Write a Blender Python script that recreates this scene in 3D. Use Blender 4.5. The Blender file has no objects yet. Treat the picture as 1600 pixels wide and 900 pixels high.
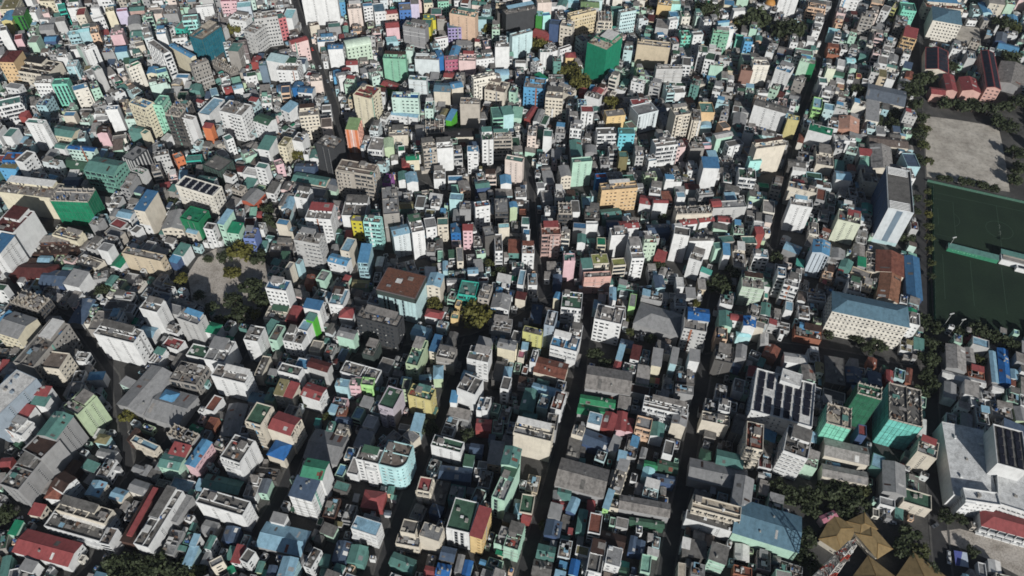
import bpy, bmesh, math, random
import numpy as np
from mathutils import Vector, Matrix

SC = bpy.context.scene
COL = SC.collection
R = math.radians

# ---------------------------------------------------------------- camera
LENS, PITCH, ROLL, CAMH = (27.02025, 0.842866, -0.032717, 375.898)
cam = bpy.data.cameras.new('camera')
cam.lens = LENS; cam.sensor_width = 36.0; cam.clip_start = 1.0; cam.clip_end = 9000.0
co = bpy.data.objects.new('camera', cam); COL.objects.link(co)
fw = Vector((0, math.cos(PITCH), -math.sin(PITCH)))
rt0 = Vector((1, 0, 0)); dn0 = fw.cross(rt0)
rt = math.cos(ROLL)*rt0 + math.sin(ROLL)*dn0
dn = -math.sin(ROLL)*rt0 + math.cos(ROLL)*dn0
m = Matrix((rt, -dn, -fw)).transposed().to_4x4(); m.translation = (0, 0, CAMH)
co.matrix_world = m
SC.camera = co

# ---------------------------------------------------------------- light
SUN_AZ, SUN_EL = R(160), R(25.5)
wd = bpy.data.worlds.new('World'); SC.world = wd; wd.use_nodes = True
nt = wd.node_tree; nt.nodes.clear()
sky = nt.nodes.new('ShaderNodeTexSky'); sky.sky_type = 'NISHITA'; sky.sun_disc = False
sky.sun_elevation = SUN_EL; sky.sun_rotation = SUN_AZ
bg = nt.nodes.new('ShaderNodeBackground'); bg.inputs[1].default_value = 0.05
ow = nt.nodes.new('ShaderNodeOutputWorld')
nt.links.new(sky.outputs[0], bg.inputs[0]); nt.links.new(bg.outputs[0], ow.inputs[0])
sl = bpy.data.lights.new('sun', 'SUN'); sl.energy = 5.0; sl.angle = R(0.5); sl.color = (1.0, 0.985, 0.95)
so = bpy.data.objects.new('sun', sl); COL.objects.link(so)
sd = Vector((math.sin(SUN_AZ)*math.cos(SUN_EL), math.cos(SUN_AZ)*math.cos(SUN_EL), math.sin(SUN_EL)))
so.rotation_euler = sd.to_track_quat('Z', 'Y').to_euler()
SC.view_settings.view_transform = 'Standard'; SC.view_settings.look = 'None'
SC.view_settings.exposure = -0.16; SC.view_settings.gamma = 1.0
SC.cycles.filter_width = 1.7; SC.cycles.max_bounces = 4; SC.cycles.diffuse_bounces = 1

# ---------------------------------------------------------------- materials
def lin(c):
    c /= 255.0
    return c/12.92 if c <= 0.04045 else ((c+0.055)/1.055)**2.4
WALL = dict(W=(213,214,213),W3=(196,206,208),Y=(218,184,120),Yw=(212,202,172),Y2w=(196,182,112),Y3=(196,196,112),Y4=(200,188,38),
 Y5=(208,172,122),Y6=(208,188,145),C=(206,196,177),C2w=(196,178,148),C3=(174,165,152),Cw=(217,211,197),Cp=(216,198,186),Cp2=(212,176,146),
 G=(150,150,150),G2=(150,145,138),G3=(180,180,178),G4=(140,140,142),D=(92,89,86),D2=(60,72,68),K=(64,66,69),K2=(54,58,63),
 L=(156,196,204),L2=(146,162,176),L3=(184,196,206),L4=(180,210,212),L5=(106,128,146),A=(166,212,214),A2=(40,182,160),A3=(172,206,208),
 A4=(158,224,216),A5=(96,194,210),A6=(114,208,180),M=(164,206,182),M2=(140,206,176),M3=(106,166,148),M4=(120,186,152),M5=(170,206,180),
 E=(172,194,152),E2=(180,202,178),E3=(206,213,186),E4=(184,213,200),T=(90,144,134),U=(62,86,128),U2=(106,130,194),B3=(32,108,182),
 B4=(80,158,208),B5=(68,120,194),B=(30,96,170),P=(214,172,178),P2=(182,172,182),P3=(184,148,138),P4=(208,158,144),P4w=(218,186,182),
 P5=(184,96,122),R=(160,66,62),R2=(98,44,42),O=(164,98,72),O2=(218,178,144),O2p=(218,170,140),O4=(216,114,66),O4p=(224,160,136),
 O4r=(198,106,110),O5=(186,84,58),V2=(48,134,48),V3=(20,126,78),V5=(172,90,182),V5b=(196,186,212),V6=(158,144,196),V7=(30,136,78),
 V=(50,94,70),X=(156,212,124),X2=(72,182,40),N=(92,64,54),N4=(114,100,100),N5=(142,104,90),NG=(122,206,178),NA=(108,200,188),
 NV=(40,104,76),NV2=(18,124,86),NV3=(22,134,100),NT=(28,104,124),ST=(196,204,208),S2=(90,98,108))
ROOF = dict(W=(190,188,183),G=(127,127,127),G2=(140,135,130),G3=(166,164,160),G5=(190,191,190),C=(172,158,136),C2=(128,122,116),D=(98,95,91),K=(40,38,40),
 K2=(34,35,40),N=(66,46,39),N2=(45,132,96),N2x=(112,98,88),N3=(102,88,80),R=(148,60,60),R2=(92,40,38),O=(126,68,52),O3=(138,88,62),
 O6=(184,130,106),P=(176,96,114),L=(112,158,182),B2=(66,132,178),B=(24,94,172),B3=(46,100,146),U=(64,84,110),S=(74,112,132),
 S2=(88,98,110),T=(72,124,114),V=(52,90,68),V2=(34,134,80),V3=(12,126,84),V4=(108,138,84),Y2=(120,111,70),Y3=(132,136,64),
 M=(112,170,146),A=(134,198,204),A2=(56,154,136),A3=(150,180,182),E=(160,186,144),U2=(106,130,194))
WMUL, RMUL = 1.0, 1.30
SATW, SATR = 0.77, 0.70
def albedo(c, sat, k):
    g = .3*c[0]+.55*c[1]+.15*c[2]
    return tuple(min(.82, lin(max(0, g+(x-g)*sat))*k) for x in c)
_mats = {}
def _new(name):
    mt = bpy.data.materials.new(name); mt.use_nodes = True
    t = mt.node_tree; b = t.nodes['Principled BSDF']
    b.inputs['Roughness'].default_value = 0.85
    if 'Specular IOR Level' in b.inputs: b.inputs['Specular IOR Level'].default_value = 0.25
    return mt, t, b
def N(t, kind, **kw):
    n = t.nodes.new(kind)
    for k, v in kw.items(): setattr(n, k, v)
    return n
def noise(t, src, scale, detail=3, rough=0.6, vec_scale=None):
    n = N(t, 'ShaderNodeTexNoise'); n.inputs['Scale'].default_value = scale
    n.inputs['Detail'].default_value = detail; n.inputs['Roughness'].default_value = rough
    if vec_scale:
        mp = N(t, 'ShaderNodeMapping'); mp.inputs['Scale'].default_value = vec_scale
        t.links.new(src, mp.inputs[0]); src = mp.outputs[0]
    t.links.new(src, n.inputs['Vector']); return n.outputs[0]
def ramp(t, fac, stops):
    r = N(t, 'ShaderNodeValToRGB'); t.links.new(fac, r.inputs[0])
    e = r.color_ramp.elements
    while len(e) < len(stops): e.new(0.5)
    for i, (p, c) in enumerate(stops):
        e[i].position = p; e[i].color = (c, c, c, 1) if not isinstance(c, tuple) else (*c, 1)
    return r.outputs[0]
def mul(t, a, b, fac=1.0, mode='MULTIPLY'):
    x = N(t, 'ShaderNodeMix', data_type='RGBA', blend_type=mode); x.inputs[0].default_value = fac
    for s, i in ((a, 6), (b, 7)):
        if isinstance(s, tuple): x.inputs[i].default_value = (*s, 1)
        else: t.links.new(s, x.inputs[i])
    return x.outputs[2]
def objrand(t, col, amt=0.16):
    oi = N(t, 'ShaderNodeObjectInfo'); hs = N(t, 'ShaderNodeHueSaturation')
    mr = N(t, 'ShaderNodeMapRange'); mr.inputs[3].default_value = 1-amt/2; mr.inputs[4].default_value = 1+amt/2
    t.links.new(oi.outputs['Random'], mr.inputs[0]); t.links.new(mr.outputs[0], hs.inputs['Value'])
    if isinstance(col, tuple): hs.inputs['Color'].default_value = (*col, 1)
    else: t.links.new(col, hs.inputs['Color'])
    return hs.outputs[0]
def mat(key):
    """key = family:colour code, e.g. wall:W, sheet:R, flat:C2, dirty:D"""
    if key in _mats: return _mats[key]
    fam, _, code = key.partition(':')
    mt, t, b = _new(key.replace(':', '_').lower())
    geo = N(t, 'ShaderNodeNewGeometry'); pos = geo.outputs['Position']
    tc = N(t, 'ShaderNodeTexCoord'); ob = tc.outputs['Object']
    if fam == 'wall':
        c = albedo(WALL.get(code, ROOF.get(code, (180,180,180))), SATW, WMUL)
        s = noise(t, pos, 1.0, 4, .65, (0.55, 0.55, 0.14))
        g = noise(t, pos, 0.22, 3)
        col = objrand(t, c, .10)
        col = mul(t, col, ramp(t, s, [(.28, .84), (.50, 1.0)]))
        col = mul(t, col, ramp(t, g, [(.32, .86), (.6, 1.0)]))
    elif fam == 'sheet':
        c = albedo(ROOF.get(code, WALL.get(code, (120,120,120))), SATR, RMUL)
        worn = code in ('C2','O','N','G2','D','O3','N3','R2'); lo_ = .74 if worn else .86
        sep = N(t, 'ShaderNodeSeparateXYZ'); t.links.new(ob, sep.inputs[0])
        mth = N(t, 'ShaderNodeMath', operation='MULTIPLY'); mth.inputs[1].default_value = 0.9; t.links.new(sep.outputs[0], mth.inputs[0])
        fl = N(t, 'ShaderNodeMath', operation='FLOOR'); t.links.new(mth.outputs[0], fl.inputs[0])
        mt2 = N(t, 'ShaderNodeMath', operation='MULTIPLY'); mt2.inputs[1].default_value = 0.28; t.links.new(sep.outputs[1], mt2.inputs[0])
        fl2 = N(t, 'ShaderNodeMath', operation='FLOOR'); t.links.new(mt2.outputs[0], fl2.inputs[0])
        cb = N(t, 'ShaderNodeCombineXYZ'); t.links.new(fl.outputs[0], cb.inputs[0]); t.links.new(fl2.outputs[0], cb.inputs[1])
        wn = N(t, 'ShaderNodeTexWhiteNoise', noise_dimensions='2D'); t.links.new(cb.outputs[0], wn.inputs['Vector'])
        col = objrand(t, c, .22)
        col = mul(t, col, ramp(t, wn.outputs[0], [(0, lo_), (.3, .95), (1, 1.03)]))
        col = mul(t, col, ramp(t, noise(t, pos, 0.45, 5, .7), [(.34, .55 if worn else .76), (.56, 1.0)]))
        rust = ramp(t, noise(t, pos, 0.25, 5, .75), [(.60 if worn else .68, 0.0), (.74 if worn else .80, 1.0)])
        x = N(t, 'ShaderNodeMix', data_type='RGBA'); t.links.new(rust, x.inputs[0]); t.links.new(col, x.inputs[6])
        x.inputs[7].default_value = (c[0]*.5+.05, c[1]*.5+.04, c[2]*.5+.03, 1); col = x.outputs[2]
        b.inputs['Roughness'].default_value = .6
    elif fam in ('flat', 'dirty'):
        c = albedo(ROOF.get(code, WALL.get(code, (120,120,120))), SATR, RMUL)
        col = objrand(t, c, .24)
        lo = .58 if fam == 'flat' else .46
        col = mul(t, col, ramp(t, noise(t, pos, 0.30, 6, .72), [(.34, lo), (.58, 1.0)]))
        col = mul(t, col, ramp(t, noise(t, pos, 1.6, 4, .7), [(.30, .70), (.60, 1.05)]))
    elif fam == 'rust':
        base = ramp(t, noise(t, pos, .35, 6, .75), [(.30, (.045,.030,.026)), (.5, (.17,.075,.05)), (.62, (.10,.055,.042)), (.75, (.26,.16,.12))])
        col = mul(t, base, ramp(t, noise(t, pos, 1.5, 4), [(.3, .6), (.6, 1.1)]))
    elif fam == 'net':
        c = albedo(WALL[code], .88, 1.0)
        col = objrand(t, c, .26)
        col = mul(t, col, ramp(t, noise(t, pos, 0.5, 4, .7, (1, 1, .45)), [(.3, .70), (.6, 1.0)]))
    elif fam == 'glass':
        col = objrand(t, (.020, .026, .034), .5)
        col = mul(t, col, ramp(t, noise(t, pos, 0.6, 2), [(.35, .5), (.65, 1.7)]))
        b.inputs['Roughness'].default_value = .25
        b.inputs['Specular IOR Level'].default_value = .45
    elif fam == 'ground':
        base = ramp(t, noise(t, pos, 0.05, 6, .65), [(.3, (.040,.039,.038)), (.5, (.068,.066,.063)), (.7, (.12,.114,.106))])
        col = mul(t, base, ramp(t, noise(t, pos, 1.2, 4), [(.3, .7), (.6, 1.05)]))
    elif fam == 'asphalt':
        base = ramp(t, noise(t, pos, 0.15, 5, .6), [(.3, (.032,.032,.034)), (.65, (.054,.053,.053))])
        col = mul(t, base, ramp(t, noise(t, pos, 2.5, 3), [(.3, .8), (.6, 1.05)]))
    elif fam == 'pave':
        br = N(t, 'ShaderNodeTexBrick'); br.inputs['Scale'].default_value = 1.0
        br.inputs['Color1'].default_value = (.13,.125,.115,1); br.inputs['Color2'].default_value = (.10,.095,.09,1); br.inputs['Mortar'].default_value = (.08,.08,.08,1)
        t.links.new(pos, br.inputs[0])
        col = mul(t, br.outputs[0], ramp(t, noise(t, pos, 0.4, 4), [(.3, .65), (.6, 1.0)]))
    elif fam == 'sand':
        base = ramp(t, noise(t, pos, 0.06, 6, .65), [(.3, (.36,.325,.28)), (.55, (.49,.45,.39)), (.75, (.56,.52,.46))])
        col = mul(t, base, ramp(t, noise(t, pos, 0.35, 5, .7), [(.30, .62), (.52, 1.0)]))
        col = mul(t, col, ramp(t, noise(t, pos, .11, 4, .6), [(.35, .78), (.55, 1.0)]))
    elif fam == 'lot':
        base = ramp(t, noise(t, pos, 0.09, 6, .7), [(.32, (.24,.21,.175)), (.5, (.46,.415,.365)), (.72, (.58,.53,.48))])
        col = mul(t, base, ramp(t, noise(t, pos, 1.1, 4, .7), [(.32, .55), (.58, 1.05)]))
    elif fam == 'turf':
        base = ramp(t, noise(t, pos, 0.035, 4, .6), [(.35, (.011,.024,.014)), (.65, (.017,.034,.019))])
        col = mul(t, base, ramp(t, noise(t, pos, 0.8, 4), [(.3, .75), (.6, 1.05)]))
    elif fam == 'leaf':
        base = {'a': (.058,.066,.022), 'b': (.034,.044,.020), 'c': (.088,.084,.020), 'd': (.16,.085,.02)}[code]
        col = objrand(t, base, .3)
        col = mul(t, col, ramp(t, noise(t, pos, 0.8, 3), [(.3, .55), (.62, 1.35)]))
        b.inputs['Roughness'].default_value = .7

    elif fam == 'bark': col = (.07, .055, .04)
    elif fam == 'solar':
        col = mul(t, (.012,.013,.020), ramp(t, noise(t, pos, .5, 2), [(.3, .7), (.6, 1.5)])); b.inputs['Roughness'].default_value = .35
    elif fam == 'paint':   # plain painted things, code r_g_b in 0-255
        c = tuple(lin(float(x)) for x in code.split('_'))
        col = mul(t, c, ramp(t, noise(t, pos, 1.3, 3), [(.3, .8), (.6, 1.0)]))
        b.inputs['Roughness'].default_value = .5
    else: col = (.3, .3, .3)
    if isinstance(col, tuple): b.inputs['Base Color'].default_value = (*col, 1)
    else: t.links.new(col, b.inputs['Base Color'])
    _mats[key] = mt
    return mt

# ---------------------------------------------------------------- mesh helpers
class MB:
    __slots__ = ('v', 'f', 'm', 'mats')
    def __init__(s): s.v = []; s.f = []; s.m = []; s.mats = []
    def mi(s, key):
        if key not in s.mats: s.mats.append(key)
        return s.mats.index(key)
    def faces(s, vs, fs, key):
        o = len(s.v); k = s.mi(key); s.v.extend(vs)
        for f in fs: s.f.append([i+o for i in f]); s.m.append(k)
    def box(s, x0, x1, y0, y1, z0, z1, key, bottom=False):
        fs = [(4,5,6,7),(0,1,5,4),(1,2,6,5),(2,3,7,6),(3,0,4,7)]
        if bottom: fs.append((3,2,1,0))
        s.faces([(x0,y0,z0),(x1,y0,z0),(x1,y1,z0),(x0,y1,z0),(x0,y0,z1),(x1,y0,z1),(x1,y1,z1),(x0,y1,z1)], fs, key)
    def fbox(s, F, a0, a1, n0, n1, z0, z1, key):   # box in a facade frame: along, outward, up
        o, t, n = F
        P = lambda a, k, z: (o[0]+t[0]*a+n[0]*k, o[1]+t[1]*a+n[1]*k, z)
        s.faces([P(a0,n0,z0),P(a1,n0,z0),P(a1,n1,z0),P(a0,n1,z0),P(a0,n0,z1),P(a1,n0,z1),P(a1,n1,z1),P(a0,n1,z1)],
                [(7,6,5,4),(2,3,7,6),(1,2,6,5),(3,0,4,7),(0,1,2,3)], key)
    def fquad(s, F, a0, a1, k, z0, z1, key):
        o, t, n = F
        P = lambda a, z: (o[0]+t[0]*a+n[0]*k, o[1]+t[1]*a+n[1]*k, z)
        s.faces([P(a0,z0),P(a1,z0),P(a1,z1),P(a0,z1)], [(0,1,2,3)], key)
    def cyl(s, x, y, z0, z1, r0, key, r1=None, n=10, cap=True):
        r1 = r0 if r1 is None else r1
        vs = [(x+r0*math.cos(6.2832*i/n), y+r0*math.sin(6.2832*i/n), z0) for i in range(n)]
        vs += [(x+r1*math.cos(6.2832*i/n), y+r1*math.sin(6.2832*i/n), z1) for i in range(n)]
        fs = [(i,(i+1)%n,n+(i+1)%n,n+i) for i in range(n)]
        if cap: fs.append(tuple(range(n, 2*n)))
        s.faces(vs, fs, key)
    def bar(s, a, b, r, key):
        a = Vector(a); b = Vector(b); d = (b-a).normalized()
        u = d.cross(Vector((0,0,1)) if abs(d.z) < .9 else Vector((1,0,0))).normalized()*r; w = d.cross(u)
        q = [a+u+w, a-u+w, a-u-w, a+u-w, b+u+w, b-u+w, b-u-w, b+u-w]
        s.faces([tuple(p) for p in q], [(0,1,5,4),(1,2,6,5),(2,3,7,6),(3,0,4,7),(4,5,6,7),(3,2,1,0)], key)
    def add(s, o, M):
        for f, k in zip(o.f, o.m): s.m.append(s.mi(o.mats[k])); s.f.append([i+len(s.v) for i in f])
        c, sn, tx, ty = M
        s.v.extend([(tx+c*x-sn*y, ty+sn*x+c*y, z) for x, y, z in o.v])
    def mesh(s, name):
        me = bpy.data.meshes.new(name); me.from_pydata(s.v, [], s.f)
        for k in s.mats: me.materials.append(mat(k))
        if len(s.mats) > 1: me.polygons.foreach_set('material_index', s.m)
        return me
def link(name, me, parent=None, kind=None):
    o = bpy.data.objects.new(name, me); COL.objects.link(o)
    if parent is not None: o.parent = parent
    if kind: o['kind'] = kind
    return o
def thing(name, label, cat, loc=(0,0,0), rot=0, group=None):
    o = link(name, None); o.location = loc; o.rotation_euler = (0,0,rot); o.empty_display_size = 1
    o['label'] = label; o['category'] = cat
    if group: o['group'] = group
    return o
def tagged(o, label, cat, group=None):
    o['label'] = label; o['category'] = cat
    if group: o['group'] = group
    return o

# ---------------------------------------------------------------- setting: ground, streets, open areas
def sheet(name, pts, z, key, kind='structure'):
    b = MB(); b.faces([(x, y, z) for x, y in pts], [tuple(range(len(pts)))], key)
    return link(name, b.mesh(name), None, kind)
sheet('ground', [(-4000,-2500),(4000,-2500),(4000,6000),(-4000,6000)], 0, 'ground:')
STREETS = [  # centre line, half width
 ([(74.7,129.5),(83.7,161.2),(95.3,196.8),(106.8,237.0),(120.0,282.7),(130.9,324.1),(139.5,352.6)], 3.8),
 ([(139.5,352.6),(156.8,368.3),(180.6,381.7),(199.0,439.7),(224.2,515.3),(247.3,565.8),(286.2,661.1),(328.0,776.4)], 1.9),
 ([(5.1,127.3),(11.5,152.2),(20.5,183.2),(31.3,221.7),(41.7,265.4),(46.4,299.5),(48.7,326.0)], 3.3),
 ([(48.7,326.0),(33.5,329.8),(19.3,327.5),(15.8,364.9),(11.8,430.4),(7.6,467.4)], 1.9),
 ([(214.4,134.0),(222.4,165.9),(232.0,201.7),(244.8,246.5),(266.5,319.2),(287.0,389.8),(308.2,459.8),(328.1,525.2),(357.5,621.9),(394.8,740.7),(422.4,826.0)], 4.0),
 ([(-243.8,779.0),(-216.0,688.2),(-192.9,631.6),(-168.1,570.9),(-150.9,529.7),(-137.8,487.6),(-126.5,452.8),(-93.3,404.5)], 2.5),
 ([(-60.9,137.2),(-57.0,159.8),(-50.5,187.9),(-44.7,214.9),(-38.0,240.0),(-30.8,267.1),(-24.6,291.5)], 3.4),
 ([(-124.9,160.8),(-117.5,185.5),(-113.0,212.3),(-110.1,237.2),(-91.1,274.2),(-61.2,282.6),(-24.6,291.5)], 3.0),
 ([(-210.6,126.3),(-199.7,145.2),(-203.3,171.8),(-198.9,191.9),(-187.7,209.6),(-176.4,230.4),(-166.2,252.6),(-160.4,281.0),(-154.0,311.9),(-134.2,334.7),(-101.8,341.9)], 2.6),
 ([(159.7,294.2),(186.8,291.3),(213.2,286.5),(234.8,280.1),(253.7,278.5)], 3.2),
 ([(-328.9,320.6),(-298.2,306.8),(-268.8,294.0),(-230.5,254.6),(-198.9,191.9)], 2.0),
 ([(-250.1,180.8),(-222.8,171.1),(-203.3,171.8)], 2.6),
 ([(120.4,282.7),(159.7,294.2)], 2.8),
 ([(-126.5,452.8),(-89.9,450.9),(-58.7,427.0),(-38.5,407.2)], 2.4),
 ([(29.3,329.6),(0.7,305.3),(-24.6,291.5)], 2.8),
]
def strip(pts, off0, off1, z0, z1, b, key):
    n = len(pts); L = []; Rr = []
    for i in range(n):
        p = Vector(pts[i]); a = Vector(pts[max(0, i-1)]); c = Vector(pts[min(n-1, i+1)])
        d = (c-a).normalized(); q = Vector((-d.y, d.x))
        L.append(p+q*off0); Rr.append(p+q*off1)
    for i in range(n-1):
        vs = [(*L[i], z1), (*L[i+1], z1), (*Rr[i+1], z1), (*Rr[i], z1)]
        b.faces(vs, [(0,1,2,3)], key)
        if z0 < z1:
            vs = vs+[(x, y, z0) for x, y, z in vs]
            b.faces(vs, [(1,0,4,5),(3,2,6,7)], key)
rb, pb, kb = MB(), MB(), MB()
for i, (pts, hw) in enumerate(STREETS):
    strip(pts, hw, -hw, 0, .010+.004*i, rb, 'asphalt:')
    strip(pts, hw+1.1, hw, 0, .13+.002*i, pb, 'pave:'); strip(pts, -hw, -hw-1.1, 0, .131+.002*i, pb, 'pave:')
for f in (rb,):
    f.f = [list(reversed(q)) if False else q for q in f.f]
link('road', rb.mesh('road'), None, 'structure')
link('pavement', pb.mesh('pavement'), None, 'structure')
LOT = [(-213.6,338.0),(-211.0,353.4),(-201.5,362.3),(-178.3,363.3),(-159.7,345.1),(-155.2,317.2),(-161.5,301.1),(-182.0,302.8),(-203.8,315.1)]
SAND = [(339.2,542.5),(367.4,537.8),(396.4,530.6),(390.3,507.3),(382.5,480.4),(372.4,448.2),(351.1,453.0),(314.7,463.1)]
YARD = [(405.6,659.5),(433.7,670.2),(425.7,643.0),(418.0,638.2)]
YARD2 = [(423.8,692.9),(440.9,689.3),(426.6,645.3),(404.8,657.2)]
DIRT = [(226.0,176.2),(236.5,177.9),(271.7,166.8),(293.7,158.3),(286.1,142.3),(264.2,149.4),(243.9,162.6),(227.1,170.1)]
TURF = [(312.4,457.8),(395.0,431.5),(427.5,420.7),(365.4,292.7),(324.1,307.5),(266.0,312.8)]
sheet('sandy_lot', LOT, .03, 'lot:'); sheet('sand_field', SAND, .03, 'sand:')
sheet('school_yard', YARD2, .03, 'sand:'); sheet('sand_path', DIRT, .03, 'lot:')
sheet('football_pitch', TURF, .03, 'turf:')
sheet('plaza', [(312.2,290.5),(317.1,294.6),(333.1,291.4),(322.5,267.3),(308.9,271.3),(308.0,278.3)], .034, 'sand:')

# pitch lines: u runs along the touchline, v across
pA, pB = Vector((324.5,434.3)), Vector((312.7,395.9))
ev = (pA-pB).normalized(); eu = Vector((ev.y, -ev.x)); pc = (pA+pB)/2
def pit(u, v): q = pc+eu*(u-16.5)+ev*v; return (q.x, q.y)
lb = MB()
def pline(pts, w=.10):
    strip([pit(*p) for p in pts], w, -w, 0, .05, lb, 'paint:66_86_70')
pline([(0,-20.1),(16.5,-20.1),(16.5,20.1),(0,20.1)]); pline([(0,-9.2),(5.5,-9.2),(5.5,9.2),(0,9.2)])
pline([(0,-27),(0,27)]); pline([(0,27.2),(95,27.2)]); pline([(0,-27.2),(95,-27.2)]); pline([(47,-27),(47,27)])
pline([(47+9.15*math.cos(a*.2094), 9.15*math.sin(a*.2094)) for a in range(31)])
pline([(11+9.15*math.cos(a), 9.15*math.sin(a)) for a in [x*.1-.92 for x in range(19)]])
for dv in (-62,):
    for uu in (7, 25, 45): pline([(uu, dv-22), (uu, dv+22)], .10)
link('pitch_marking', lb.mesh('pitch_marking'), None, 'structure')

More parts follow.
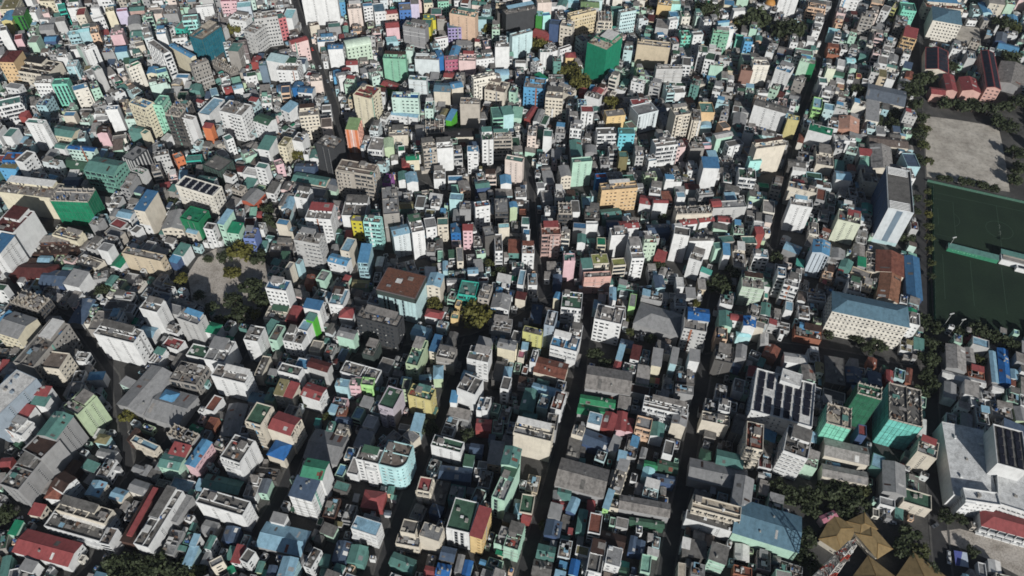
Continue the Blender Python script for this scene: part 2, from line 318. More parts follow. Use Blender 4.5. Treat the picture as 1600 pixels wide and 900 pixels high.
# ---------------------------------------------------------------- buildings
TABLE = """hall|-221.7|149.0|-0.213|30.0|11.5|8.0|W|R|m|nw|long white hall with a big red gabled roof at the bottom left corner
building|-210.9|162.6|-0.229|31.2|13.5|9.0|W|D|d|ww|low building with stained black rooftop and rounded white corner
apartment_block|-208.6|166.4|-0.238|27.6|7.5|13.5|C|D|d|nw|pale cream block with black moss stained terrace
house|-209.0|179.5|-0.155|7.5|7.9|10.0|C|L|m|ww|cream house with pale blue sheet roof behind pale cream block
|-197.0|177.2|-0.275|7.4|5.9|9.0|C|L|m|ww|
|-235.4|168.5|-0.154|6.5|5.9|7.0|C|R|s|ww|
house|-229.2|177.9|-0.068|8.1|8.0|9.0|W|O|h|ww|small house with an orange hipped roof
house|-223.6|180.0|-0.430|8.5|8.5|15.6|W|N|m|nw|white house under a dark brown sheet roof
|-238.3|139.5|0.256|3.7|10.0|7.0|T|T|m|nn|
building|-180.9|167.0|-0.175|7.0|30.0|10.0|N|N|r|nn|long brown roofed building with a narrow red strip along its top
apartment_block|-170.3|163.7|-0.247|8.1|30.7|14.5|W|D|d|ns|long building with stained grey flat roof and white side wall
|-162.9|170.7|-0.279|4.1|14.8|10.0|G|G|f|nn|
apartment_block|-139.4|170.5|-0.253|25.6|7.9|18.9|W|D|t|nw|white slab with blank front and blue water tanks on its flat roof
|-147.2|162.7|-0.216|7.3|6.3|6.0|G|G|m|nn|
|-135.7|159.5|-0.104|7.0|7.6|6.0|U|U|m|nn|
|-127.8|147.9|-0.151|4.5|8.5|10.0|W|R|s|ww|
|-151.3|154.6|-0.159|3.0|5.7|9.0|W|L|s|ww|
|-151.6|147.7|-0.138|4.4|9.0|7.0|L|L|s|nn|
|-143.2|153.4|-0.197|3.0|6.6|10.0|W|T|m|ww|
|-144.0|147.0|-0.187|4.0|5.9|6.0|G|G|m|nn|
|-136.3|142.7|0.588|5.9|3.5|13.5|C|G|f|ww|
|-122.3|146.0|-0.416|4.7|6.3|13.5|W|D|f|ww|
shed|-146.9|185.8|-0.181|20.3|7.3|7.0|D|T|m|nn|teal sheet roof shed in front of white apartment tower
apartment_block|-99.8|177.2|-0.237|12.0|10.4|22.1|W|U|s|sw|white tower stepping up from a blue roof to a bright green roof
+|-96.3|187.2|-0.164|11.2|10.0|24.0|W|N2|m|nn|
|-85.0|186.6|-0.264|8.0|4.9|8.0|D|T|f|nn|
building|-88.2|175.0|-0.130|6.3|10.6|7.0|N|D|t|nn|low terrace littered with blue and red tarpaulins beside the white tower
shed|-109.2|158.1|-0.192|23.3|12.7|6.0|G|L|m|nn|wide low shed with a blue grey gabled roof
|-113.1|167.4|-0.214|7.3|4.8|9.0|W|G|s|nn|
apartment_block|-67.7|162.3|-0.276|13.4|7.0|15.6|W|L|f|ww|white block of open windows with a sky blue roof on one half
shed|-67.7|180.4|-0.103|10.9|9.3|6.0|R|R|h|nn|red hipped roof shed in front of large apartment block
shed|-71.1|150.5|-0.127|7.9|8.6|8.0|T|T|m|nn|teal sheet roof shed right of light blue gabled roof
shed|-79.0|152.0|-0.131|7.2|10.1|7.0|U|U|m|nn|blue sheet roof shed right of light blue gabled roof
apartment_block|-101.9|140.9|-0.092|7.2|9.5|13.5|L|L|m|nw|light blue gabled roof running off the bottom edge
|-91.3|146.0|-0.353|4.4|9.9|13.5|W|D|d|ww|
|-78.5|142.7|-0.311|4.5|4.4|9.0|W|T|m|ww|
|-117.3|143.7|-0.091|3.0|5.2|6.0|E|T|m|nn|
|-111.0|141.4|-0.075|3.8|5.4|7.0|U|U|m|nn|
|-91.6|158.2|-0.293|4.0|4.1|8.0|D|D|f|nn|
|-86.4|147.3|-0.048|4.3|5.2|8.0|T|T|m|nn|
house|-41.3|185.8|-0.153|6.6|7.7|14.5|C|R|f|bb|cream house with rounded corner and small red roof
house|-33.5|184.8|-0.156|7.4|13.3|8.0|D|D|f|nn|dark grey house with dark grey flat roof behind white striped apartment block
|-34.7|175.0|-0.318|6.2|5.2|8.0|U|U|m|nn|
apartment_block|-46.6|162.8|-0.176|7.6|6.7|14.5|C|D|f|nw|cream apartment block with dark grey flat roof left of white striped apartment block
house|-46.9|158.1|-0.148|12.0|5.2|9.0|C|G|d|ww|cream house with grey cluttered rooftop left of bright blue metal roof
apartment_block|-35.2|159.4|-0.281|10.3|7.3|17.8|C|G|f|nw|cream block with plain grey roof beside a striped white one
apartment_block|-20.6|167.2|-0.207|11.9|16.4|19.9|W|V|f|gw|white striped apartment block with dark green roof and brown stair house
apartment_block|-11.5|163.5|-0.272|6.0|15.1|19.9|Y|R|s|ww|yellow apartment block with a bright red roof
building|-48.7|147.6|-0.332|11.7|5.8|8.0|T|T|m|nn|low building with teal corrugated roof above teal walls
|-35.2|143.9|-0.158|5.0|4.5|7.0|R|R|m|nn|
building|-28.6|144.2|-0.161|6.4|5.7|8.0|W|B|m|nn|bright blue metal roof at the bottom edge
|-21.0|147.7|-0.165|3.1|8.6|8.0|G|G|m|nn|
|-17.1|145.6|-0.183|3.9|7.3|8.0|L|B|m|nn|
|-26.9|151.8|-0.182|7.0|6.5|9.0|D|U|m|nn|
house|0.2|158.8|-0.245|9.3|4.5|10.0|M|G|d|sw|mint house with grey cluttered rooftop right of yellow apartment block
apartment_block|1.3|161.4|-0.295|6.8|5.0|14.5|G|W|f|ww|grey apartment block with white flat roof right of yellow apartment block
|2.0|170.0|-0.303|5.0|5.1|12.4|D|D|f|nn|
|-7.9|144.4|-0.285|4.7|3.4|6.0|G|G|f|nn|
building|11.4|180.1|-0.151|6.6|10.2|8.0|C|V|f|nn|low roof terrace painted olive green beside the pale green tower
|7.4|177.8|-0.179|4.5|5.3|6.0|L|L|m|nn|
|11.3|173.9|-0.343|4.4|4.3|6.0|R|R|m|nn|
apartment_block|5.2|159.7|-0.266|7.3|13.0|14.5|M|D|d|nw|mint apartment block with dark grey cluttered rooftop in front of low roof terrace
|30.6|186.2|-0.174|6.7|6.1|8.0|T|T|m|nn|
|27.1|185.4|-0.087|4.4|4.5|8.0|W|G|m|nn|
|25.8|175.9|-0.241|6.1|7.5|9.0|G|G|s|nn|
|29.0|181.9|-0.236|9.1|3.6|6.0|R|R|m|nn|
shed|24.6|167.6|-0.203|7.6|8.1|7.0|U|U|m|nn|blue sheet roof shed right of low roof terrace
|35.1|180.1|-0.406|4.8|8.2|8.0|U|L|m|nn|
|39.2|171.6|-0.187|4.3|12.2|8.0|T|T|m|nn|
|44.3|179.4|-0.111|3.8|8.9|6.0|R|R|m|nn|
house|53.3|183.2|-0.348|3.0|10.4|9.0|X|L|s|wn|narrow house with a lime green front and blue roof
|55.9|181.2|-0.201|5.5|4.9|9.0|C|C|t|ww|
shed|21.0|155.1|-0.201|8.4|6.9|7.0|T|T|m|nn|teal sheet roof shed in front of low roof terrace
shed|19.1|147.5|-0.181|8.8|7.2|6.0|D|D|m|nn|dark grey sheet roof shed left of long dark roof
|34.8|148.1|-0.231|4.2|7.6|7.0|L|B|m|nn|
apartment_block|45.3|151.9|-0.219|7.1|16.0|12.4|W|D|t|ww|long dark roof with pot plants and white parapet at the bottom edge
apartment_block|53.5|151.6|-0.245|7.2|9.3|14.5|W|G|f|ww|white apartment block with grey flat roof right of long dark roof
|64.2|160.6|-0.257|3.2|8.5|7.0|U|U|m|nn|
|67.7|159.4|-0.237|4.2|6.8|7.0|U|U|m|nn|
|59.0|147.2|-0.168|4.7|4.0|6.0|T|V|m|nn|
hall|71.5|180.3|-0.160|25.5|7.4|9.0|G|C2|m|nn|long low hall with pale dusty grey roof beside the dark avenue
shed|72.5|172.8|-0.112|17.3|3.2|6.0|V|V|m|nn|green sheet roof shed in front of long low hall
apartment_block|106.4|177.3|-0.249|24.1|7.4|16.7|C|C|t|bn|long beige block with balconies and a cluttered dusty rooftop
apartment_block|104.2|172.0|-0.271|25.7|5.0|12.4|W|D|f|sn|white building with slit windows below the balconied beige block
shed|94.4|159.1|-0.131|11.5|8.2|8.0|D|D|s|nn|dark grey sloping roof shed left of mint green block
|90.5|161.2|-0.241|3.7|5.3|9.0|W|W|s|nn|
apartment_block|104.4|154.2|-0.328|8.0|8.5|14.5|M|D|s|ww|mint green block with many windows and a dark slate roof
|86.8|147.7|-0.152|3.6|7.5|9.0|C|C|f|ww|
|94.7|148.5|-0.213|6.6|6.1|9.0|G|G|d|ww|
|69.4|150.0|-0.202|4.6|8.8|10.0|M|M|f|ww|
|117.0|149.2|-0.197|8.7|4.5|7.0|O|O|d|nn|
hall|131.7|170.8|-0.295|31.8|19.3|12.4|M|S|m|nn|huge blue roofed hall with a mint green wall at the lower right
hall|122.5|188.5|-0.297|9.2|17.2|12.4|G|G|m|nn|big plain grey sheet roof behind the huge blue hall
shed|166.7|179.2|0.423|8.7|3.5|6.0|P|P|m|nn|small shed with a pink roof under the dark trees
hall|257.0|178.0|-0.283|25.3|10.9|8.0|W|R|h|bn|white two storey school wing with a red hipped roof at the right edge
building|214.5|189.6|-0.306|13.9|8.4|9.0|C|V|f|nn|olive flat roof with a curved white front near the tan pavilions
|244.2|156.6|-0.259|5.5|6.2|4.0|W|W|m|nn|
shed|205.2|200.3|-0.270|11.2|18.4|10.0|G|G|m|nn|long grey gabled shed beside the olive roof
apartment_block|-234.9|206.8|-0.234|10.7|14.3|25.0|G|T|m|ns|tall grey slab with teal green roof and two columns of slit windows on its side
apartment_block|-228.8|222.3|-0.442|10.6|13.2|24.0|E|C2|d|ns|tall pale green slab with slit windows beside the teal roofed one
apartment_block|-238.6|196.3|-0.424|12.8|12.1|23.2|G|N|f|nn|grey slab with dark brown rooftop in front of the teal roofed slab
apartment_block|-269.2|224.6|-0.392|14.6|29.0|26.0|L2|W|f|ns|huge pale blue grey blank wall at the left edge
apartment_block|-243.3|182.5|-0.278|11.2|18.6|21.0|G|D|d|ns|grey slab with stained flat rooftop at the left edge
house|-261.0|212.0|-0.341|11.6|8.9|14.5|W|W|t|wn|white house with an open rooftop beside the pale blue wall
apartment_block|-260.5|219.7|-0.231|6.6|8.4|15.6|W|R|s|nn|white apartment block with red sloping roof right of huge pale blue grey blank wall
apartment_block|-254.6|226.7|-0.180|8.1|5.8|16.7|W|T|s|nn|white apartment block with teal sloping roof behind tall grey slab
apartment_block|-255.5|232.1|-0.098|7.6|5.8|17.8|W|R|s|nn|white block topped by a red sheet roof beside the pale blue wall
|-262.2|206.6|-0.330|4.5|3.8|6.0|V|V|h|nn|
|-262.6|193.7|0.112|5.7|5.2|8.0|R|R|m|nn|
house|-217.8|209.4|-0.176|6.4|5.0|8.0|A|Y2|h|nn|little aqua house with an olive yellow roof
|-212.7|201.4|-0.171|10.3|4.3|7.0|W|G|m|nn|
|-227.8|193.2|-0.296|6.5|7.3|6.0|N|N|m|nn|
shed|-205.1|242.0|-0.372|16.8|28.8|8.0|G|G|m|nn|very wide grey warehouse roof below the white twin towers
+|-188.3|231.9|-0.264|21.1|20.1|7.0|G|G|m|nn|
apartment_block|-173.2|210.7|-0.370|15.8|6.9|13.5|G|C|b|ww|unfinished bare concrete building open to the sky
apartment_block|-171.8|201.1|-0.226|9.3|6.8|13.5|C|R|s|nn|cream apartment block with red sloping roof in front of unfinished bare concrete building open
house|-161.6|199.7|-0.307|5.8|15.4|13.5|P|B2|m|nw|narrow pink house under a long bright blue roof
apartment_block|-174.1|194.3|-0.181|11.2|7.5|13.5|M|T|m|wn|mint apartment block with teal sheet roof left of narrow pink house
apartment_block|-138.4|197.8|-0.307|11.4|13.9|23.2|W|D|t|bs|white apartment tower with grey clutter on its roof and dark window bands in front
shed|-151.5|224.7|0.011|10.2|20.8|6.0|G|G|m|nn|grey sheet roof shed behind white apartment tower
|-164.8|234.2|-0.307|5.6|9.9|8.0|W|O|f|nn|
|-162.9|222.4|-0.182|5.1|6.9|7.0|O|O|f|nn|
building|-190.5|237.1|-0.289|8.5|6.7|9.0|B|B2|h|nn|bright blue tarpaulin tent roof on the warehouse corner
house|-193.9|207.1|-0.384|16.5|3.8|9.0|C|L|f|ww|cream house with pale blue flat roof left of unfinished bare concrete building open
|-192.6|192.8|-0.281|6.6|3.6|7.0|G|G|m|nn|
|-188.9|192.2|-0.256|3.7|5.6|7.0|G|G|m|nn|
|-202.1|212.3|-0.334|3.0|7.5|8.0|N|N|s|nn|
house|-127.5|242.3|-0.193|5.2|9.6|13.5|C|Y2|s|wn|cream house with one olive and one red roof
+|-121.9|241.6|-0.270|5.2|9.4|12.4|C|R|s|wn|
house|-109.2|240.5|-0.306|11.5|8.5|13.5|W|R|m|nw|white house with broad red roof and white gable front
apartment_block|-132.2|218.3|-0.270|9.1|12.4|24.3|C|V|f|bs|cream tower with dark green roof and louvred front
apartment_block|-118.7|215.5|-0.314|13.1|10.8|19.9|C|R|m|nb|cream block with a wide red roof above a bright blue hip
house|-121.0|206.1|-0.315|10.0|10.2|9.0|C|B|h|nn|low cream house with a bright blue hipped roof
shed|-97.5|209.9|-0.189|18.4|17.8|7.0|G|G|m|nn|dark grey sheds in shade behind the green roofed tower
house|-126.6|193.7|-0.113|13.0|6.9|5.0|D|D|d|nn|dark grey house with dark grey cluttered rooftop in front of low cream house
|-94.7|238.0|-0.138|7.9|5.4|8.0|P|G|d|nn|
|-97.7|233.2|-0.258|3.9|4.6|8.0|L|L|s|nn|
|-92.6|231.9|0.034|5.4|5.9|8.0|O|O|d|nn|
|-97.1|222.2|-0.095|3.9|6.2|8.0|T|T|d|nn|
|-90.3|220.1|-0.227|6.4|6.9|8.0|C|D|d|nn|
|-79.5|237.5|-0.282|5.8|6.4|9.0|G|G|s|nn|
|-90.9|226.8|-0.185|8.5|4.3|7.0|U|U|m|nn|
apartment_block|-70.3|196.7|-0.211|12.2|8.0|23.2|W|D|t|wn|large apartment block half white half aqua with a rounded corner and brown roof
+|-56.6|196.9|-0.219|13.8|14.6|23.7|A|N2x|c|ww|
apartment_block|-48.1|239.0|-0.257|13.5|8.0|18.9|Y2w|T|t|sw|cream yellow block with teal rooftop and a cream stair house
apartment_block|-64.7|234.8|-0.309|8.9|13.4|18.9|P2|V|f|wn|mauve block with a half white half green rooftop
|-57.9|246.7|-0.062|4.1|7.2|14.5|E|D|f|wn|
apartment_block|-21.5|244.0|-0.385|11.2|11.1|21.0|W|D|t|nn|tall white blank block with stepped white wing in the middle
+|-11.9|235.5|-0.218|3.0|8.6|14.5|W|G|f|nn|
+|-15.2|235.9|-0.197|3.0|9.0|13.5|W|B2|f|nn|
|-30.3|239.9|-0.087|3.7|7.2|13.5|W|B2|s|nn|
building|-27.1|232.9|-0.253|11.9|5.4|8.0|G|C2|s|nb|low white terrace with a dark red awning strip
|-49.5|225.2|-0.165|5.5|10.5|9.0|L|L|s|nn|
|-52.2|217.2|-0.643|7.9|5.8|9.0|C|G|f|nw|
apartment_block|-31.6|209.7|-0.257|16.6|6.6|14.5|W|V|t|sn|white block with dark green roof and a small white stair tower
shed|-26.5|195.7|-0.094|16.7|7.3|8.0|U|U|m|nn|blue sheet roof shed behind white striped apartment block
|-16.4|211.4|-0.124|7.1|5.7|7.0|U|U|m|nn|
|-13.1|225.8|-0.052|8.3|7.0|8.0|R|R|m|nn|
apartment_block|0.2|185.0|-0.358|6.9|20.8|22.1|M|G|t|gn|slim mint tower with ribbed bands and a teal top floor
+|2.5|197.1|-0.193|8.3|10.5|25.3|M|T|m|nn|
|-1.6|249.1|-0.204|4.9|8.5|15.6|W|D|f|ww|
apartment_block|14.1|215.3|-0.228|20.5|9.2|22.1|C|G|t|nw|broad cream blank walled block beside the dark avenue
apartment_block|24.3|224.1|-0.166|5.9|10.3|16.7|G|C|d|nn|grey apartment block with cream cluttered rooftop right of broad cream blank walled block
house|28.1|239.4|-0.274|6.1|12.0|14.5|W|O|t|ww|white corner house with rounded front and roof garden
shed|21.5|249.4|-0.279|16.5|5.5|9.0|L|L|m|nn|pale blue sheet roof shed left of white corner house
shed|11.8|242.5|-0.223|7.6|14.5|9.0|T|T|m|nn|teal sheet roof shed behind broad cream blank walled block
|12.1|231.5|-0.227|7.8|6.2|8.0|T|T|m|nn|
building|50.6|243.0|-0.154|19.6|5.5|9.0|G|V2|m|nn|long bright green metal roof beside the dark avenue
shed|47.6|237.1|-0.169|16.5|6.3|8.0|G|V2|m|nn|green sheet roof shed in front of long bright green metal roof
apartment_block|48.3|230.0|-0.256|7.5|7.6|12.4|W|L|f|nn|white apartment block with pale blue flat roof in front of long bright green metal roof
shed|56.5|230.2|-0.345|7.0|10.8|9.0|R|R|m|nn|red sheet roof shed in front of long bright green metal roof
|63.2|230.5|-0.172|5.6|12.2|9.0|P|R|m|nn|
|68.0|228.8|-0.207|3.7|8.4|8.0|P|R|m|nn|
shed|48.8|218.3|-0.382|15.7|9.0|8.0|U|U|m|nn|blue sheet roof shed in front of long bright green metal roof
|58.6|215.5|-0.415|4.5|8.8|10.0|G|G|s|nn|
|61.5|206.7|-0.217|4.2|5.8|12.4|W|L|s|nn|
house|59.8|196.1|-0.332|6.1|19.1|10.0|C|C2|d|nw|long narrow beige roofed house
hall|40.0|194.7|-0.254|25.6|16.3|10.0|G|C2|m|nn|long grey roofed hall weathered dark on one slope
|38.8|221.7|-0.312|6.3|6.2|12.4|C|G|d|nn|
house|36.4|212.6|-0.193|7.2|13.6|9.0|D|D|f|nn|dark grey house with dark grey flat roof behind long grey roofed hall weathered dark
apartment_block|87.9|238.4|-0.228|24.5|7.5|14.5|W|C2|d|bn|long white block littered with rooftop rubble
apartment_block|74.9|227.3|-0.255|8.4|7.4|13.5|O2|G|f|bn|peach apartment block with grey flat roof left of long white block
|82.6|225.3|-0.199|7.0|8.8|10.0|W|T|m|nn|
house|95.1|231.1|-0.300|7.7|9.1|13.5|C|G|m|nn|beige blank house with plain grey roof beside the dark avenue
|86.9|212.3|-0.289|5.2|8.6|13.5|W|D|f|nn|
|77.2|204.3|-0.198|6.8|4.4|8.0|T|V2|m|nn|
|75.5|199.8|-0.276|6.0|6.1|8.0|A|A|m|nn|
shed|83.2|196.7|-0.163|11.7|4.2|8.0|U|U|m|nn|blue sheet roof shed behind long low hall
shed|86.1|203.8|-0.189|10.5|5.9|8.0|V|V|m|nn|green sheet roof shed behind long low hall
|74.0|211.7|-0.302|3.0|6.2|8.0|G|G|m|nn|
apartment_block|114.6|231.0|-0.219|15.1|6.2|14.5|C|C2|t|nn|cream blank walled block right of the dark avenue
|120.5|238.8|-0.261|6.2|7.8|15.6|W|G|t|ww|
apartment_block|114.2|240.6|-0.231|7.4|9.1|12.4|G|D|d|nn|grey apartment block with dark grey cluttered rooftop behind cream blank walled block
apartment_block|127.4|229.1|-0.363|6.4|13.6|13.5|D|D|f|nn|dark grey apartment block with dark grey flat roof right of cream blank walled block
building|119.9|208.8|-0.231|13.8|8.5|9.0|T|T|m|nn|broad teal ribbed roof left of the cream windowed tower
building|112.4|200.2|-0.206|30.0|12.5|8.0|G|G|m|nn|very broad slate grey roof behind the beige balcony block
|107.4|211.1|-0.317|6.2|8.7|7.0|D|V|h|nn|
apartment_block|131.5|216.2|-0.222|8.8|16.1|22.1|C|O|t|bw|cream tower of dark windows with rusty brown roof in front of the solar panels
apartment_block|154.0|244.5|-0.299|33.0|30.1|17.8|W|W|p|ww|broad white block covered in black solar panels
+|160.2|256.1|-0.366|11.1|8.9|21.0|W|W|f|nn|
apartment_block|152.9|212.1|-0.373|12.5|16.6|24.0|W|D|t|wn|white tower with blue roofs and rows of white pipes on top
apartment_block|179.9|230.4|-0.291|12.9|13.2|22.1|NG|C|k|kk|unfinished block wrapped in bright mint scaffold netting with bare slab top
apartment_block|196.9|241.9|-0.309|12.5|7.4|30.0|NV|NV|k|kk|tall dark green netted tower between the two mint scaffolds
apartment_block|216.9|237.3|-0.281|17.0|24.8|25.0|NA|D|k|kk|larger unfinished block in aqua scaffold netting with dark rooftop works
|194.7|227.1|-0.259|4.2|7.0|13.5|U|R|f|nn|
building|184.3|216.0|-0.231|22.8|10.7|9.0|C|G2|m|nn|long beige grey gabled roof just below the mint scaffold
building|180.3|202.8|-0.189|23.0|7.2|8.0|C|G2|m|nn|second beige grey gabled roof behind the dark trees
|200.0|210.4|-0.429|6.2|8.4|10.0|T|L|f|nn|
apartment_block|225.0|215.1|-0.452|9.9|10.5|17.8|C|G|t|sn|cream sunlit block with a vertical row of small windows beside the aqua scaffold
apartment_block|264.6|212.9|-0.294|14.7|25.0|24.3|W|D|p|nn|L shaped white building with solar panels on its taller rear block
+|264.6|194.5|-0.338|16.8|24.9|14.5|W|G5|f|wn|
+|247.3|210.3|-0.209|21.9|45.2|13.5|W|G5|f|nn|
+|243.8|188.1|-0.137|17.1|6.9|16.7|W|G5|f|wn|
|257.3|259.8|-0.363|6.4|11.9|7.0|W|G|m|nn|
house|283.0|247.8|-0.234|10.6|8.9|7.0|G|C2|d|nn|grey house with dusty grey cluttered rooftop behind L shaped white building
|287.1|263.3|-0.359|5.8|3.7|6.0|W|W|m|nn|
|282.6|222.6|-0.370|4.3|6.8|7.0|O|O|m|nn|
apartment_block|-293.9|299.4|-0.312|20.4|10.7|14.5|D|C|b|bb|unfinished dark block with rows of bare column stubs on top
apartment_block|-292.5|278.9|-0.299|16.4|16.0|15.6|Yw|G|m|wn|pale yellow block with balconies and a wide grey roof at the left edge
|-301.8|285.1|-0.547|5.0|8.5|14.5|G|B2|s|nn|
apartment_block|-267.1|261.9|-0.234|12.8|31.9|22.1|G2|D|t|nw|tall grey block with long dark roof courts behind parapets
apartment_block|-257.4|252.4|-0.107|12.0|11.3|18.9|C|N2x|f|ww|beige curved balcony block with brown rooftop
house|-272.7|242.4|-0.134|15.6|6.4|10.0|W|L|h|wn|white house with pale blue hipped roof right of huge pale blue grey blank wall
shed|-265.7|299.3|-0.018|9.0|19.4|5.0|G|U|m|nn|blue sheet roof shed left of broad white tower, larger
|-236.7|250.0|0.089|8.6|5.4|8.0|W|B2|h|nn|
|-292.9|255.8|0.014|3.8|6.9|7.0|R|R|s|nn|
|-288.5|253.4|-0.003|7.6|8.2|7.0|G|G|m|nn|
house|-248.3|289.8|-0.051|11.2|14.7|9.0|G2|C2|f|nn|grey house with dusty grey flat roof left of broad white tower, larger
apartment_block|-213.0|290.9|-0.259|11.9|9.1|24.3|W|D|t|ns|slim white tower, smaller of the white pair near the sandy lot
apartment_block|-225.7|270.0|-0.237|25.9|9.8|24.0|W|D|t|sw|broad white tower, larger of the white pair near the sandy lot
|-218.3|283.0|-0.144|9.3|7.5|8.0|W|L|m|nn|
house|-200.5|275.2|-0.302|11.2|7.3|8.0|W|R|f|nn|low white house with a dark red flat roof right of the white towers
apartment_block|-188.2|283.6|-0.343|14.8|7.8|23.2|G3|G|t|sn|pale grey block with tanks on its roof right of the slim white tower
house|-178.8|283.4|-0.255|10.5|7.3|13.5|W|V3|h|wn|white house with a green hipped roof facing the sandy lot
house|-183.3|269.2|-0.210|11.9|8.7|9.0|W|V|f|nn|white house with green flat roof behind weathered concrete blocks crowded
apartment_block|-167.7|264.7|-0.168|12.7|15.3|16.7|W|G|t|nn|white apartment block with grey flat rooftop right of weathered concrete blocks crowded
apartment_block|-155.8|247.1|-0.231|20.9|8.1|18.9|W|C2|t|sw|broad white block with recessed grey roof garden court
building|-184.1|252.8|-0.203|16.5|13.5|10.0|G2|C2|d|bb|weathered concrete blocks crowded with rooftop sheds
apartment_block|-149.2|274.5|-0.163|8.7|10.9|21.0|W|D|d|wn|white and cream tower standing alone at a street corner
house|-144.2|299.6|-0.141|13.4|10.3|9.0|C|C2|d|wn|cream house with dusty grey cluttered rooftop left of red barrel vaulted roof
building|-133.3|299.2|-0.145|7.3|11.2|9.0|R|R|a|nn|red barrel vaulted roof beside a white block
apartment_block|-118.9|296.7|-0.189|10.3|6.5|22.1|W|B3|s|ns|white slab with a blue roof in a row of stepping slabs
apartment_block|-119.2|289.7|-0.326|5.0|5.0|18.9|X2|T|s|nn|slab with a vivid grass green side wall
|-122.3|285.0|-0.290|6.3|7.7|16.7|W|L|f|nn|
|-123.9|278.5|-0.232|5.4|10.3|14.5|W|D|d|wn|
|-130.3|279.9|-0.174|6.2|10.6|14.5|W|D|d|wn|
|-138.8|280.7|-0.213|5.3|11.5|14.5|M|D|t|wn|
|-144.1|285.9|-0.418|5.6|10.1|12.4|T|T|s|nn|
|-115.9|277.1|-0.156|6.5|8.4|7.0|C|C2|f|nn|
house|-101.4|302.2|-0.062|8.2|8.3|9.0|W|R|h|nn|little white house under a steep dark red hip
apartment_block|-107.7|312.2|-0.130|9.2|13.3|12.4|W|L|t|wn|white apartment block with pale blue flat rooftop behind little white house
apartment_block|-78.0|289.4|-0.274|26.4|9.4|22.1|K|C2|d|ww|wide dark grey block with a pale dusty roof in front of the rusty roof
apartment_block|-81.6|272.6|-0.269|7.2|10.8|13.5|D2|C2|d|nn|small dark green block with a pale cluttered roof
apartment_block|-97.4|282.5|-0.255|10.5|6.5|13.5|M|G|m|nn|mint apartment block with grey sheet roof in front of little white house
apartment_block|-85.4|256.5|-0.278|22.3|8.2|12.4|W|C2|d|nn|white parapet block with ruined looking rooftop
house|-109.5|258.7|-0.293|12.9|6.1|13.5|G3|R2|m|nn|grey white house under a broad maroon roof
|-119.4|260.1|-0.210|8.1|7.1|12.4|W|B2|f|nn|
apartment_block|-124.8|253.7|-0.246|13.0|6.0|15.6|W|D|t|wn|white apartment block with dark grey flat rooftop left of grey white house
|-143.2|259.4|-0.134|4.8|13.9|10.0|C|D|d|wn|
house|-94.3|247.4|-0.111|7.5|5.2|13.5|L|L|f|nn|house with a plain sky blue front wall
house|-87.0|248.5|-0.030|6.2|5.9|13.5|P|V|f|wn|house with a pink front between blue and lime fronts
house|-80.0|248.6|-0.094|7.2|5.2|13.5|X|G|f|wn|house with a lime green balcony front
apartment_block|-67.9|314.4|-0.262|24.4|18.2|24.3|A3|O|q|gn|large block with a rusty red rooftop over a dark overhanging storey
house|-27.5|322.8|-0.139|11.1|11.8|12.4|A2|T|f|bb|bright turquoise house with open balconies
house|-47.7|305.1|-0.198|10.7|5.9|7.0|W|R|h|nn|red roofed house inside a green painted yard
house|-34.8|304.2|-0.117|4.7|5.3|8.0|Y|T|f|nn|small yellow cube house beside the big round tree
|-33.3|313.6|-0.239|3.2|5.1|8.0|Y|G|f|nn|
|-35.5|284.0|-0.242|5.6|12.3|8.0|D|D|m|nn|
|-54.6|291.5|-0.314|11.0|8.0|6.0|L|L|m|nn|
apartment_block|-54.0|268.0|-0.228|7.2|18.9|16.7|E|T|t|wn|pale green block with a green terrace and planted roof
|-44.0|276.8|-0.234|4.5|11.6|13.5|C|B3|s|wn|
apartment_block|-36.9|268.9|-0.195|10.7|7.9|15.6|G2|D|t|nn|grey apartment block with dark grey flat rooftop behind tall white blank block
|-37.4|271.0|-0.234|5.5|7.1|15.6|W|G|t|nn|
|-41.2|259.7|0.068|5.5|9.2|9.0|E|L|h|nn|
apartment_block|-17.5|266.2|-0.214|12.6|9.6|19.9|W|D|d|wn|white stepped block with a dark cluttered roof
apartment_block|-1.7|277.2|-0.208|10.5|6.5|14.5|Yw|G|m|nn|cream yellow plain walled block left of the dark avenue
house|-5.4|296.3|-0.122|11.8|10.4|10.0|G|C2|d|nn|grey house with dusty grey cluttered rooftop behind cream yellow plain walled block
|-10.4|313.8|-0.188|3.0|10.4|9.0|W|B2|s|nn|
house|-6.5|314.3|-0.146|11.0|11.5|10.0|W|G|m|wn|white house with grey sheet roof left of lime yellow blank walled block
|-8.3|323.2|-0.122|3.8|7.5|9.0|Yw|B2|m|nn|
|-59.2|252.8|-0.128|5.6|5.4|9.0|G|L|m|nn|
|-6.1|261.8|-0.176|5.8|14.0|9.0|D|D|f|nn|
|-1.1|259.3|-0.120|4.4|10.8|9.0|G|L|m|nn|
|-23.3|257.6|-0.264|7.8|6.4|9.0|W|L|m|nn|
apartment_block|13.5|288.0|-0.256|11.8|4.8|15.6|Y3|D|d|nn|lime yellow blank walled block in the centre
apartment_block|23.9|292.3|-0.208|6.0|11.8|22.1|L2|G|t|sn|slim pale blue grey tower beside the lime yellow block
apartment_block|32.8|280.0|-0.272|16.2|10.6|15.6|W|B2|t|wn|white block of small windows with patches of red and blue roof
apartment_block|39.2|288.6|-0.172|7.4|9.3|15.6|W|D|t|nn|white apartment block with dark grey flat rooftop left of white hotel like block
building|24.5|266.1|-0.260|18.6|11.0|8.0|C|O|m|nn|rust red corrugated roofs in the centre
|28.9|317.8|-0.352|3.9|5.4|13.5|Yw|B2|m|nn|
apartment_block|37.5|312.9|-0.104|12.5|13.4|15.6|W|V|t|bn|white block with peach and white balconies and small green roof
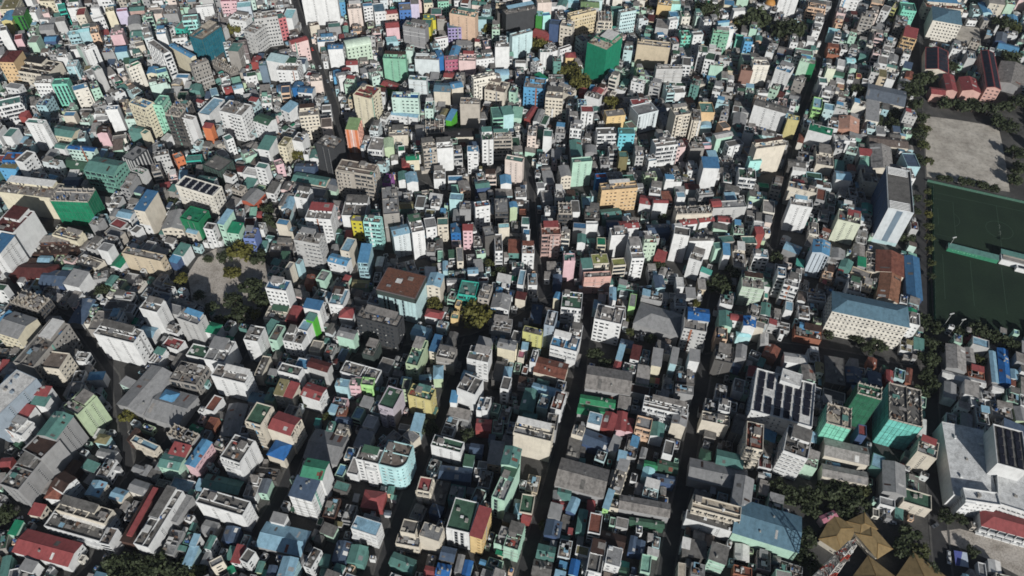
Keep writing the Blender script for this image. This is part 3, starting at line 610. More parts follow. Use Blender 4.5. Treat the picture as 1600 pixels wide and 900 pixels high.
hall|59.3|298.0|-0.237|16.4|12.2|21.0|W|C2|t|wn|white hotel like block with long window rows left of the grey hall
hall|57.6|257.3|-0.154|25.7|16.0|10.0|G|C2|m|nn|large grey gabled hall right of the dark avenue
|63.5|269.1|-0.302|3.8|7.9|8.0|C|R|h|nn|
|65.9|277.3|-0.294|3.3|10.9|10.0|G|L|s|nn|
|75.0|277.5|-0.251|5.1|10.0|10.0|W|R2|s|wn|
|2.5|277.0|-0.086|3.5|4.5|13.5|Yw|L|f|nn|
|8.9|279.9|-0.133|3.6|4.9|10.0|W|L|s|nn|
|6.9|275.4|-0.159|3.9|5.6|8.0|C|P|f|nn|
|14.4|270.9|-0.223|3.5|9.0|12.4|W|D|t|nn|
house|15.7|306.5|-0.106|7.4|16.7|9.0|D|U|f|nn|dark grey house with blue flat roof left of slim pale blue grey tower
|5.9|319.6|-0.200|6.3|5.5|10.0|C|R2|s|nn|
|54.0|316.0|-0.161|4.7|7.3|9.0|L|L|f|wn|
|57.3|320.9|-0.120|4.7|5.5|10.0|G|G|f|nn|
|63.8|321.8|-0.066|4.0|10.8|12.4|W|L|m|nn|
|76.6|319.5|-0.196|4.1|10.8|10.0|X|G|f|nn|
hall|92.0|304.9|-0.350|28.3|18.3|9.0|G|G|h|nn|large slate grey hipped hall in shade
apartment_block|111.1|296.3|-0.182|13.5|17.4|21.0|G3|C2|t|wn|grey white block with a vivid blue roof behind its terrace
+|112.7|298.7|-0.132|12.3|9.2|22.6|G3|B|m|nn|
|108.5|273.5|-0.160|5.9|8.1|14.5|W|G|s|nn|
house|102.8|262.3|-0.152|11.0|7.9|9.0|D|C2|d|nn|dark grey house with dusty grey cluttered rooftop behind long white block
|86.8|272.6|-0.190|5.6|12.0|12.4|Yw|G|s|nn|
|96.6|272.6|-0.249|3.8|11.2|14.5|L|G|s|nn|
apartment_block|125.9|274.9|-0.220|10.5|12.0|15.6|D|C2|d|nn|dark block with a rubble strewn roof right of the avenue
apartment_block|127.6|292.0|-0.181|6.9|8.7|13.5|O2|D|t|nn|peach block beside the avenue
apartment_block|132.2|304.3|-0.136|7.4|12.0|12.4|M|T|m|nn|mint apartment block with teal sheet roof in front of pale green white block
house|139.1|305.6|-0.161|7.1|5.0|12.4|W|R|a|wn|white house with a red vaulted roof
house|145.5|300.0|-0.194|7.0|7.5|15.6|W|B|m|nn|white house with a bright blue roof right of the avenue
|152.3|299.1|-0.326|5.0|4.9|14.5|C|C2|f|nn|
|143.0|296.0|-0.049|8.5|3.5|8.0|A|A|h|nn|
|137.1|278.4|-0.251|5.9|10.3|13.5|G|G|m|nn|
|135.2|275.5|-0.292|5.6|9.3|8.0|U|U|m|nn|
|135.2|319.2|-0.229|7.9|7.5|13.5|W|D|d|nn|
|154.8|292.4|-0.200|4.4|8.6|9.0|G|G3|m|nn|
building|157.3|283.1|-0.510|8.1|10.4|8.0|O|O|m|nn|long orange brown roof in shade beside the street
apartment_block|218.8|307.9|-0.249|44.6|16.8|22.1|Cw|S|h|wn|long cream apartment slab with rows of balconies under a blue grey roof
shed|184.1|301.0|-0.209|15.9|9.5|7.0|O|N|d|nn|rusty orange shacks with a blue awning below the long cream slab
|185.0|303.4|-0.253|11.5|5.2|8.0|U|B2|m|nn|
shed|171.1|278.9|-0.145|13.0|6.4|8.0|W|G3|m|nn|pale grey sheet roof shed right of long orange brown roof
house|191.8|270.2|-0.206|11.5|20.2|10.0|D|D|f|nn|dark grey house with dark grey flat roof left of tall dark green netted tower
shed|202.8|267.7|-0.166|8.5|11.1|8.0|U|U|m|nn|blue sheet roof shed left of tall dark green netted tower
|214.8|265.9|-0.203|7.3|9.0|8.0|U|U|m|nn|
|208.3|264.8|-0.041|9.2|3.9|7.0|T|T|m|nn|
|224.1|267.8|-0.283|3.6|9.1|8.0|R|R|m|nn|
|217.8|279.4|-0.365|4.9|6.3|6.0|O|O|m|nn|
|176.0|319.8|-0.270|4.6|7.7|9.0|W|L|f|nn|
|191.8|320.4|-0.167|5.6|9.3|7.0|G|D|d|nn|
apartment_block|246.6|305.1|-0.284|6.5|9.8|17.8|W|G|t|wn|small white block with a stair balcony at the end of the long cream slab
hall|268.7|283.3|-0.313|10.7|18.6|8.0|G|G2|m|nn|pale grey gabled hall beside the street trees
|278.7|286.4|-0.228|4.9|11.1|7.0|G|G2|m|nn|
hall|269.3|269.5|-0.302|23.8|4.5|6.0|W|W|m|nn|group of low white sheet roofs below the grey gabled hall
|278.4|274.1|-0.292|9.0|8.0|6.0|O|O|d|nn|
|290.1|278.3|-0.297|3.5|24.3|7.0|G|L|m|nn|
shed|296.4|279.0|-0.323|5.7|27.0|7.0|B|B|m|nn|blue roofed shed at the right edge
stand|286.4|302.4|-0.360|10.6|4.0|4.0|R|R|s|nn|small stand with a red roof at the pitch edge
|237.1|270.2|-0.386|3.0|11.4|6.0|O|O|m|nn|
apartment_block|-299.4|386.2|-0.010|25.4|12.9|23.1|NV2|G|k|kk|building wrapped in emerald green netting with a bare grey top
apartment_block|-323.8|355.0|-0.211|16.6|21.2|27.9|W|R2|t|nn|big white blank side wall with a dark red roof and terrace at the left edge
apartment_block|-322.9|335.3|-0.232|9.4|14.6|25.5|W|B3|s|ss|white slab with slit windows and blue roof at the left edge
house|-297.6|361.6|-0.291|19.8|8.0|9.9|Yw|C2|d|wn|cream yellow house with dusty grey cluttered rooftop behind dark sunken rooftop
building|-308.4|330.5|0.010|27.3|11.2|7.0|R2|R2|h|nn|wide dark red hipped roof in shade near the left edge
building|-303.4|354.5|0.097|28.6|15.2|6.0|N|N|d|nn|dark sunken rooftop strewn with white sheets
house|-275.4|321.1|-0.232|11.0|11.7|11.0|W|G|s|nn|white house with grey sloping roof in front of dark sunken rooftop
|-264.4|345.4|-0.243|7.6|6.9|15.9|W|G|f|nn|
house|-275.7|340.0|-0.343|16.6|7.6|8.0|C|C2|d|nn|cream house with dusty grey cluttered rooftop right of dark sunken rooftop
|-264.8|328.7|0.266|8.3|6.7|7.0|G|G|d|nn|
|-255.7|324.4|-0.202|5.4|7.2|7.0|T|T|m|nn|
shed|-292.2|324.7|-0.046|16.0|12.6|7.0|U|U|m|nn|blue sheet roof shed right of wide dark red hipped roof
|-316.0|308.2|-0.143|8.2|4.8|15.9|W|V|f|wn|
apartment_block|-248.0|381.8|-0.181|7.8|18.3|23.1|C|B3|s|wn|beige blank slab with blue roof beside the mauve tower
|-254.6|368.5|-0.403|5.4|6.5|9.9|W|D|f|wn|
|-249.4|376.1|-0.212|8.1|7.0|9.9|W|G|f|ww|
house|-215.3|375.9|-0.297|14.1|12.5|18.3|V3|V3|f|nn|boxy house painted vivid green from wall to roof
house|-230.1|377.0|0.016|14.0|17.7|11.0|C|G|m|wn|grey gabled house left of the vivid green box
|-216.3|368.5|-0.251|7.9|4.9|9.9|C|L|m|wn|
|-202.3|366.3|-0.182|6.6|6.0|17.1|W|D|t|ww|
house|-192.2|371.0|-0.284|4.4|12.9|20.7|M|L|s|wn|stepped mint house above the sandy lot
+|-185.5|366.1|-0.146|7.7|9.0|15.9|M|V3|s|wn|
house|-174.9|363.2|-0.010|7.7|10.0|14.7|U2|C2|d|wn|periwinkle blue house beside the stepped mint house
shed|-218.0|350.3|-0.284|7.3|9.3|9.9|W|T|s|nn|white house with teal shed roof on the sandy lot's corner
|-220.9|344.4|-0.287|6.4|7.5|8.0|U|B2|s|nn|
apartment_block|-237.9|339.9|-0.226|27.9|5.9|15.9|C2w|C2|d|nw|broad beige blank wall left of the sandy lot
apartment_block|-129.6|376.5|-0.060|17.1|14.0|24.0|W|C2|t|wn|tall white windowed tower with cluttered grey roof right of the sandy lot
apartment_block|-131.8|351.4|-0.201|17.4|9.9|25.5|G3|C2|d|ww|grey white block with a rounded oval rooftop in front of the tall white tower
|-155.2|372.8|-0.182|7.8|5.2|17.1|C|B2|f|nn|
|-151.4|372.8|-0.275|6.7|5.8|11.0|C|L|f|nn|
building|-154.9|361.3|-0.001|16.4|11.1|6.0|C2|C2|d|nn|round walled low roof right of the lot trees
apartment_block|-147.0|400.6|-0.197|9.4|10.0|18.3|W|D|t|nn|white apartment block with dark grey flat rooftop in front of long teal sheet roofs
apartment_block|-105.3|376.3|-0.070|8.0|5.2|19.5|Y4|G|f|wn|bright yellow block beside a pale aqua one
apartment_block|-93.5|369.3|-0.090|11.1|6.2|25.5|A4|G|t|bw|pale aqua block with rounded balconies beside a bright yellow one
|-108.1|353.2|-0.225|6.2|12.3|17.1|C|L|f|wn|
house|-113.4|345.1|-0.289|13.4|7.3|11.0|W|B2|m|wn|white house with blue sheet roof right of mint blank house
house|-95.9|345.2|-0.033|6.4|15.3|17.1|L|B2|s|bn|narrow aqua house with a long sky blue roof
|-142.6|333.5|-0.284|3.3|7.4|15.9|C|G|f|nn|
|-137.7|339.1|-0.314|3.0|4.7|14.7|L|G|f|nn|
apartment_block|-142.2|309.1|-0.158|13.2|8.5|25.5|W|B3|t|wn|white tower of square windows with half blue roof right of the sandy lot trees
house|-121.1|330.9|-0.310|6.2|8.9|11.0|M|G|f|nn|mint blank house with small grey roof
|-130.1|330.2|-0.028|5.6|8.4|7.0|O|O|m|nn|
|-119.1|357.9|0.007|5.1|9.0|7.0|G|G|m|nn|
|-112.0|372.0|0.017|4.5|6.2|8.0|R|R|s|nn|
apartment_block|-109.2|390.4|-0.001|16.0|19.3|17.1|W|D|t|nn|white apartment block with dark grey flat rooftop behind bright yellow block
|-158.4|398.9|-0.006|7.8|12.1|9.9|W|L|m|nn|
|-161.4|402.1|-0.173|4.7|13.7|9.9|C|C2|m|nn|
|-178.2|391.7|0.126|3.4|4.5|6.0|R|R|h|nn|
apartment_block|-84.2|388.0|0.174|10.5|26.8|25.5|G2|G|t|sn|long grey slab of small windows running back from the street
|-80.2|384.1|0.010|7.0|10.6|11.0|W|W|t|wn|
apartment_block|-75.2|364.5|0.367|11.0|8.6|20.7|W3|L|m|sn|white block with pale blue roof and green base
apartment_block|-64.6|366.2|0.315|8.2|15.4|25.5|W|C2|t|sn|narrow bright white slab with a thin line of slits beside the pale blue roof
|-57.0|379.1|0.260|7.4|9.6|14.7|W|G|f|wn|
|-48.6|380.6|0.100|7.2|6.9|14.7|C|T|f|wn|
house|-39.6|377.8|0.083|6.5|8.9|11.0|B3|B3|m|wn|vivid blue house walls and roof alike
house|-30.9|371.4|0.052|6.4|5.1|18.3|P|R|s|wn|pale pink house with a crimson roof
apartment_block|-22.4|391.6|0.256|10.2|5.3|21.9|W|R|t|wn|white block with red roof and green stair hood
apartment_block|-16.6|366.5|0.256|6.9|9.2|20.7|D|G|f|nn|dark grey apartment block with grey flat roof right of vivid blue house walls
apartment_block|-9.2|396.5|0.069|9.1|14.2|17.1|D|G|f|bn|dark grey apartment block with grey flat roof behind slim white house
|-6.9|376.3|0.149|7.3|4.2|17.1|C|A|f|nn|
house|-9.9|358.5|0.076|4.9|15.9|18.3|W|C2|t|bn|slim white house with stacked arched balconies beside a tree
|-35.2|353.9|0.118|4.2|12.8|11.0|C|G|f|wn|
|-25.8|340.2|0.129|6.6|5.2|9.9|W|L|m|nn|
house|-48.4|324.4|-0.173|8.7|10.6|17.1|C|L|m|wn|cream house with sky blue roof beside the rusty roofed block
|-39.0|332.6|0.055|6.2|3.7|8.0|W|G|m|nn|
|-18.7|332.7|0.078|6.5|3.7|9.9|W|R2|f|nn|
|-48.3|354.7|0.102|3.5|8.9|8.0|M|M|f|nn|
|-44.0|343.4|0.072|3.0|8.6|9.9|L|L|m|nn|
|-54.9|361.9|-0.042|5.8|9.0|8.0|G|C2|d|nn|
|-49.8|365.2|0.071|4.3|8.1|8.0|G|D|m|nn|
|-40.9|403.7|-0.063|9.0|6.7|17.1|A|L|f|nn|
|-34.2|396.1|0.020|7.7|8.2|15.9|G|C2|d|nn|
|-40.2|392.0|0.030|4.4|11.4|9.9|G|G|m|nn|
|-55.7|403.9|-0.045|6.5|6.7|9.9|W|C2|d|wn|
|-76.7|400.6|0.137|10.4|6.7|9.9|T|Y2|m|nn|
apartment_block|24.5|369.2|0.069|12.7|10.7|21.9|P3|O|t|bw|dusty pink block of balconies beside the central street
|-1.0|396.9|0.139|4.9|5.4|17.1|E|B2|m|nn|
|8.7|376.9|-0.044|4.7|5.8|11.0|W|B2|f|nn|
|7.9|388.2|-0.031|5.5|7.5|11.0|W|T|f|nn|
apartment_block|9.8|356.6|0.024|8.0|8.9|15.9|W|O|d|wn|white apartment block with orange cluttered rooftop left of dusty pink block
|5.8|400.1|0.013|4.5|5.5|8.0|O|O|f|nn|
|6.0|334.7|-0.138|4.0|13.4|11.0|W|L|f|nn|
|13.0|333.6|0.039|5.8|10.2|11.0|W|C2|d|wn|
apartment_block|34.6|394.1|0.026|9.1|10.8|18.3|D|C2|b|bb|dark grey apartment block with dusty grey bare column top behind dusty pink block
|42.4|400.6|0.036|5.5|12.1|14.7|W|D|f|nn|
apartment_block|53.7|395.1|-0.022|10.3|13.0|14.7|D|C2|d|nn|bare weathered concrete roof terrace
|44.6|380.0|-0.061|8.7|5.2|15.9|G|B3|f|nn|
|45.4|367.2|-0.080|5.3|8.1|15.9|W|T|m|nn|
|53.0|382.8|0.023|8.0|3.0|15.9|W|W|f|nn|
|58.7|366.8|-0.022|5.7|7.1|14.7|Yw|V3|f|bn|
apartment_block|70.1|370.1|0.107|11.7|7.1|20.7|W|D|t|nn|broad white blank wall below a red roofed house
house|77.8|380.9|0.156|12.6|6.8|17.1|W|R|m|nn|white house with a light red roof above a broad white wall
|68.5|387.9|0.067|9.0|6.4|11.0|U|U|m|nn|
shed|67.5|399.3|0.198|13.9|8.9|9.9|T|T|m|nn|teal sheet roof shed right of bare weathered concrete roof terrace
house|56.8|349.5|0.120|10.6|8.7|15.9|C|Y3|f|bn|house with an olive yellow roof and blue hatch
|69.0|348.0|0.154|8.5|6.3|14.7|C|Y3|f|bn|
|48.0|345.2|0.130|6.7|8.1|14.7|W|T|s|nn|
apartment_block|36.4|346.0|0.040|7.2|6.7|19.5|P|T|f|nn|tall pink blank block with teal roof
apartment_block|54.3|335.1|0.110|17.5|4.7|15.9|P4|C2|t|nn|wide salmon pink blank wall below the olive roofs
apartment_block|80.0|354.7|0.082|8.3|17.6|20.7|W|C2|t|wn|white window banded block with one green roof stripe
|29.3|336.4|-0.060|5.5|8.4|8.0|U|U|m|nn|
|102.4|407.1|0.017|10.2|3.9|15.9|W|R|m|nn|
apartment_block|95.6|412.9|-0.183|12.9|8.8|11.0|W|R|m|nn|long low red roof over white walls
|117.9|416.6|0.060|5.9|5.7|14.7|W|L|f|nn|
apartment_block|124.7|400.7|0.091|25.1|7.7|14.7|C|C2|b|nn|long low block topped by a row of bare concrete columns
apartment_block|150.0|406.4|0.125|24.2|7.2|15.9|G3|G|f|sn|long pale grey block beside red roofs
|140.7|406.6|0.167|6.9|6.1|17.1|R|R|m|nn|
building|121.1|393.2|0.203|11.6|4.8|9.9|W|R|m|nn|first of three red roofs in a row, from the left
building|134.0|396.5|0.209|10.6|4.8|9.9|W|R|m|nn|middle one of three red roofs in a row
building|147.2|397.1|-0.104|9.2|5.4|9.9|W|R|m|nn|last of three red roofs in a row, on the right
apartment_block|110.8|367.5|-0.190|10.1|7.7|25.5|W|D|f|sn|tall white slab half in shade with a dotted slit column
apartment_block|125.0|368.0|0.067|16.6|3.0|18.3|W|D|m|nn|wide bright white blank wall in the centre right
apartment_block|120.2|352.9|-0.388|8.3|9.9|18.3|W|C2|d|nn|white apartment block with dusty grey cluttered rooftop in front of wide bright white blank wall
|137.6|366.6|0.178|7.4|5.8|14.7|M|T|f|nn|
|141.5|362.3|-0.090|4.4|9.8|14.7|W|B2|s|nn|
house|151.3|362.6|-0.105|8.2|21.6|9.9|C|C2|d|nn|cream house with dusty grey cluttered rooftop behind pale green white block
|160.0|376.2|0.049|9.7|7.2|11.0|C|T|f|wn|
|167.1|381.5|0.068|5.4|6.2|14.7|R|R|s|nn|
|168.1|388.2|-0.174|6.8|5.5|14.7|W|W|f|nn|
apartment_block|152.7|331.3|-0.151|13.9|10.8|18.3|E2|C2|d|sn|pale green white block with slit rows and littered roof beside dark trees
|94.9|335.7|0.071|6.2|10.7|9.9|L|U|m|nn|
|108.5|336.5|-0.029|4.7|8.3|9.9|W|W|f|nn|
apartment_block|90.2|365.1|0.044|8.3|7.0|19.5|E2|G|t|wn|pale green apartment block with grey flat rooftop right of white window banded block
|98.8|361.2|-0.410|6.6|8.3|8.0|R|R|s|nn|
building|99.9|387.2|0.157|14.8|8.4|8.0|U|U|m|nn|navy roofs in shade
apartment_block|197.5|401.5|-0.208|14.7|8.3|24.3|W|C2|t|sn|sunlit white slab beside the right hand street
apartment_block|230.0|393.1|-0.320|14.9|11.6|19.9|E3|D|t|sn|pale creamy block with one dotted slit column near the striped tower
|241.2|418.8|-0.287|6.3|9.5|10.0|W|C2|f|nn|
apartment_block|201.6|359.7|-0.294|10.5|12.3|22.1|L3|B2|m|gn|pale blue grid fronted tower with sky blue roof
|203.7|379.5|-0.514|5.6|11.7|8.0|C|C2|f|nn|
apartment_block|171.7|338.2|-0.209|5.0|7.8|20.7|W|B2|t|bn|white banded block with a small sky blue roof
apartment_block|177.2|332.0|-0.316|9.1|10.1|19.5|W|G|t|bn|white block of horizontal balcony bands with grey roof
|234.7|371.7|-0.276|7.3|12.5|8.0|C|C2|m|nn|
|219.5|368.4|-0.274|9.0|9.4|8.0|G|G|m|nn|
|222.8|359.1|-0.495|7.4|8.3|8.0|T|T|m|nn|
|217.8|348.3|-0.338|8.1|6.2|8.0|W|G3|d|nn|
apartment_block|264.6|409.5|-0.262|16.4|45.6|32.0|ST|D|F|ns|tall slab with white and grey striped end and roof frames beside the football pitch
building|252.4|361.0|-0.298|17.6|20.8|8.0|C|O|m|nn|dark rust brown gabled sheet roof near the football pitch
building|245.7|340.1|-0.384|12.9|25.9|8.0|C|O3|m|nn|lighter orange brown sheet roof near the football pitch
shed|265.6|350.8|-0.260|9.3|39.4|6.0|U|B3|m|nn|long blue shed roof beside the tree lined road
|240.9|363.0|-0.252|6.2|18.9|7.0|C|C2|d|nn|
apartment_block|-395.4|495.6|0.468|16.5|9.8|18.3|W|T|f|bb|white rounded balcony block at the left edge
apartment_block|-356.2|461.7|-0.095|13.7|4.9|26.0|W|T|f|sn|tall white slab with a thin slit column standing over a grey yard
house|-344.5|469.8|-0.175|19.1|11.2|11.0|Yw|T|m|wn|cream yellow house with teal sheet roof left of pale mint block
apartment_block|-317.8|443.0|-0.119|20.1|4.2|17.1|E4|B|m|wn|pale mint block with a long blue roof
|-340.5|453.8|-0.209|8.3|5.8|9.9|W|T|m|nn|
apartment_block|-360.3|429.9|0.034|15.3|8.7|18.3|B3|O|f|bb|bright blue painted block with open balconies near the left edge
apartment_block|-362.7|423.8|-0.069|12.9|8.1|15.9|B4|Y2|f|ww|blue apartment block with olive flat roof behind long cream blank wall
apartment_block|-348.9|424.6|-0.297|7.0|11.9|23.1|W|D|f|nw|white block with a grid of square windows on its side near the blue one
apartment_block|-293.2|422.6|-0.216|23.0|15.2|18.3|M3|T|m|bw|wide teal green block with balcony rows and a teal roof
house|-312.6|466.6|0.288|7.2|8.0|15.9|P|N|m|nn|pink blank house beside a narrow dark lane
shed|-329.4|440.1|-0.172|27.3|9.2|6.0|V|V|m|nn|green sheet roof shed in front of pale mint block
|-319.9|418.8|0.056|11.3|9.4|6.0|U|U|m|nn|
apartment_block|-326.4|399.6|0.131|9.7|12.8|18.3|Yw|C2|f|nn|cream yellow apartment block with dusty grey flat roof right of long cream blank wall
apartment_block|-311.6|488.8|0.147|9.1|5.5|20.7|W|B3|f|nn|white apartment block with blue flat roof behind pink blank house
|-349.6|492.3|0.059|8.4|6.3|11.0|C|B2|f|nn|
|-385.2|491.2|-0.040|5.5|6.9|9.9|R|R|s|nn|
apartment_block|-332.7|394.8|-0.121|39.5|15.0|20.7|Yw|C2|d|nn|long cream blank wall left of the emerald netted building
apartment_block|-275.1|434.6|-0.417|9.7|14.1|21.9|K2|G|f|gg|charcoal slab ribbed with pale vertical lines
apartment_block|-285.2|485.1|-0.422|16.1|8.8|29.1|Yw|B2|t|bw|tall pale yellow block with a sky blue roof
apartment_block|-272.5|490.3|-0.093|7.3|12.7|27.9|M2|T|f|ww|narrow mint tower beside the pale yellow block
apartment_block|-251.8|475.7|-0.283|19.4|4.9|25.0|W|C2|d|sw|tall white tower with dotted slits under a rough concrete top
apartment_block|-256.2|481.3|-0.164|11.2|19.4|27.9|D|C2|b|bb|rough concrete building still under construction
apartment_block|-216.1|489.0|-0.284|19.3|14.8|24.0|W|C2|t|ww|tall white tower with a green banded crown
apartment_block|-239.4|499.7|-0.280|9.5|22.4|17.1|W|L|f|nn|white apartment block with pale blue flat roof right of rough concrete building still
apartment_block|-217.3|411.2|-0.132|12.4|6.9|18.3|W|T|m|ww|white apartment block with teal sheet roof right of large cream white balcony block
apartment_block|-218.0|399.3|-0.344|30.4|10.7|23.1|Cw|W|p|ww|large cream white balcony block with dark panels in its roof court
building|-186.3|406.7|-0.365|12.1|13.5|8.0|O5|G|m|nn|grey roof with a wide red orange parapet
apartment_block|-214.7|430.2|-0.451|15.7|13.7|18.3|D2|D|f|kk|dark block behind green netting beside the cream white complex
house|-251.3|447.4|0.676|6.5|6.1|9.9|O4|G|f|wn|small orange painted house with windows
|-239.0|445.5|0.183|10.8|6.5|9.9|A2|T|f|bn|
|-259.2|441.0|0.385|9.6|5.5|17.1|G3|D|d|wn|
|-214.8|458.5|0.736|5.7|6.4|19.5|W|T|f|wn|
|-203.6|436.7|-0.125|7.0|7.2|8.0|W|R2|h|nn|
|-234.6|474.5|-0.163|6.7|5.4|17.1|O4|R|s|nn|
|-192.8|431.9|-0.216|10.3|8.1|9.9|W|W|f|nn|
|-279.3|465.1|-0.432|4.7|4.9|17.1|Yw|T|f|nn|
|-290.4|475.0|-0.208|11.5|7.0|11.0|T|T|m|nn|
apartment_block|-193.6|483.1|-0.424|13.8|10.0|18.3|W|V|m|wn|white block with a dark green pitched roof left of the black tower
apartment_block|-185.2|455.6|-0.196|8.7|14.5|17.1|W|T|s|wn|white apartment block with teal sloping roof left of tall beige blank block
house|-173.0|459.5|-0.245|6.5|11.0|17.1|Yw|Y2|f|ww|cream house with olive roof beside a round bushy tree
|-163.1|466.0|-0.242|8.5|10.4|15.9|W|D|t|nn|
apartment_block|-160.3|489.9|0.214|14.3|11.3|23.1|C|C2|d|wn|tall beige blank block beside the railway straight street
|-152.6|511.4|0.175|7.1|7.4|11.0|W|C2|f|bn|
apartment_block|-117.9|509.0|-0.350|15.4|15.9|29.1|Yw|R|t|sw|tall cream tower with a red roof
apartment_block|-123.8|475.6|-0.067|8.6|12.5|21.9|O4p|V4|s|ob|orange and white striped block with a sloping green roof
apartment_block|-136.6|449.9|-0.382|16.1|12.9|25.5|K|C2|d|nn|black blank tower with a dusty grey roof
apartment_block|-112.1|421.7|-0.197|27.1|11.8|25.5|C3|N2x|t|bb|large beige apartment block with brown terraces right of the black tower
house|-173.3|437.4|0.544|5.6|6.1|14.7|P|C2|f|wn|pale pink house left of the black tower
building|-148.0|425.2|-0.204|25.6|9.5|9.9|C|T|m|nn|long teal sheet roofs in front of the black tower
shed|-154.9|439.2|-0.006|14.7|10.8|8.0|U|U|m|nn|blue sheet roof shed behind long teal sheet roofs
|-181.8|427.4|-0.248|8.2|5.8|19.5|W|T|f|wn|
|-179.6|505.0|-0.531|8.8|11.6|14.7|W|L|s|wn|
house|-105.9|467.7|-0.105|11.2|15.4|11.0|W|C2|f|bn|white house with dusty grey flat roof behind large beige apartment block
|-151.7|457.5|0.001|6.6|10.4|7.0|W|T|m|nn|
apartment_block|-88.9|514.4|-0.005|21.1|7.9|23.1|E4|B|t|wn|wide pale mint block with a blue roof and white base
house|-90.0|510.1|-0.139|21.7|5.2|8.0|W|L|m|wn|white house with pale blue sheet roof in front of wide pale mint block
house|-52.6|507.6|-0.292|4.5|13.1|9.9|X2|B2|s|nn|small cube house painted neon green
apartment_block|-37.6|509.4|-0.005|15.4|8.5|23.1|C3|C2|d|nn|blank grey beige block behind the neon green cube
building|-45.0|485.6|0.085|22.6|10.2|9.9|C|K|m|nn|dark roofed long building around a beige court
house|-64.3|491.3|0.096|14.8|15.1|11.0|D|D|b|nn|dark grey house with dark grey bare column top left of small cube house
apartment_block|-64.8|453.5|0.274|9.9|10.3|23.1|C3|D|d|bn|beige block with tiers of balconies left of the slim white tower
apartment_block|-53.4|455.7|0.177|11.9|10.1|21.9|W|D|d|nn|white apartment block with dark grey cluttered rooftop left of dark roofed long building
apartment_block|-32.3|453.6|0.053|8.2|6.9|20.7|W|B2|f|wn|slim white tower with sky blue roof and rows of small windows
apartment_block|-22.4|466.1|0.139|8.3|13.1|24.0|W|V|t|ww|slim tower of dark windows with a green top
apartment_block|-11.1|470.4|0.106|13.2|9.2|20.7|C3|C2|d|bb|beige apartment block with dusty grey cluttered rooftop behind tall pale cream blank slab
|-16.3|506.0|0.164|8.6|14.1|15.9|M2|T|f|bn|
|-8.3|506.1|0.273|8.4|9.6|17.1|A|T|s|nn|
|-55.9|436.6|0.089|8.5|12.0|9.9|W|C2|d|wn|
house|-77.6|453.8|0.148|9.5|6.4|9.9|Yw|V3|m|nn|cream house with a bright green roof
|-82.7|451.0|0.143|5.5|10.1|7.0|R|R|m|nn|
|-75.6|429.2|0.245|8.1|11.0|11.0|W|L|m|nn|
|-82.0|432.1|0.134|6.9|9.7|9.9|W|T|m|nn|
house|-92.8|429.2|-0.178|5.6|10.4|9.9|V5|D|f|nn|narrow magenta painted house
|-97.2|468.8|0.166|7.2|11.8|11.0|E|E|m|nn|
house|-92.0|485.1|0.111|14.7|10.9|9.9|C|C2|d|nn|cream house with dusty grey cluttered rooftop in front of wide pale mint block
|-24.0|425.5|0.227|10.2|7.1|9.9|U|T|m|nn|
|-7.2|431.7|0.104|7.8|9.5|9.9|W|B2|m|nn|
apartment_block|-1.1|440.1|-0.219|13.0|5.9|23.1|Cp|T|f|sn|tall pale cream blank slab with teal top
apartment_block|13.3|544.6|-0.115|16.8|15.2|18.3|B4|C2|t|ww|sky blue block with grey rooftop
apartment_block|29.1|526.9|-0.090|13.7|13.3|20.7|C|C2|t|ww|slim cream tower with dark window columns
apartment_block|45.4|488.6|-0.119|8.6|8.3|18.3|W|G|t|bn|white balcony block beside the long green grey roof
house|83.9|484.6|0.052|12.2|7.4|18.3|A5|T|f|ww|bright cyan house with white window frames
house|77.0|511.1|0.216|15.4|8.6|15.9|Y|C2|f|nn|sand yellow blank walled house
apartment_block|45.2|469.8|0.043|8.4|18.8|11.0|G|T|m|nn|long green grey roof running down the hill of houses
apartment_block|47.6|441.4|0.177|14.5|5.4|23.1|M|T|f|sn|pale mint tower with one column of slits
|35.5|434.8|0.164|7.5|12.0|17.1|C|G|m|wn|
|61.8|432.8|0.164|7.9|4.8|15.9|B3|R|f|nn|
apartment_block|72.9|416.6|0.162|25.9|7.6|20.7|Y5|C2|t|ww|peach apartment block with a red vertical stripe
|82.2|431.1|0.135|7.7|9.6|14.7|T|V|f|bn|
apartment_block|69.0|488.0|0.105|15.1|8.1|14.7|W|D|f|bn|white apartment block with dark grey flat roof left of bright cyan house
|10.7|517.1|-0.371|4.7|18.1|8.0|R|R|m|nn|
|17.0|511.2|-0.259|5.2|17.0|9.9|W|G|m|nn|
|21.9|506.5|-0.286|4.8|12.6|9.9|W|V|f|wn|
|-0.3|513.8|-0.080|7.7|12.9|9.9|M|M|s|nn|
|23.6|479.3|-0.067|6.7|8.4|17.1|W|T|f|nn|
|57.1|472.8|-0.025|8.9|9.1|7.0|G|G|a|nn|
|79.7|458.2|0.062|6.5|6.9|15.9|Y2|T|f|nn|
|54.7|510.7|0.031|9.7|8.5|18.3|W|R|f|wn|
apartment_block|125.7|500.7|0.283|12.6|10.8|26.7|C|G|t|wn|tall beige tower with a grey side and cluttered rooftop
+|139.2|503.2|-0.086|7.5|14.9|21.9|C|D|d|wn|
apartment_block|150.2|518.1|0.022|10.9|13.5|18.3|Y5|T|f|nn|tan block with a curved green edged roof
|150.8|513.3|-0.109|8.5|14.6|8.0|L|L|a|nn|
apartment_block|111.7|470.1|0.233|17.2|9.1|19.5|W|C2|t|bn|white block of stacked terraces beside a straight narrow lane
apartment_block|100.3|514.1|0.413|18.1|13.0|18.3|W3|G|f|gn|pale blue white apartment block with grey flat roof behind bright cyan house
apartment_block|97.6|523.9|0.139|14.3|7.2|18.3|W|R|f|wn|white apartment block with red flat roof right of sand yellow blank walled house
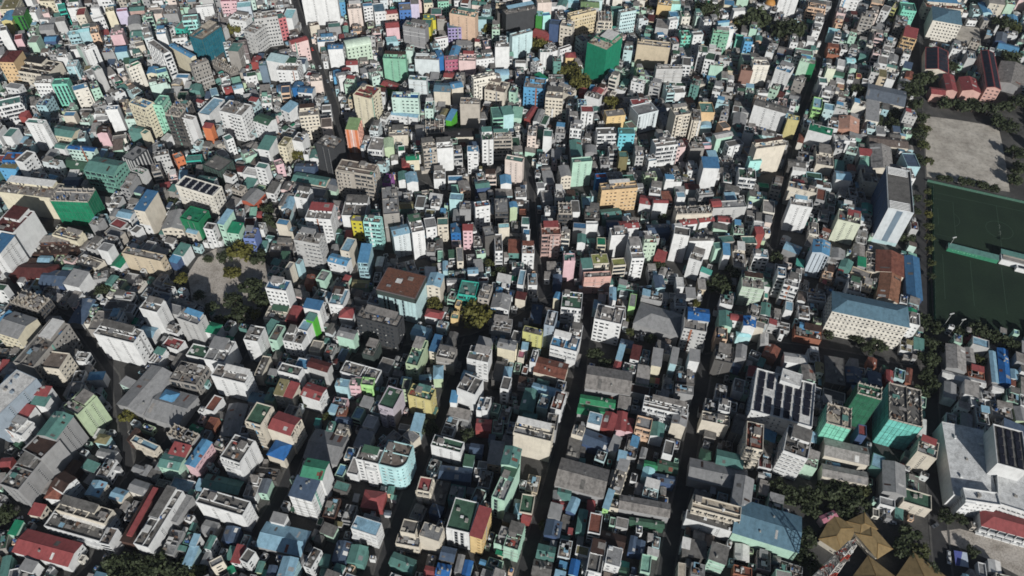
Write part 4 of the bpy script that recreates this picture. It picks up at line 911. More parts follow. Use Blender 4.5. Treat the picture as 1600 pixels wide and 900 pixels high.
apartment_block|141.8|444.9|0.001|11.5|10.9|20.7|W|B3|s|nn|white block with blue roof and salmon lower floors
|166.5|478.5|0.335|12.8|6.4|14.7|W|D|f|wn|
apartment_block|159.3|487.8|0.342|14.7|6.4|14.7|M|G3|m|nn|mint apartment block with pale grey sheet roof behind round cornered white balcony house
|153.0|491.2|0.275|9.3|5.4|8.0|L|L|h|nn|
|146.3|481.7|0.139|7.7|4.2|9.9|P|L|f|nn|
|178.3|458.6|0.096|9.2|5.6|15.9|A4|T|f|sn|
house|169.2|440.6|-0.131|12.2|11.0|15.9|W|V|t|bn|round cornered white balcony house
apartment_block|202.4|522.5|-0.429|25.7|8.8|18.3|W|D|m|sn|wide white blank block with one dotted slit column
|130.4|485.3|-0.102|6.7|9.5|7.0|R|R|m|nn|
|179.5|519.5|-0.230|10.1|15.6|7.0|G|G|m|nn|
apartment_block|187.2|464.0|0.251|23.8|7.6|25.5|C|C2|t|nn|large cream blank block at the bend of the right hand street
apartment_block|217.3|508.2|-0.260|8.6|6.1|18.3|Y2w|L|f|nn|khaki yellow blank wall with small blue roof
apartment_block|236.8|497.0|-0.385|18.3|10.3|16.7|W|V3|f|nn|white block with a green strip along its roof edge
building|265.6|514.6|-0.299|15.5|18.5|9.0|O6|O6|m|nn|flat salmon orange roof
apartment_block|255.3|491.9|-0.052|16.0|7.0|12.4|W|W|t|nn|white apartment block with white flat rooftop in front of flat salmon orange roof
hall|289.2|532.3|-0.284|9.9|27.3|10.0|Cw|G|s|nn|grey roofed hall with a bright cream gable wall
hall|308.3|557.6|-0.358|30.6|23.8|9.0|C|S2|m|nn|long blue grey roofed hall near the trees
hall|278.6|471.7|-0.232|15.5|29.9|10.0|C|G2|m|nn|pale grey gabled hall behind the striped tower
shed|291.9|495.8|-0.129|29.5|11.9|7.0|C|N3|m|nn|brown sheet roof shed in front of grey roofed hall
|298.0|465.7|-0.049|9.5|16.0|13.5|L|U|f|nn|
|266.2|469.5|-0.418|7.0|14.7|9.0|W|M|m|nn|
|268.3|477.4|-0.129|9.3|7.7|10.0|W|R|s|nn|
house|235.4|471.9|-0.222|12.6|23.3|10.0|C|C2|d|nn|cream house with dusty grey cluttered rooftop in front of flat salmon orange roof
|211.7|461.5|-0.167|12.6|8.3|9.9|D|D|m|nn|
|213.1|457.3|-0.149|9.8|6.1|9.0|W|G3|m|nn|
|208.3|439.4|-0.184|7.3|6.5|10.0|R|R|m|nn|
apartment_block|206.4|426.4|-0.326|19.9|6.5|16.7|C|C2|t|sn|cream slab with one slit column beside the right hand street
|241.9|445.8|-0.131|10.8|9.6|12.4|W|L|m|nn|
apartment_block|261.7|447.1|-0.143|10.7|15.2|12.4|C|C2|d|wn|cream apartment block with dusty grey cluttered rooftop behind pale creamy block
house|244.1|535.4|-0.301|7.1|14.8|14.5|X|L|f|bn|house with neon lime green balconies
apartment_block|-417.3|551.0|0.008|12.4|17.4|23.1|Y5|R2|h|wn|sandy yellow block with a brick red hipped roof at the left edge
apartment_block|-398.4|550.5|-0.195|30.2|20.2|14.7|C|K|d|bn|low cream block with a broad black flat roof
apartment_block|-446.6|628.6|0.109|9.4|11.3|18.3|V2|D|s|gn|green facade painted with two red vertical bands
|-456.0|625.8|0.168|8.7|17.1|15.9|Y2w|B2|m|nn|
house|-464.8|647.2|0.198|13.5|20.0|15.9|Yw|Y2|f|ww|cream house with yellow dots of drums on its edge
|-446.0|594.6|0.445|5.0|8.8|23.1|W|U|f|nn|
|-383.0|566.4|0.064|8.7|7.4|15.9|W|D|t|nn|
apartment_block|-371.3|555.4|0.195|7.9|10.0|15.9|L|W|f|ww|pale blue white block behind the black roof
apartment_block|-379.4|523.2|0.042|12.8|7.4|19.5|W|C2|d|wn|white apartment block with dusty grey cluttered rooftop in front of low cream block
apartment_block|-364.7|521.4|0.157|11.5|7.8|20.7|A6|T|f|gn|bright mint block with vertical ribs
apartment_block|-349.7|519.2|0.561|11.0|7.4|18.3|Cw|B2|f|wn|cream apartment block with blue flat roof right of bright mint block
apartment_block|-361.1|570.3|0.867|10.8|6.5|21.9|W|C2|t|gn|white tower with deep vertical grooves
house|-388.8|601.9|0.319|8.6|7.4|15.9|L|A|f|wn|pale aqua house with a stair tower behind
|-381.9|606.8|0.369|8.7|5.9|15.9|L|A|m|nn|
apartment_block|-344.3|541.8|0.767|6.4|7.7|20.7|G3|T|f|nn|plain pale grey slab left of a red hatch
apartment_block|-353.5|607.1|0.251|9.8|10.2|14.7|P|C2|d|nn|pale pink wall in the far left
|-387.2|645.9|0.150|7.5|3.0|15.9|W|W|f|nn|
apartment_block|-371.9|641.3|0.401|7.2|8.3|17.1|Yw|Y2|f|nn|pale yellow tower in the far left
|-377.8|628.9|0.578|8.9|4.7|15.9|W|W|f|wn|
apartment_block|-361.9|643.2|0.302|9.1|6.0|15.9|V5b|P|f|nn|lilac white block in the far left
|-396.7|638.1|0.267|7.3|13.9|15.9|C|R|f|wn|
|-411.5|626.2|0.342|8.0|9.1|14.7|G3|C2|f|nn|
|-421.9|620.3|0.227|11.9|11.4|9.9|G|G|m|nn|
|-417.5|645.4|0.490|6.2|10.9|15.9|A2|A2|f|bn|
|-440.3|667.9|0.097|16.1|8.1|11.0|Yw|Y2|d|wn|
|-407.2|648.6|0.255|9.3|14.2|17.1|W|C2|d|wn|
|-434.2|594.2|0.391|5.9|8.7|14.7|P|R|f|nn|
|-439.6|589.0|0.428|4.9|7.5|25.5|W|D|f|nn|
|-353.5|584.7|0.150|9.8|8.6|11.0|G|O|d|nn|
|-343.1|585.3|0.283|9.5|7.1|11.0|L|B3|s|nn|
|-412.7|604.3|0.132|9.6|9.0|8.0|U|B2|m|nn|
apartment_block|-268.2|592.1|-0.422|13.6|24.1|27.9|NT|C|d|kk|block draped in blue green netting with a bare grey top
apartment_block|-292.0|622.7|0.244|12.5|9.1|21.9|A4|C2|f|bn|aqua block with balconies behind the blue green netting
apartment_block|-300.9|568.7|-0.733|26.5|5.8|25.5|W|C2|t|bb|white stepped block with bands of balconies
apartment_block|-285.1|575.1|-0.632|29.4|4.8|18.3|Yw|B2|m|nn|cream block with a folded blue roof
apartment_block|-308.7|597.0|0.255|7.7|10.3|23.1|W|B2|t|nn|white slab with a sky blue ledge on top
apartment_block|-314.4|544.4|0.851|11.2|4.7|23.1|Cw|V3|t|ww|cream white block with a green rooftop and dark windows
|-302.9|549.7|0.155|7.7|9.6|14.7|Yw|B2|m|wn|
|-294.0|546.5|0.490|8.4|7.1|17.1|M|B2|f|ww|
apartment_block|-261.5|548.5|0.733|14.2|5.1|25.5|G2|C2|d|ww|weathered grey block honeycombed with windows
apartment_block|-241.9|582.4|-0.092|9.4|13.6|19.5|G2|T|f|nn|grey block with a teal roof beside a brown empty shell
apartment_block|-238.4|590.6|0.273|7.1|8.7|18.3|N4|D|f|nn|brown grey blank slab
building|-253.8|574.5|-0.619|29.5|7.5|6.0|C2|C2|b|nn|roofless shell of a building with earth inside
|-291.2|656.8|0.261|15.1|4.2|14.7|W|W|f|sn|
|-256.3|662.0|0.233|12.4|10.0|14.7|L3|A|f|nn|
apartment_block|-270.9|667.4|0.144|14.5|10.1|17.1|P|P|f|ww|pale pink block with windows beside the narrow lane
apartment_block|-231.4|611.9|-0.402|11.3|18.7|21.9|G3|C2|d|ww|pale grey apartment block with dusty grey cluttered rooftop in front of big pale grey block
apartment_block|-252.1|634.8|-0.233|17.0|10.9|17.1|W|C2|d|wn|white apartment block with dusty grey cluttered rooftop left of big pale grey block
|-339.6|658.7|0.273|10.3|4.0|9.9|Cp|C|f|nn|
house|-354.7|656.7|0.209|13.3|8.2|9.9|P3|T|m|nn|house with a teal roof over a salmon wall in the far left
|-341.7|619.4|0.191|12.0|11.2|7.0|T|T|m|nn|
|-348.9|633.3|0.360|10.8|16.1|9.9|G|G|a|nn|
|-321.6|652.9|0.182|12.4|11.9|11.0|G|C2|d|nn|
|-243.5|584.7|0.391|12.7|6.8|9.9|W|W|t|wn|
|-239.2|538.0|0.437|6.2|4.6|8.0|R|R|m|nn|
|-230.1|536.3|0.481|7.7|6.8|11.0|W|L|m|nn|
|-279.9|550.6|0.014|10.5|6.2|9.9|W|B2|f|nn|
|-332.1|597.3|0.503|7.2|7.5|9.9|C|C2|f|nn|
|-335.2|651.1|0.181|11.4|9.9|11.0|Cp|C2|f|nn|
|-297.8|619.9|-0.193|8.8|16.8|17.1|A2|C2|f|ww|
|-264.2|533.7|0.091|8.9|9.2|9.9|T|T|m|nn|
|-223.6|555.4|0.365|7.9|6.4|11.0|W|V|f|wn|
apartment_block|-183.5|659.0|0.061|32.1|6.9|28.0|W|C2|t|sn|very large bright white slab at the top edge beside the street
apartment_block|-224.0|621.6|0.326|20.0|11.4|27.9|G3|C2|d|wn|big pale grey block with vents below a rough roof
apartment_block|-214.6|632.2|0.577|6.8|9.3|21.9|O4r|T|f|wn|narrow block with a red and white patterned front
|-209.8|644.1|-0.021|8.9|16.8|17.1|W|A|f|nn|
apartment_block|-191.2|595.8|0.593|15.0|7.4|19.5|P4w|R|m|ww|pale pink block with a hipped red roof beside the street
apartment_block|-187.7|638.7|0.421|8.7|5.1|11.0|C|N|f|nn|small peach block with a brown top beside the street
|-172.6|615.0|0.234|14.9|8.9|9.9|W|B2|t|wn|
apartment_block|-157.5|587.5|0.136|12.4|8.3|19.5|W|B3|m|nn|white stepped block with two blue roofs
apartment_block|-140.9|598.6|0.390|21.5|11.1|17.1|E2|E2|a|ww|pale green block with a vaulted roof
apartment_block|-201.9|565.7|-0.236|16.3|9.6|19.5|W|A3|s|nn|white slab with a pale blue shed roof
apartment_block|-191.8|560.5|-0.008|17.1|15.6|17.1|W|C2|d|ww|white apartment block with dusty grey cluttered rooftop right of slate blue slab
apartment_block|-213.6|559.7|0.209|6.0|6.4|18.3|L5|T|f|nn|slate blue slab in front of a white one
apartment_block|-166.9|546.0|0.205|9.5|7.9|14.7|Cp|C2|t|nn|cream white wall beside the straight street
|-173.3|559.3|-0.186|10.6|6.4|9.9|W|R|f|nn|
apartment_block|-153.4|660.0|0.191|12.5|9.8|18.3|Cp|C2|d|sn|slim beige block in the far middle
|-142.1|665.0|0.230|8.8|5.9|17.1|W|B2|f|wn|
|-131.8|664.3|0.259|10.0|15.6|14.7|W|S|f|wn|
|-169.7|674.6|0.232|8.9|8.0|14.7|B4|A|f|wn|
|-153.0|561.2|0.183|6.2|9.8|9.9|B4|B2|m|nn|
|-146.0|564.9|0.119|7.1|9.7|9.9|Cw|R|m|nn|
|-137.8|558.9|0.518|7.2|4.5|9.9|W|W|t|wn|
|-125.3|541.4|-0.094|14.2|12.4|6.0|R|R|m|nn|
|-143.3|578.9|0.135|9.8|8.1|9.9|W|R|m|nn|
|-191.8|537.9|0.209|10.2|9.3|9.9|L|U|a|nn|
|-173.3|535.0|-0.089|11.9|9.0|11.0|W|B3|m|wn|
|-182.2|542.3|-0.104|6.9|9.0|9.9|B3|B3|m|nn|
|-224.7|576.5|0.004|6.3|10.0|11.0|R|R|m|nn|
|-123.4|606.6|0.067|4.6|14.0|9.9|C|C2|f|nn|
|-201.0|695.3|0.209|10.0|5.3|6.0|G|G|f|nn|
apartment_block|-92.8|623.4|-0.234|20.6|9.6|21.9|G4|C2|d|sn|grey blank slab in the far middle
apartment_block|-78.7|582.2|-0.026|20.6|9.4|15.9|W3|C2|t|nn|wide pale block beside a blue one
apartment_block|-68.5|585.1|0.371|4.8|8.2|17.1|B3|B3|s|nn|vivid blue wall beside a wide pale block
apartment_block|-104.3|569.7|-0.011|18.9|8.0|23.1|M4|T|t|sn|mint green tower with a toothed right edge
apartment_block|-58.3|582.6|0.202|11.9|6.7|15.9|P5|C2|f|wn|magenta pink block of windows
apartment_block|-44.5|583.4|0.000|14.2|11.5|15.9|P4w|C2|d|nn|pale pink wall beside a magenta pink block
|-56.0|594.0|-0.127|7.5|15.5|14.7|W|B2|m|nn|
|-59.3|568.0|-0.087|8.3|8.1|8.0|C|R|m|nn|
apartment_block|-59.6|634.0|0.152|12.0|9.2|17.1|V6|S|f|ww|lavender block with a slate roof
apartment_block|-50.8|635.5|-0.252|23.9|9.1|27.9|Cp2|T|t|sn|tall peach slab beside a lavender block
|-69.6|613.3|0.378|11.7|3.0|15.9|W|R|f|wn|
apartment_block|-107.0|661.1|0.170|10.7|13.7|18.3|B5|C2|f|wn|cornflower blue block in the far middle
|-99.3|671.5|0.139|7.8|12.0|18.3|V5b|C2|f|nn|
house|-115.7|634.8|0.213|11.6|11.0|14.7|P|R|m|nn|pale pink gabled house with a red roof in the far middle
|-120.8|664.0|0.274|13.0|7.8|11.0|Cp|R|m|wn|
|-114.6|618.6|0.284|9.7|8.9|9.9|L|A|f|nn|
apartment_block|-82.2|542.3|-0.078|14.7|6.0|20.7|W3|T|t|nn|pale blue white block stepping down with teal terraces
apartment_block|-62.0|538.9|-0.018|13.2|12.0|14.7|C|S|m|nn|cream apartment block with slate blue sheet roof behind small cube house
|-51.2|541.5|0.357|9.6|9.1|15.9|C|B2|m|nn|
apartment_block|-28.9|547.5|0.395|19.4|6.2|21.9|Cw|C2|d|ww|cream white block with a drum on its roof
house|-17.6|541.9|-0.249|17.0|15.1|15.9|C|N2x|t|wn|cream house with a brown hipped roof and balconies
apartment_block|-15.3|594.7|0.096|12.3|6.8|21.9|W|C2|t|nn|slim white blank tower above a round pale blue roof
building|-14.7|575.5|0.104|11.5|8.1|7.0|L|L|a|nn|round ended pale blue roof below a slim white tower
|-8.7|619.9|0.039|6.6|9.0|17.1|L|T|f|nn|
house|-30.7|595.7|0.279|16.5|10.2|11.0|W|C2|d|ww|white house with dusty grey cluttered rooftop left of slim white blank tower
|-35.4|652.1|0.056|7.8|5.7|14.7|L|T|f|nn|
|-87.7|677.8|0.204|8.1|8.0|15.9|Yw|T|f|wn|
|-78.3|661.8|0.076|9.8|11.7|14.7|P|T|f|nn|
house|-83.6|650.9|0.163|10.7|11.4|14.7|Y4|T|f|nn|yellow house with a teal roof in the far middle
|-84.7|637.4|-0.036|8.8|14.8|15.9|Y4|T|f|nn|
|-73.2|674.9|0.172|10.0|10.0|19.5|M2|C2|f|ww|
house|-51.0|613.3|0.005|17.9|14.1|8.0|G|G|d|nn|grey house with grey cluttered rooftop right of magenta pink block
building|-106.4|550.2|-0.488|14.5|8.5|8.0|V2|R|m|nn|bright green and red roofed strip
|-17.1|658.2|-0.009|8.8|7.6|18.3|D|D|f|nn|
|-39.7|687.2|-0.130|13.6|7.9|9.9|Cp|T|m|nn|
apartment_block|71.8|590.4|-0.607|19.2|26.0|33.0|NV3|C|d|nn|huge tower wrapped in green construction netting
apartment_block|0.7|613.7|0.523|20.2|5.1|23.1|L4|C2|t|sn|pale blue white block with fine vertical ribs
apartment_block|17.0|653.1|-0.100|5.9|9.5|20.7|V2|A|f|nn|pale aqua block with one bright green edge
|22.9|651.5|0.256|7.2|5.7|20.7|A4|B2|f|nn|
apartment_block|55.5|655.3|0.484|26.6|6.7|21.9|Y6|C2|t|ww|sand coloured block with a row of windows
apartment_block|42.1|638.0|-0.245|11.4|10.2|19.5|C|C2|t|ww|beige block with dark panel at the top
|31.2|641.8|-0.130|9.7|8.5|18.3|U|U|f|nn|
apartment_block|22.8|595.6|0.067|10.6|5.1|17.1|W|T|t|gn|slim white ribbed tower beside a tree
|39.3|606.7|0.573|12.1|3.4|14.7|W|N|f|wn|
house|44.5|602.0|0.069|8.9|8.6|9.9|Y|R|h|nn|small yellow house with a red roof beside the green netted tower
|1.0|589.2|0.043|9.2|5.0|9.9|W|C2|f|nn|
|12.8|559.5|0.041|17.0|6.3|8.0|G|C2|f|nn|
|18.9|566.4|-0.909|11.7|5.7|9.9|W|V3|s|nn|
|31.6|564.8|0.059|12.6|11.2|9.9|G|C2|d|nn|
|39.3|548.0|-0.528|15.5|8.7|9.9|C|C2|d|nn|
|53.9|551.6|-0.123|6.1|8.1|7.0|R|R|m|nn|
house|64.5|545.6|-0.412|8.4|13.3|9.9|C|R|m|wn|cream house with a red roof at the foot of the green netted tower
apartment_block|97.4|660.9|0.390|16.0|5.2|21.9|L4|C2|d|ww|pale aqua tower with a speckled front in the far right middle
apartment_block|64.0|676.2|-0.016|16.7|11.7|18.3|G3|V4|m|nn|grey block with a sloped olive green roof
apartment_block|-1.4|650.8|0.439|30.5|9.5|25.5|K|C2|d|nn|black block with a rough grey roof in the far middle
apartment_block|21.0|675.8|0.178|13.2|8.0|20.7|Cp|C|f|nn|pale pink apartment block with cream flat roof left of sand coloured block
|31.9|680.8|0.022|7.0|8.0|14.7|W|W|f|nn|
|39.0|683.3|-0.232|8.5|12.1|14.7|W|T|m|nn|
|20.1|642.9|-0.532|15.5|10.6|7.0|R|R|m|nn|
apartment_block|77.5|662.2|-0.039|12.7|17.3|14.7|C|C2|b|bb|cream apartment block with dusty grey bare column top right of sand coloured block
|89.5|673.4|-0.000|10.9|9.9|15.9|T|T|f|nn|
|49.2|696.1|0.131|10.5|8.1|11.0|L|A|m|nn|
|69.5|693.2|0.068|14.2|8.2|15.9|L4|E|f|nn|
apartment_block|116.2|605.3|-0.146|28.4|9.3|21.9|C2w|C2|t|nn|broad tan blank wall with a low oval roof block
apartment_block|125.5|569.1|0.073|22.7|6.4|21.9|G3|C2|d|sn|pale grey castle like stepped block
|112.8|550.6|-0.353|8.9|8.6|17.1|G3|C2|d|bw|
apartment_block|159.4|603.3|-0.146|8.2|10.5|19.5|W|V|f|ww|white block of dark windows with a grass green roof
|164.3|593.7|-0.276|8.3|12.2|18.3|W|V|f|ww|
apartment_block|178.7|630.7|-0.143|14.1|7.6|20.7|M4|C2|d|ww|pale green block with a cluttered roof in the far right middle
apartment_block|185.1|637.5|0.149|12.1|5.5|20.7|W|B2|f|nn|white apartment block with blue flat roof left of small sky blue house
|158.3|630.9|0.176|9.2|5.4|18.3|W|D|f|wn|
house|147.5|632.4|0.119|8.6|9.0|17.1|A6|V|f|bn|mint house with dark balconies in the far right middle
|199.7|640.7|-0.191|6.7|9.4|9.9|A6|A2|f|nn|
house|204.2|629.1|-0.028|7.2|7.3|14.7|B4|T|f|wn|small sky blue house near the big dark trees
|205.2|680.9|0.201|12.5|5.7|15.9|W|W|f|nn|
apartment_block|193.8|580.0|-0.142|9.8|8.4|17.1|N5|N|f|nn|brown blank slab in the far right
apartment_block|204.7|582.2|0.004|13.7|8.3|20.7|Cw|C2|d|sn|cream and white block with a windowed upper part
|139.6|657.0|0.336|8.3|5.5|17.1|W|W|f|wn|
|140.1|633.4|0.253|9.9|7.1|9.9|R|R|a|nn|
|169.7|588.1|-0.118|10.9|6.8|14.7|M|R|d|nn|
|152.9|568.6|-0.292|11.4|7.7|9.9|C|C2|f|nn|
|186.6|659.5|0.260|11.3|3.6|14.7|L|B2|m|nn|
|142.5|670.2|0.071|8.4|9.7|14.7|L|B2|f|nn|
|231.9|695.8|-0.420|12.8|10.1|11.0|W|W|m|nn|
|201.0|705.0|-0.153|10.1|10.6|9.9|Yw|B2|f|wn|
|136.4|691.7|-0.181|13.1|12.3|14.7|Y|C2|d|nn|
|146.6|692.4|-0.023|9.1|8.2|14.7|A4|E|f|nn|
|131.5|658.8|-0.211|11.8|15.6|11.0|G3|C2|f|nn|
house|131.8|562.6|-0.016|18.8|6.3|9.9|W|V|f|nn|white house with green flat roof in front of pale grey castle like stepped block
|133.5|551.7|0.157|8.8|7.6|11.0|W|C2|f|nn|
apartment_block|318.5|664.1|-0.281|11.3|8.1|23.2|G2|C2|t|wn|tall beige grey slab with fine bands
apartment_block|246.3|594.0|-0.351|8.1|8.1|17.8|M5|C2|t|nn|pale green slab beside a vivid green one
apartment_block|250.9|591.6|-0.290|7.6|6.2|17.8|V7|C2|f|nn|vivid green slab wall beside a pale green one
apartment_block|264.5|579.6|-0.132|7.0|4.9|19.9|E3|C2|t|nn|pale cream green slab beside the vivid green one
apartment_block|225.5|579.1|-0.531|13.0|11.6|18.3|W|B2|t|sn|white slab with one dotted slit column and a sky blue ledge
apartment_block|255.1|702.4|-0.183|17.8|8.6|20.7|W|C2|f|sn|large white slab at the top edge beside dark trees
apartment_block|280.1|691.3|-0.292|15.7|10.5|16.7|O2|D|d|bb|peach block with open floors on every side
apartment_block|316.2|709.0|-0.135|16.1|8.7|16.7|W|C2|f|wn|white apartment block with dusty grey flat roof left of tall beige grey slab
|289.3|656.1|-0.299|9.6|7.9|10.0|A|A|s|nn|
building|282.7|628.9|-0.194|10.3|14.9|7.0|O|O|d|nn|rust brown clutter above a dark green wall
|236.7|620.5|-0.341|12.2|11.2|9.9|U|C2|m|nn|
|253.6|619.6|-0.198|14.8|9.1|10.0|M2|C2|f|bn|
|282.9|604.1|-0.293|6.3|11.0|10.0|W|W|f|nn|
|292.9|610.6|0.002|7.6|7.1|9.0|A|A|m|nn|
|327.3|724.5|-0.154|14.3|8.9|9.0|W|C2|f|wn|
|294.6|587.8|-0.290|4.4|6.9|8.0|Y|R|f|nn|
|265.2|642.7|-0.227|6.6|9.6|10.0|W|W|f|nn|
|277.0|581.0|-0.335|7.2|6.8|7.0|W|W|f|nn|
|275.8|573.6|-0.325|5.3|7.0|6.0|Y5|O6|f|nn|
|307.7|620.0|-0.352|7.4|7.4|8.0|T|T|m|nn|
|343.3|707.6|-0.356|10.8|9.2|14.5|O2|C|f|bb|
|358.6|700.4|-0.575|3.9|12.9|14.5|Y3|C|f|bn|
apartment_block|396.7|676.1|-0.299|25.1|27.4|18.9|Cw|S|h|wn|cream U shaped block with a green lined court and slate blue roofs
apartment_block|407.4|707.8|-0.091|34.7|13.0|13.5|C|O|d|ww|long cream window block at the top right
apartment_block|367.7|694.9|-0.174|13.0|15.3|16.7|A6|T|f|wn|aqua apartment block with teal flat roof left of long cream window block
apartment_block|356.4|649.8|-0.406|11.1|16.2|14.5|Y5|R|s|bb|narrow block with a stepped cream front and dark red roof
|361.3|669.4|-0.357|5.7|10.7|10.0|W|R|f|wn|
|356.2|673.5|-0.375|10.5|20.6|13.5|G2|G|d|ww|
hall|370.7|614.5|-0.326|19.0|38.0|9.0|C|K2|Z|nn|low school hall with dark panels and red strips on its roof
hall|408.3|594.5|-0.283|11.0|60.6|13.5|P4|K2|Z|wn|long pink school wing with dark panels and red strips on its roof
hall|369.8|579.0|-0.216|8.5|24.9|9.0|P4|R|m|nn|small red roof wing of the pink school
hall|385.7|576.6|-0.206|14.7|20.8|9.0|P4|R|m|nn|wide red roof wing of the pink school
|355.4|567.2|-0.159|11.4|9.8|8.0|P4|R|m|nn|
apartment_block|462.2|720.8|-0.241|13.8|22.6|14.5|C|C2|s|wn|tall cream slab at the top right edge
|452.2|713.7|-0.099|8.5|19.8|8.0|L|B2|m|nn|
|473.6|697.3|-0.310|8.6|15.5|6.0|B4|B2|m|nn|
|446.5|659.2|-0.443|9.1|17.5|8.0|U|S2|m|nn|
|446.6|643.4|-0.478|17.2|12.5|7.0|L|B2|m|nn|
building|431.7|598.3|-0.492|21.8|38.1|7.0|G|C2|m|nn|wide pale grey roof at the right edge
|329.9|575.3|-0.382|8.6|16.1|8.0|G|G|m|wn|
|339.1|591.3|-0.416|5.8|10.7|8.0|O|O|m|nn|"""
def corners(w, d): return [(-w/2,-d/2),(w/2,-d/2),(w/2,d/2),(-w/2,d/2)]
def frame(w, d, i):
    c = corners(w, d); a, b = c[i], c[(i+1) % 4]; L = math.dist(a, b)
    t = ((b[0]-a[0])/L, (b[1]-a[1])/L); return (a, t, (t[1], -t[0])), L

def facade(P, F, L, h, st, wc, rng, simple):
    wk = 'wall:'+wc; gl = 'glass:'
    nf = max(1, int((h-.6)/3.05)); fh = (h-.7)/nf
    if not simple and st in 'ws' and rng.random() < .22:
        for i in range(1, nf): P['window'].fbox(F, 0, L, 0, .10, i*fh-.16, i*fh+.10, rng.choice((wk, 'wall:G2', 'wall:W')))
    if not simple and st in 'wb' and rng.random() < .22 and L > 6:
        a = rng.uniform(.1, .8)*L; P['window'].fbox(F, a, a+rng.uniform(.5, 1.3), 0, .22, 0, h+.5, rng.choice((wk, 'wall:G', 'wall:W', 'wall:O', 'wall:B4', 'wall:M3')))
    if st == 'w':
        nc = max(1, int(L/rng.uniform(2.2, 3.3))); s = L/nc; ww = min(rng.uniform(.9, 1.7), s*.55); wh = rng.uniform(1.05, 1.7)
        skip = [rng.random() < .12 for _ in range(nc)]
        wide = [rng.random() < .25 for _ in range(nc)]
        for i in range(nf):
            for j in range(nc):
                if skip[j] or rng.random() < .05: continue
                a = (j+.5)*s; z = i*fh+1.0; k = ww*(.75 if wide[j] else .5)
                P['window'].fquad(F, a-k, a+k, .03, z, z+wh, gl)
                if not simple:
                    P['window'].fbox(F, a-k-.15, a+k+.15, 0, .42, z+wh+.05, z+wh+.17, wk)
                    P['window'].fbox(F, a-k-.08, a+k+.08, 0, .16, z-.12, z, wk)
                    if rng.random() < .2: P['window'].fbox(F, a+k+.1, a+k+.8, 0, .4, z+.1, z+.6, 'paint:190_190_186')
    elif st == 'b':
        nb = max(1, round(L/4.2)); s = L/nb
        for i in range(nf):
            z = i*fh
            if i == 0 and nf > 2: continue
            P['window'].fquad(F, .25, L-.25, .03, z+.9, z+fh-.42, gl)  # dark band painted for the shade inside the open balcony storey
            if simple: continue
            for j in range(nb):
                if rng.random() < .1: continue
                P['balcony'].fbox(F, j*s+.18, (j+1)*s-.18, 0, 1.05, z-.12, z+.92, wk)
                if rng.random() < .5: P['window'].fbox(F, j*s+s*.35, j*s+s*.65, 0, .10, z+.9, z+fh-.42, wk)
        if not simple:
            for j in range(nb+1): P['balcony'].fbox(F, max(0, j*s-.12), min(L, j*s+.12), 0, .7, 2.0, h-.3, wk)
    elif st == 's':
        ncl = 1 if L < 11 else 2
        for c in range(ncl):
            a = L*(c+1)/(ncl+1)+rng.uniform(-.8, .8)
            for i in range(nf):
                for q in (.35, 1.85): P['window'].fquad(F, a-.42, a+.42, .03, i*fh+q, i*fh+q+.55, gl)
            if not simple: P['window'].fbox(F, a+.8, a+.95, 0, .12, .5, h-.5, 'paint:150_150_150')
    elif st == 'o':
        for a0, a1 in ((.02, .22), (.76, .98)): P['window'].fbox(F, L*a0, L*a1, 0, .08, 0, h-.3, 'wall:O4')
        P['window'].fbox(F, L*.46, L*.52, 0, .06, 0, h-.3, 'wall:W')
    elif st == 'g':
        nb = max(2, int(L/2.4)); s = L/nb
        for j in range(nb):
            P['window'].fquad(F, j*s+s*.35, (j+1)*s-s*.15, .03, 1.5, h-1.2, 'glass:' if rng.random() < .4 else wk)
            if not simple:
                P['balcony'].fbox(F, j*s, j*s+s*.3, 0, .45, .8, h-.6, 'wall:G3' if wc in ('K2',) else wk)
        for i in range(1, nf): P['window'].fbox(F, 0, L, 0, .12, i*fh-.1, i*fh+.1, wk)
    elif st == 'k':
        nb = max(2, round(L/2.6)); s = L/nb; rows = max(2, round(h/3.0)); fz = h/rows
        for j in range(nb+1): P['scaffold'].fbox(F, j*s-.04, j*s+.04, .15, .25, 0, h+1.2, 'paint:84_120_108')
        for i in range(2, rows+1, 2): P['scaffold'].fbox(F, 0, L, .15, .24, i*fz-.04, i*fz+.04, 'paint:84_120_108')
        npn = max(1, round(L/5.2)); sp = L/npn
        for i in range(rows):
            for j in range(npn):
                P['panels'].append((F, j*sp+.05, (j+1)*sp-.05, .08+rng.random()*.05, i*fz+.04, (i+1)*fz-.04, 'net:'+wc))

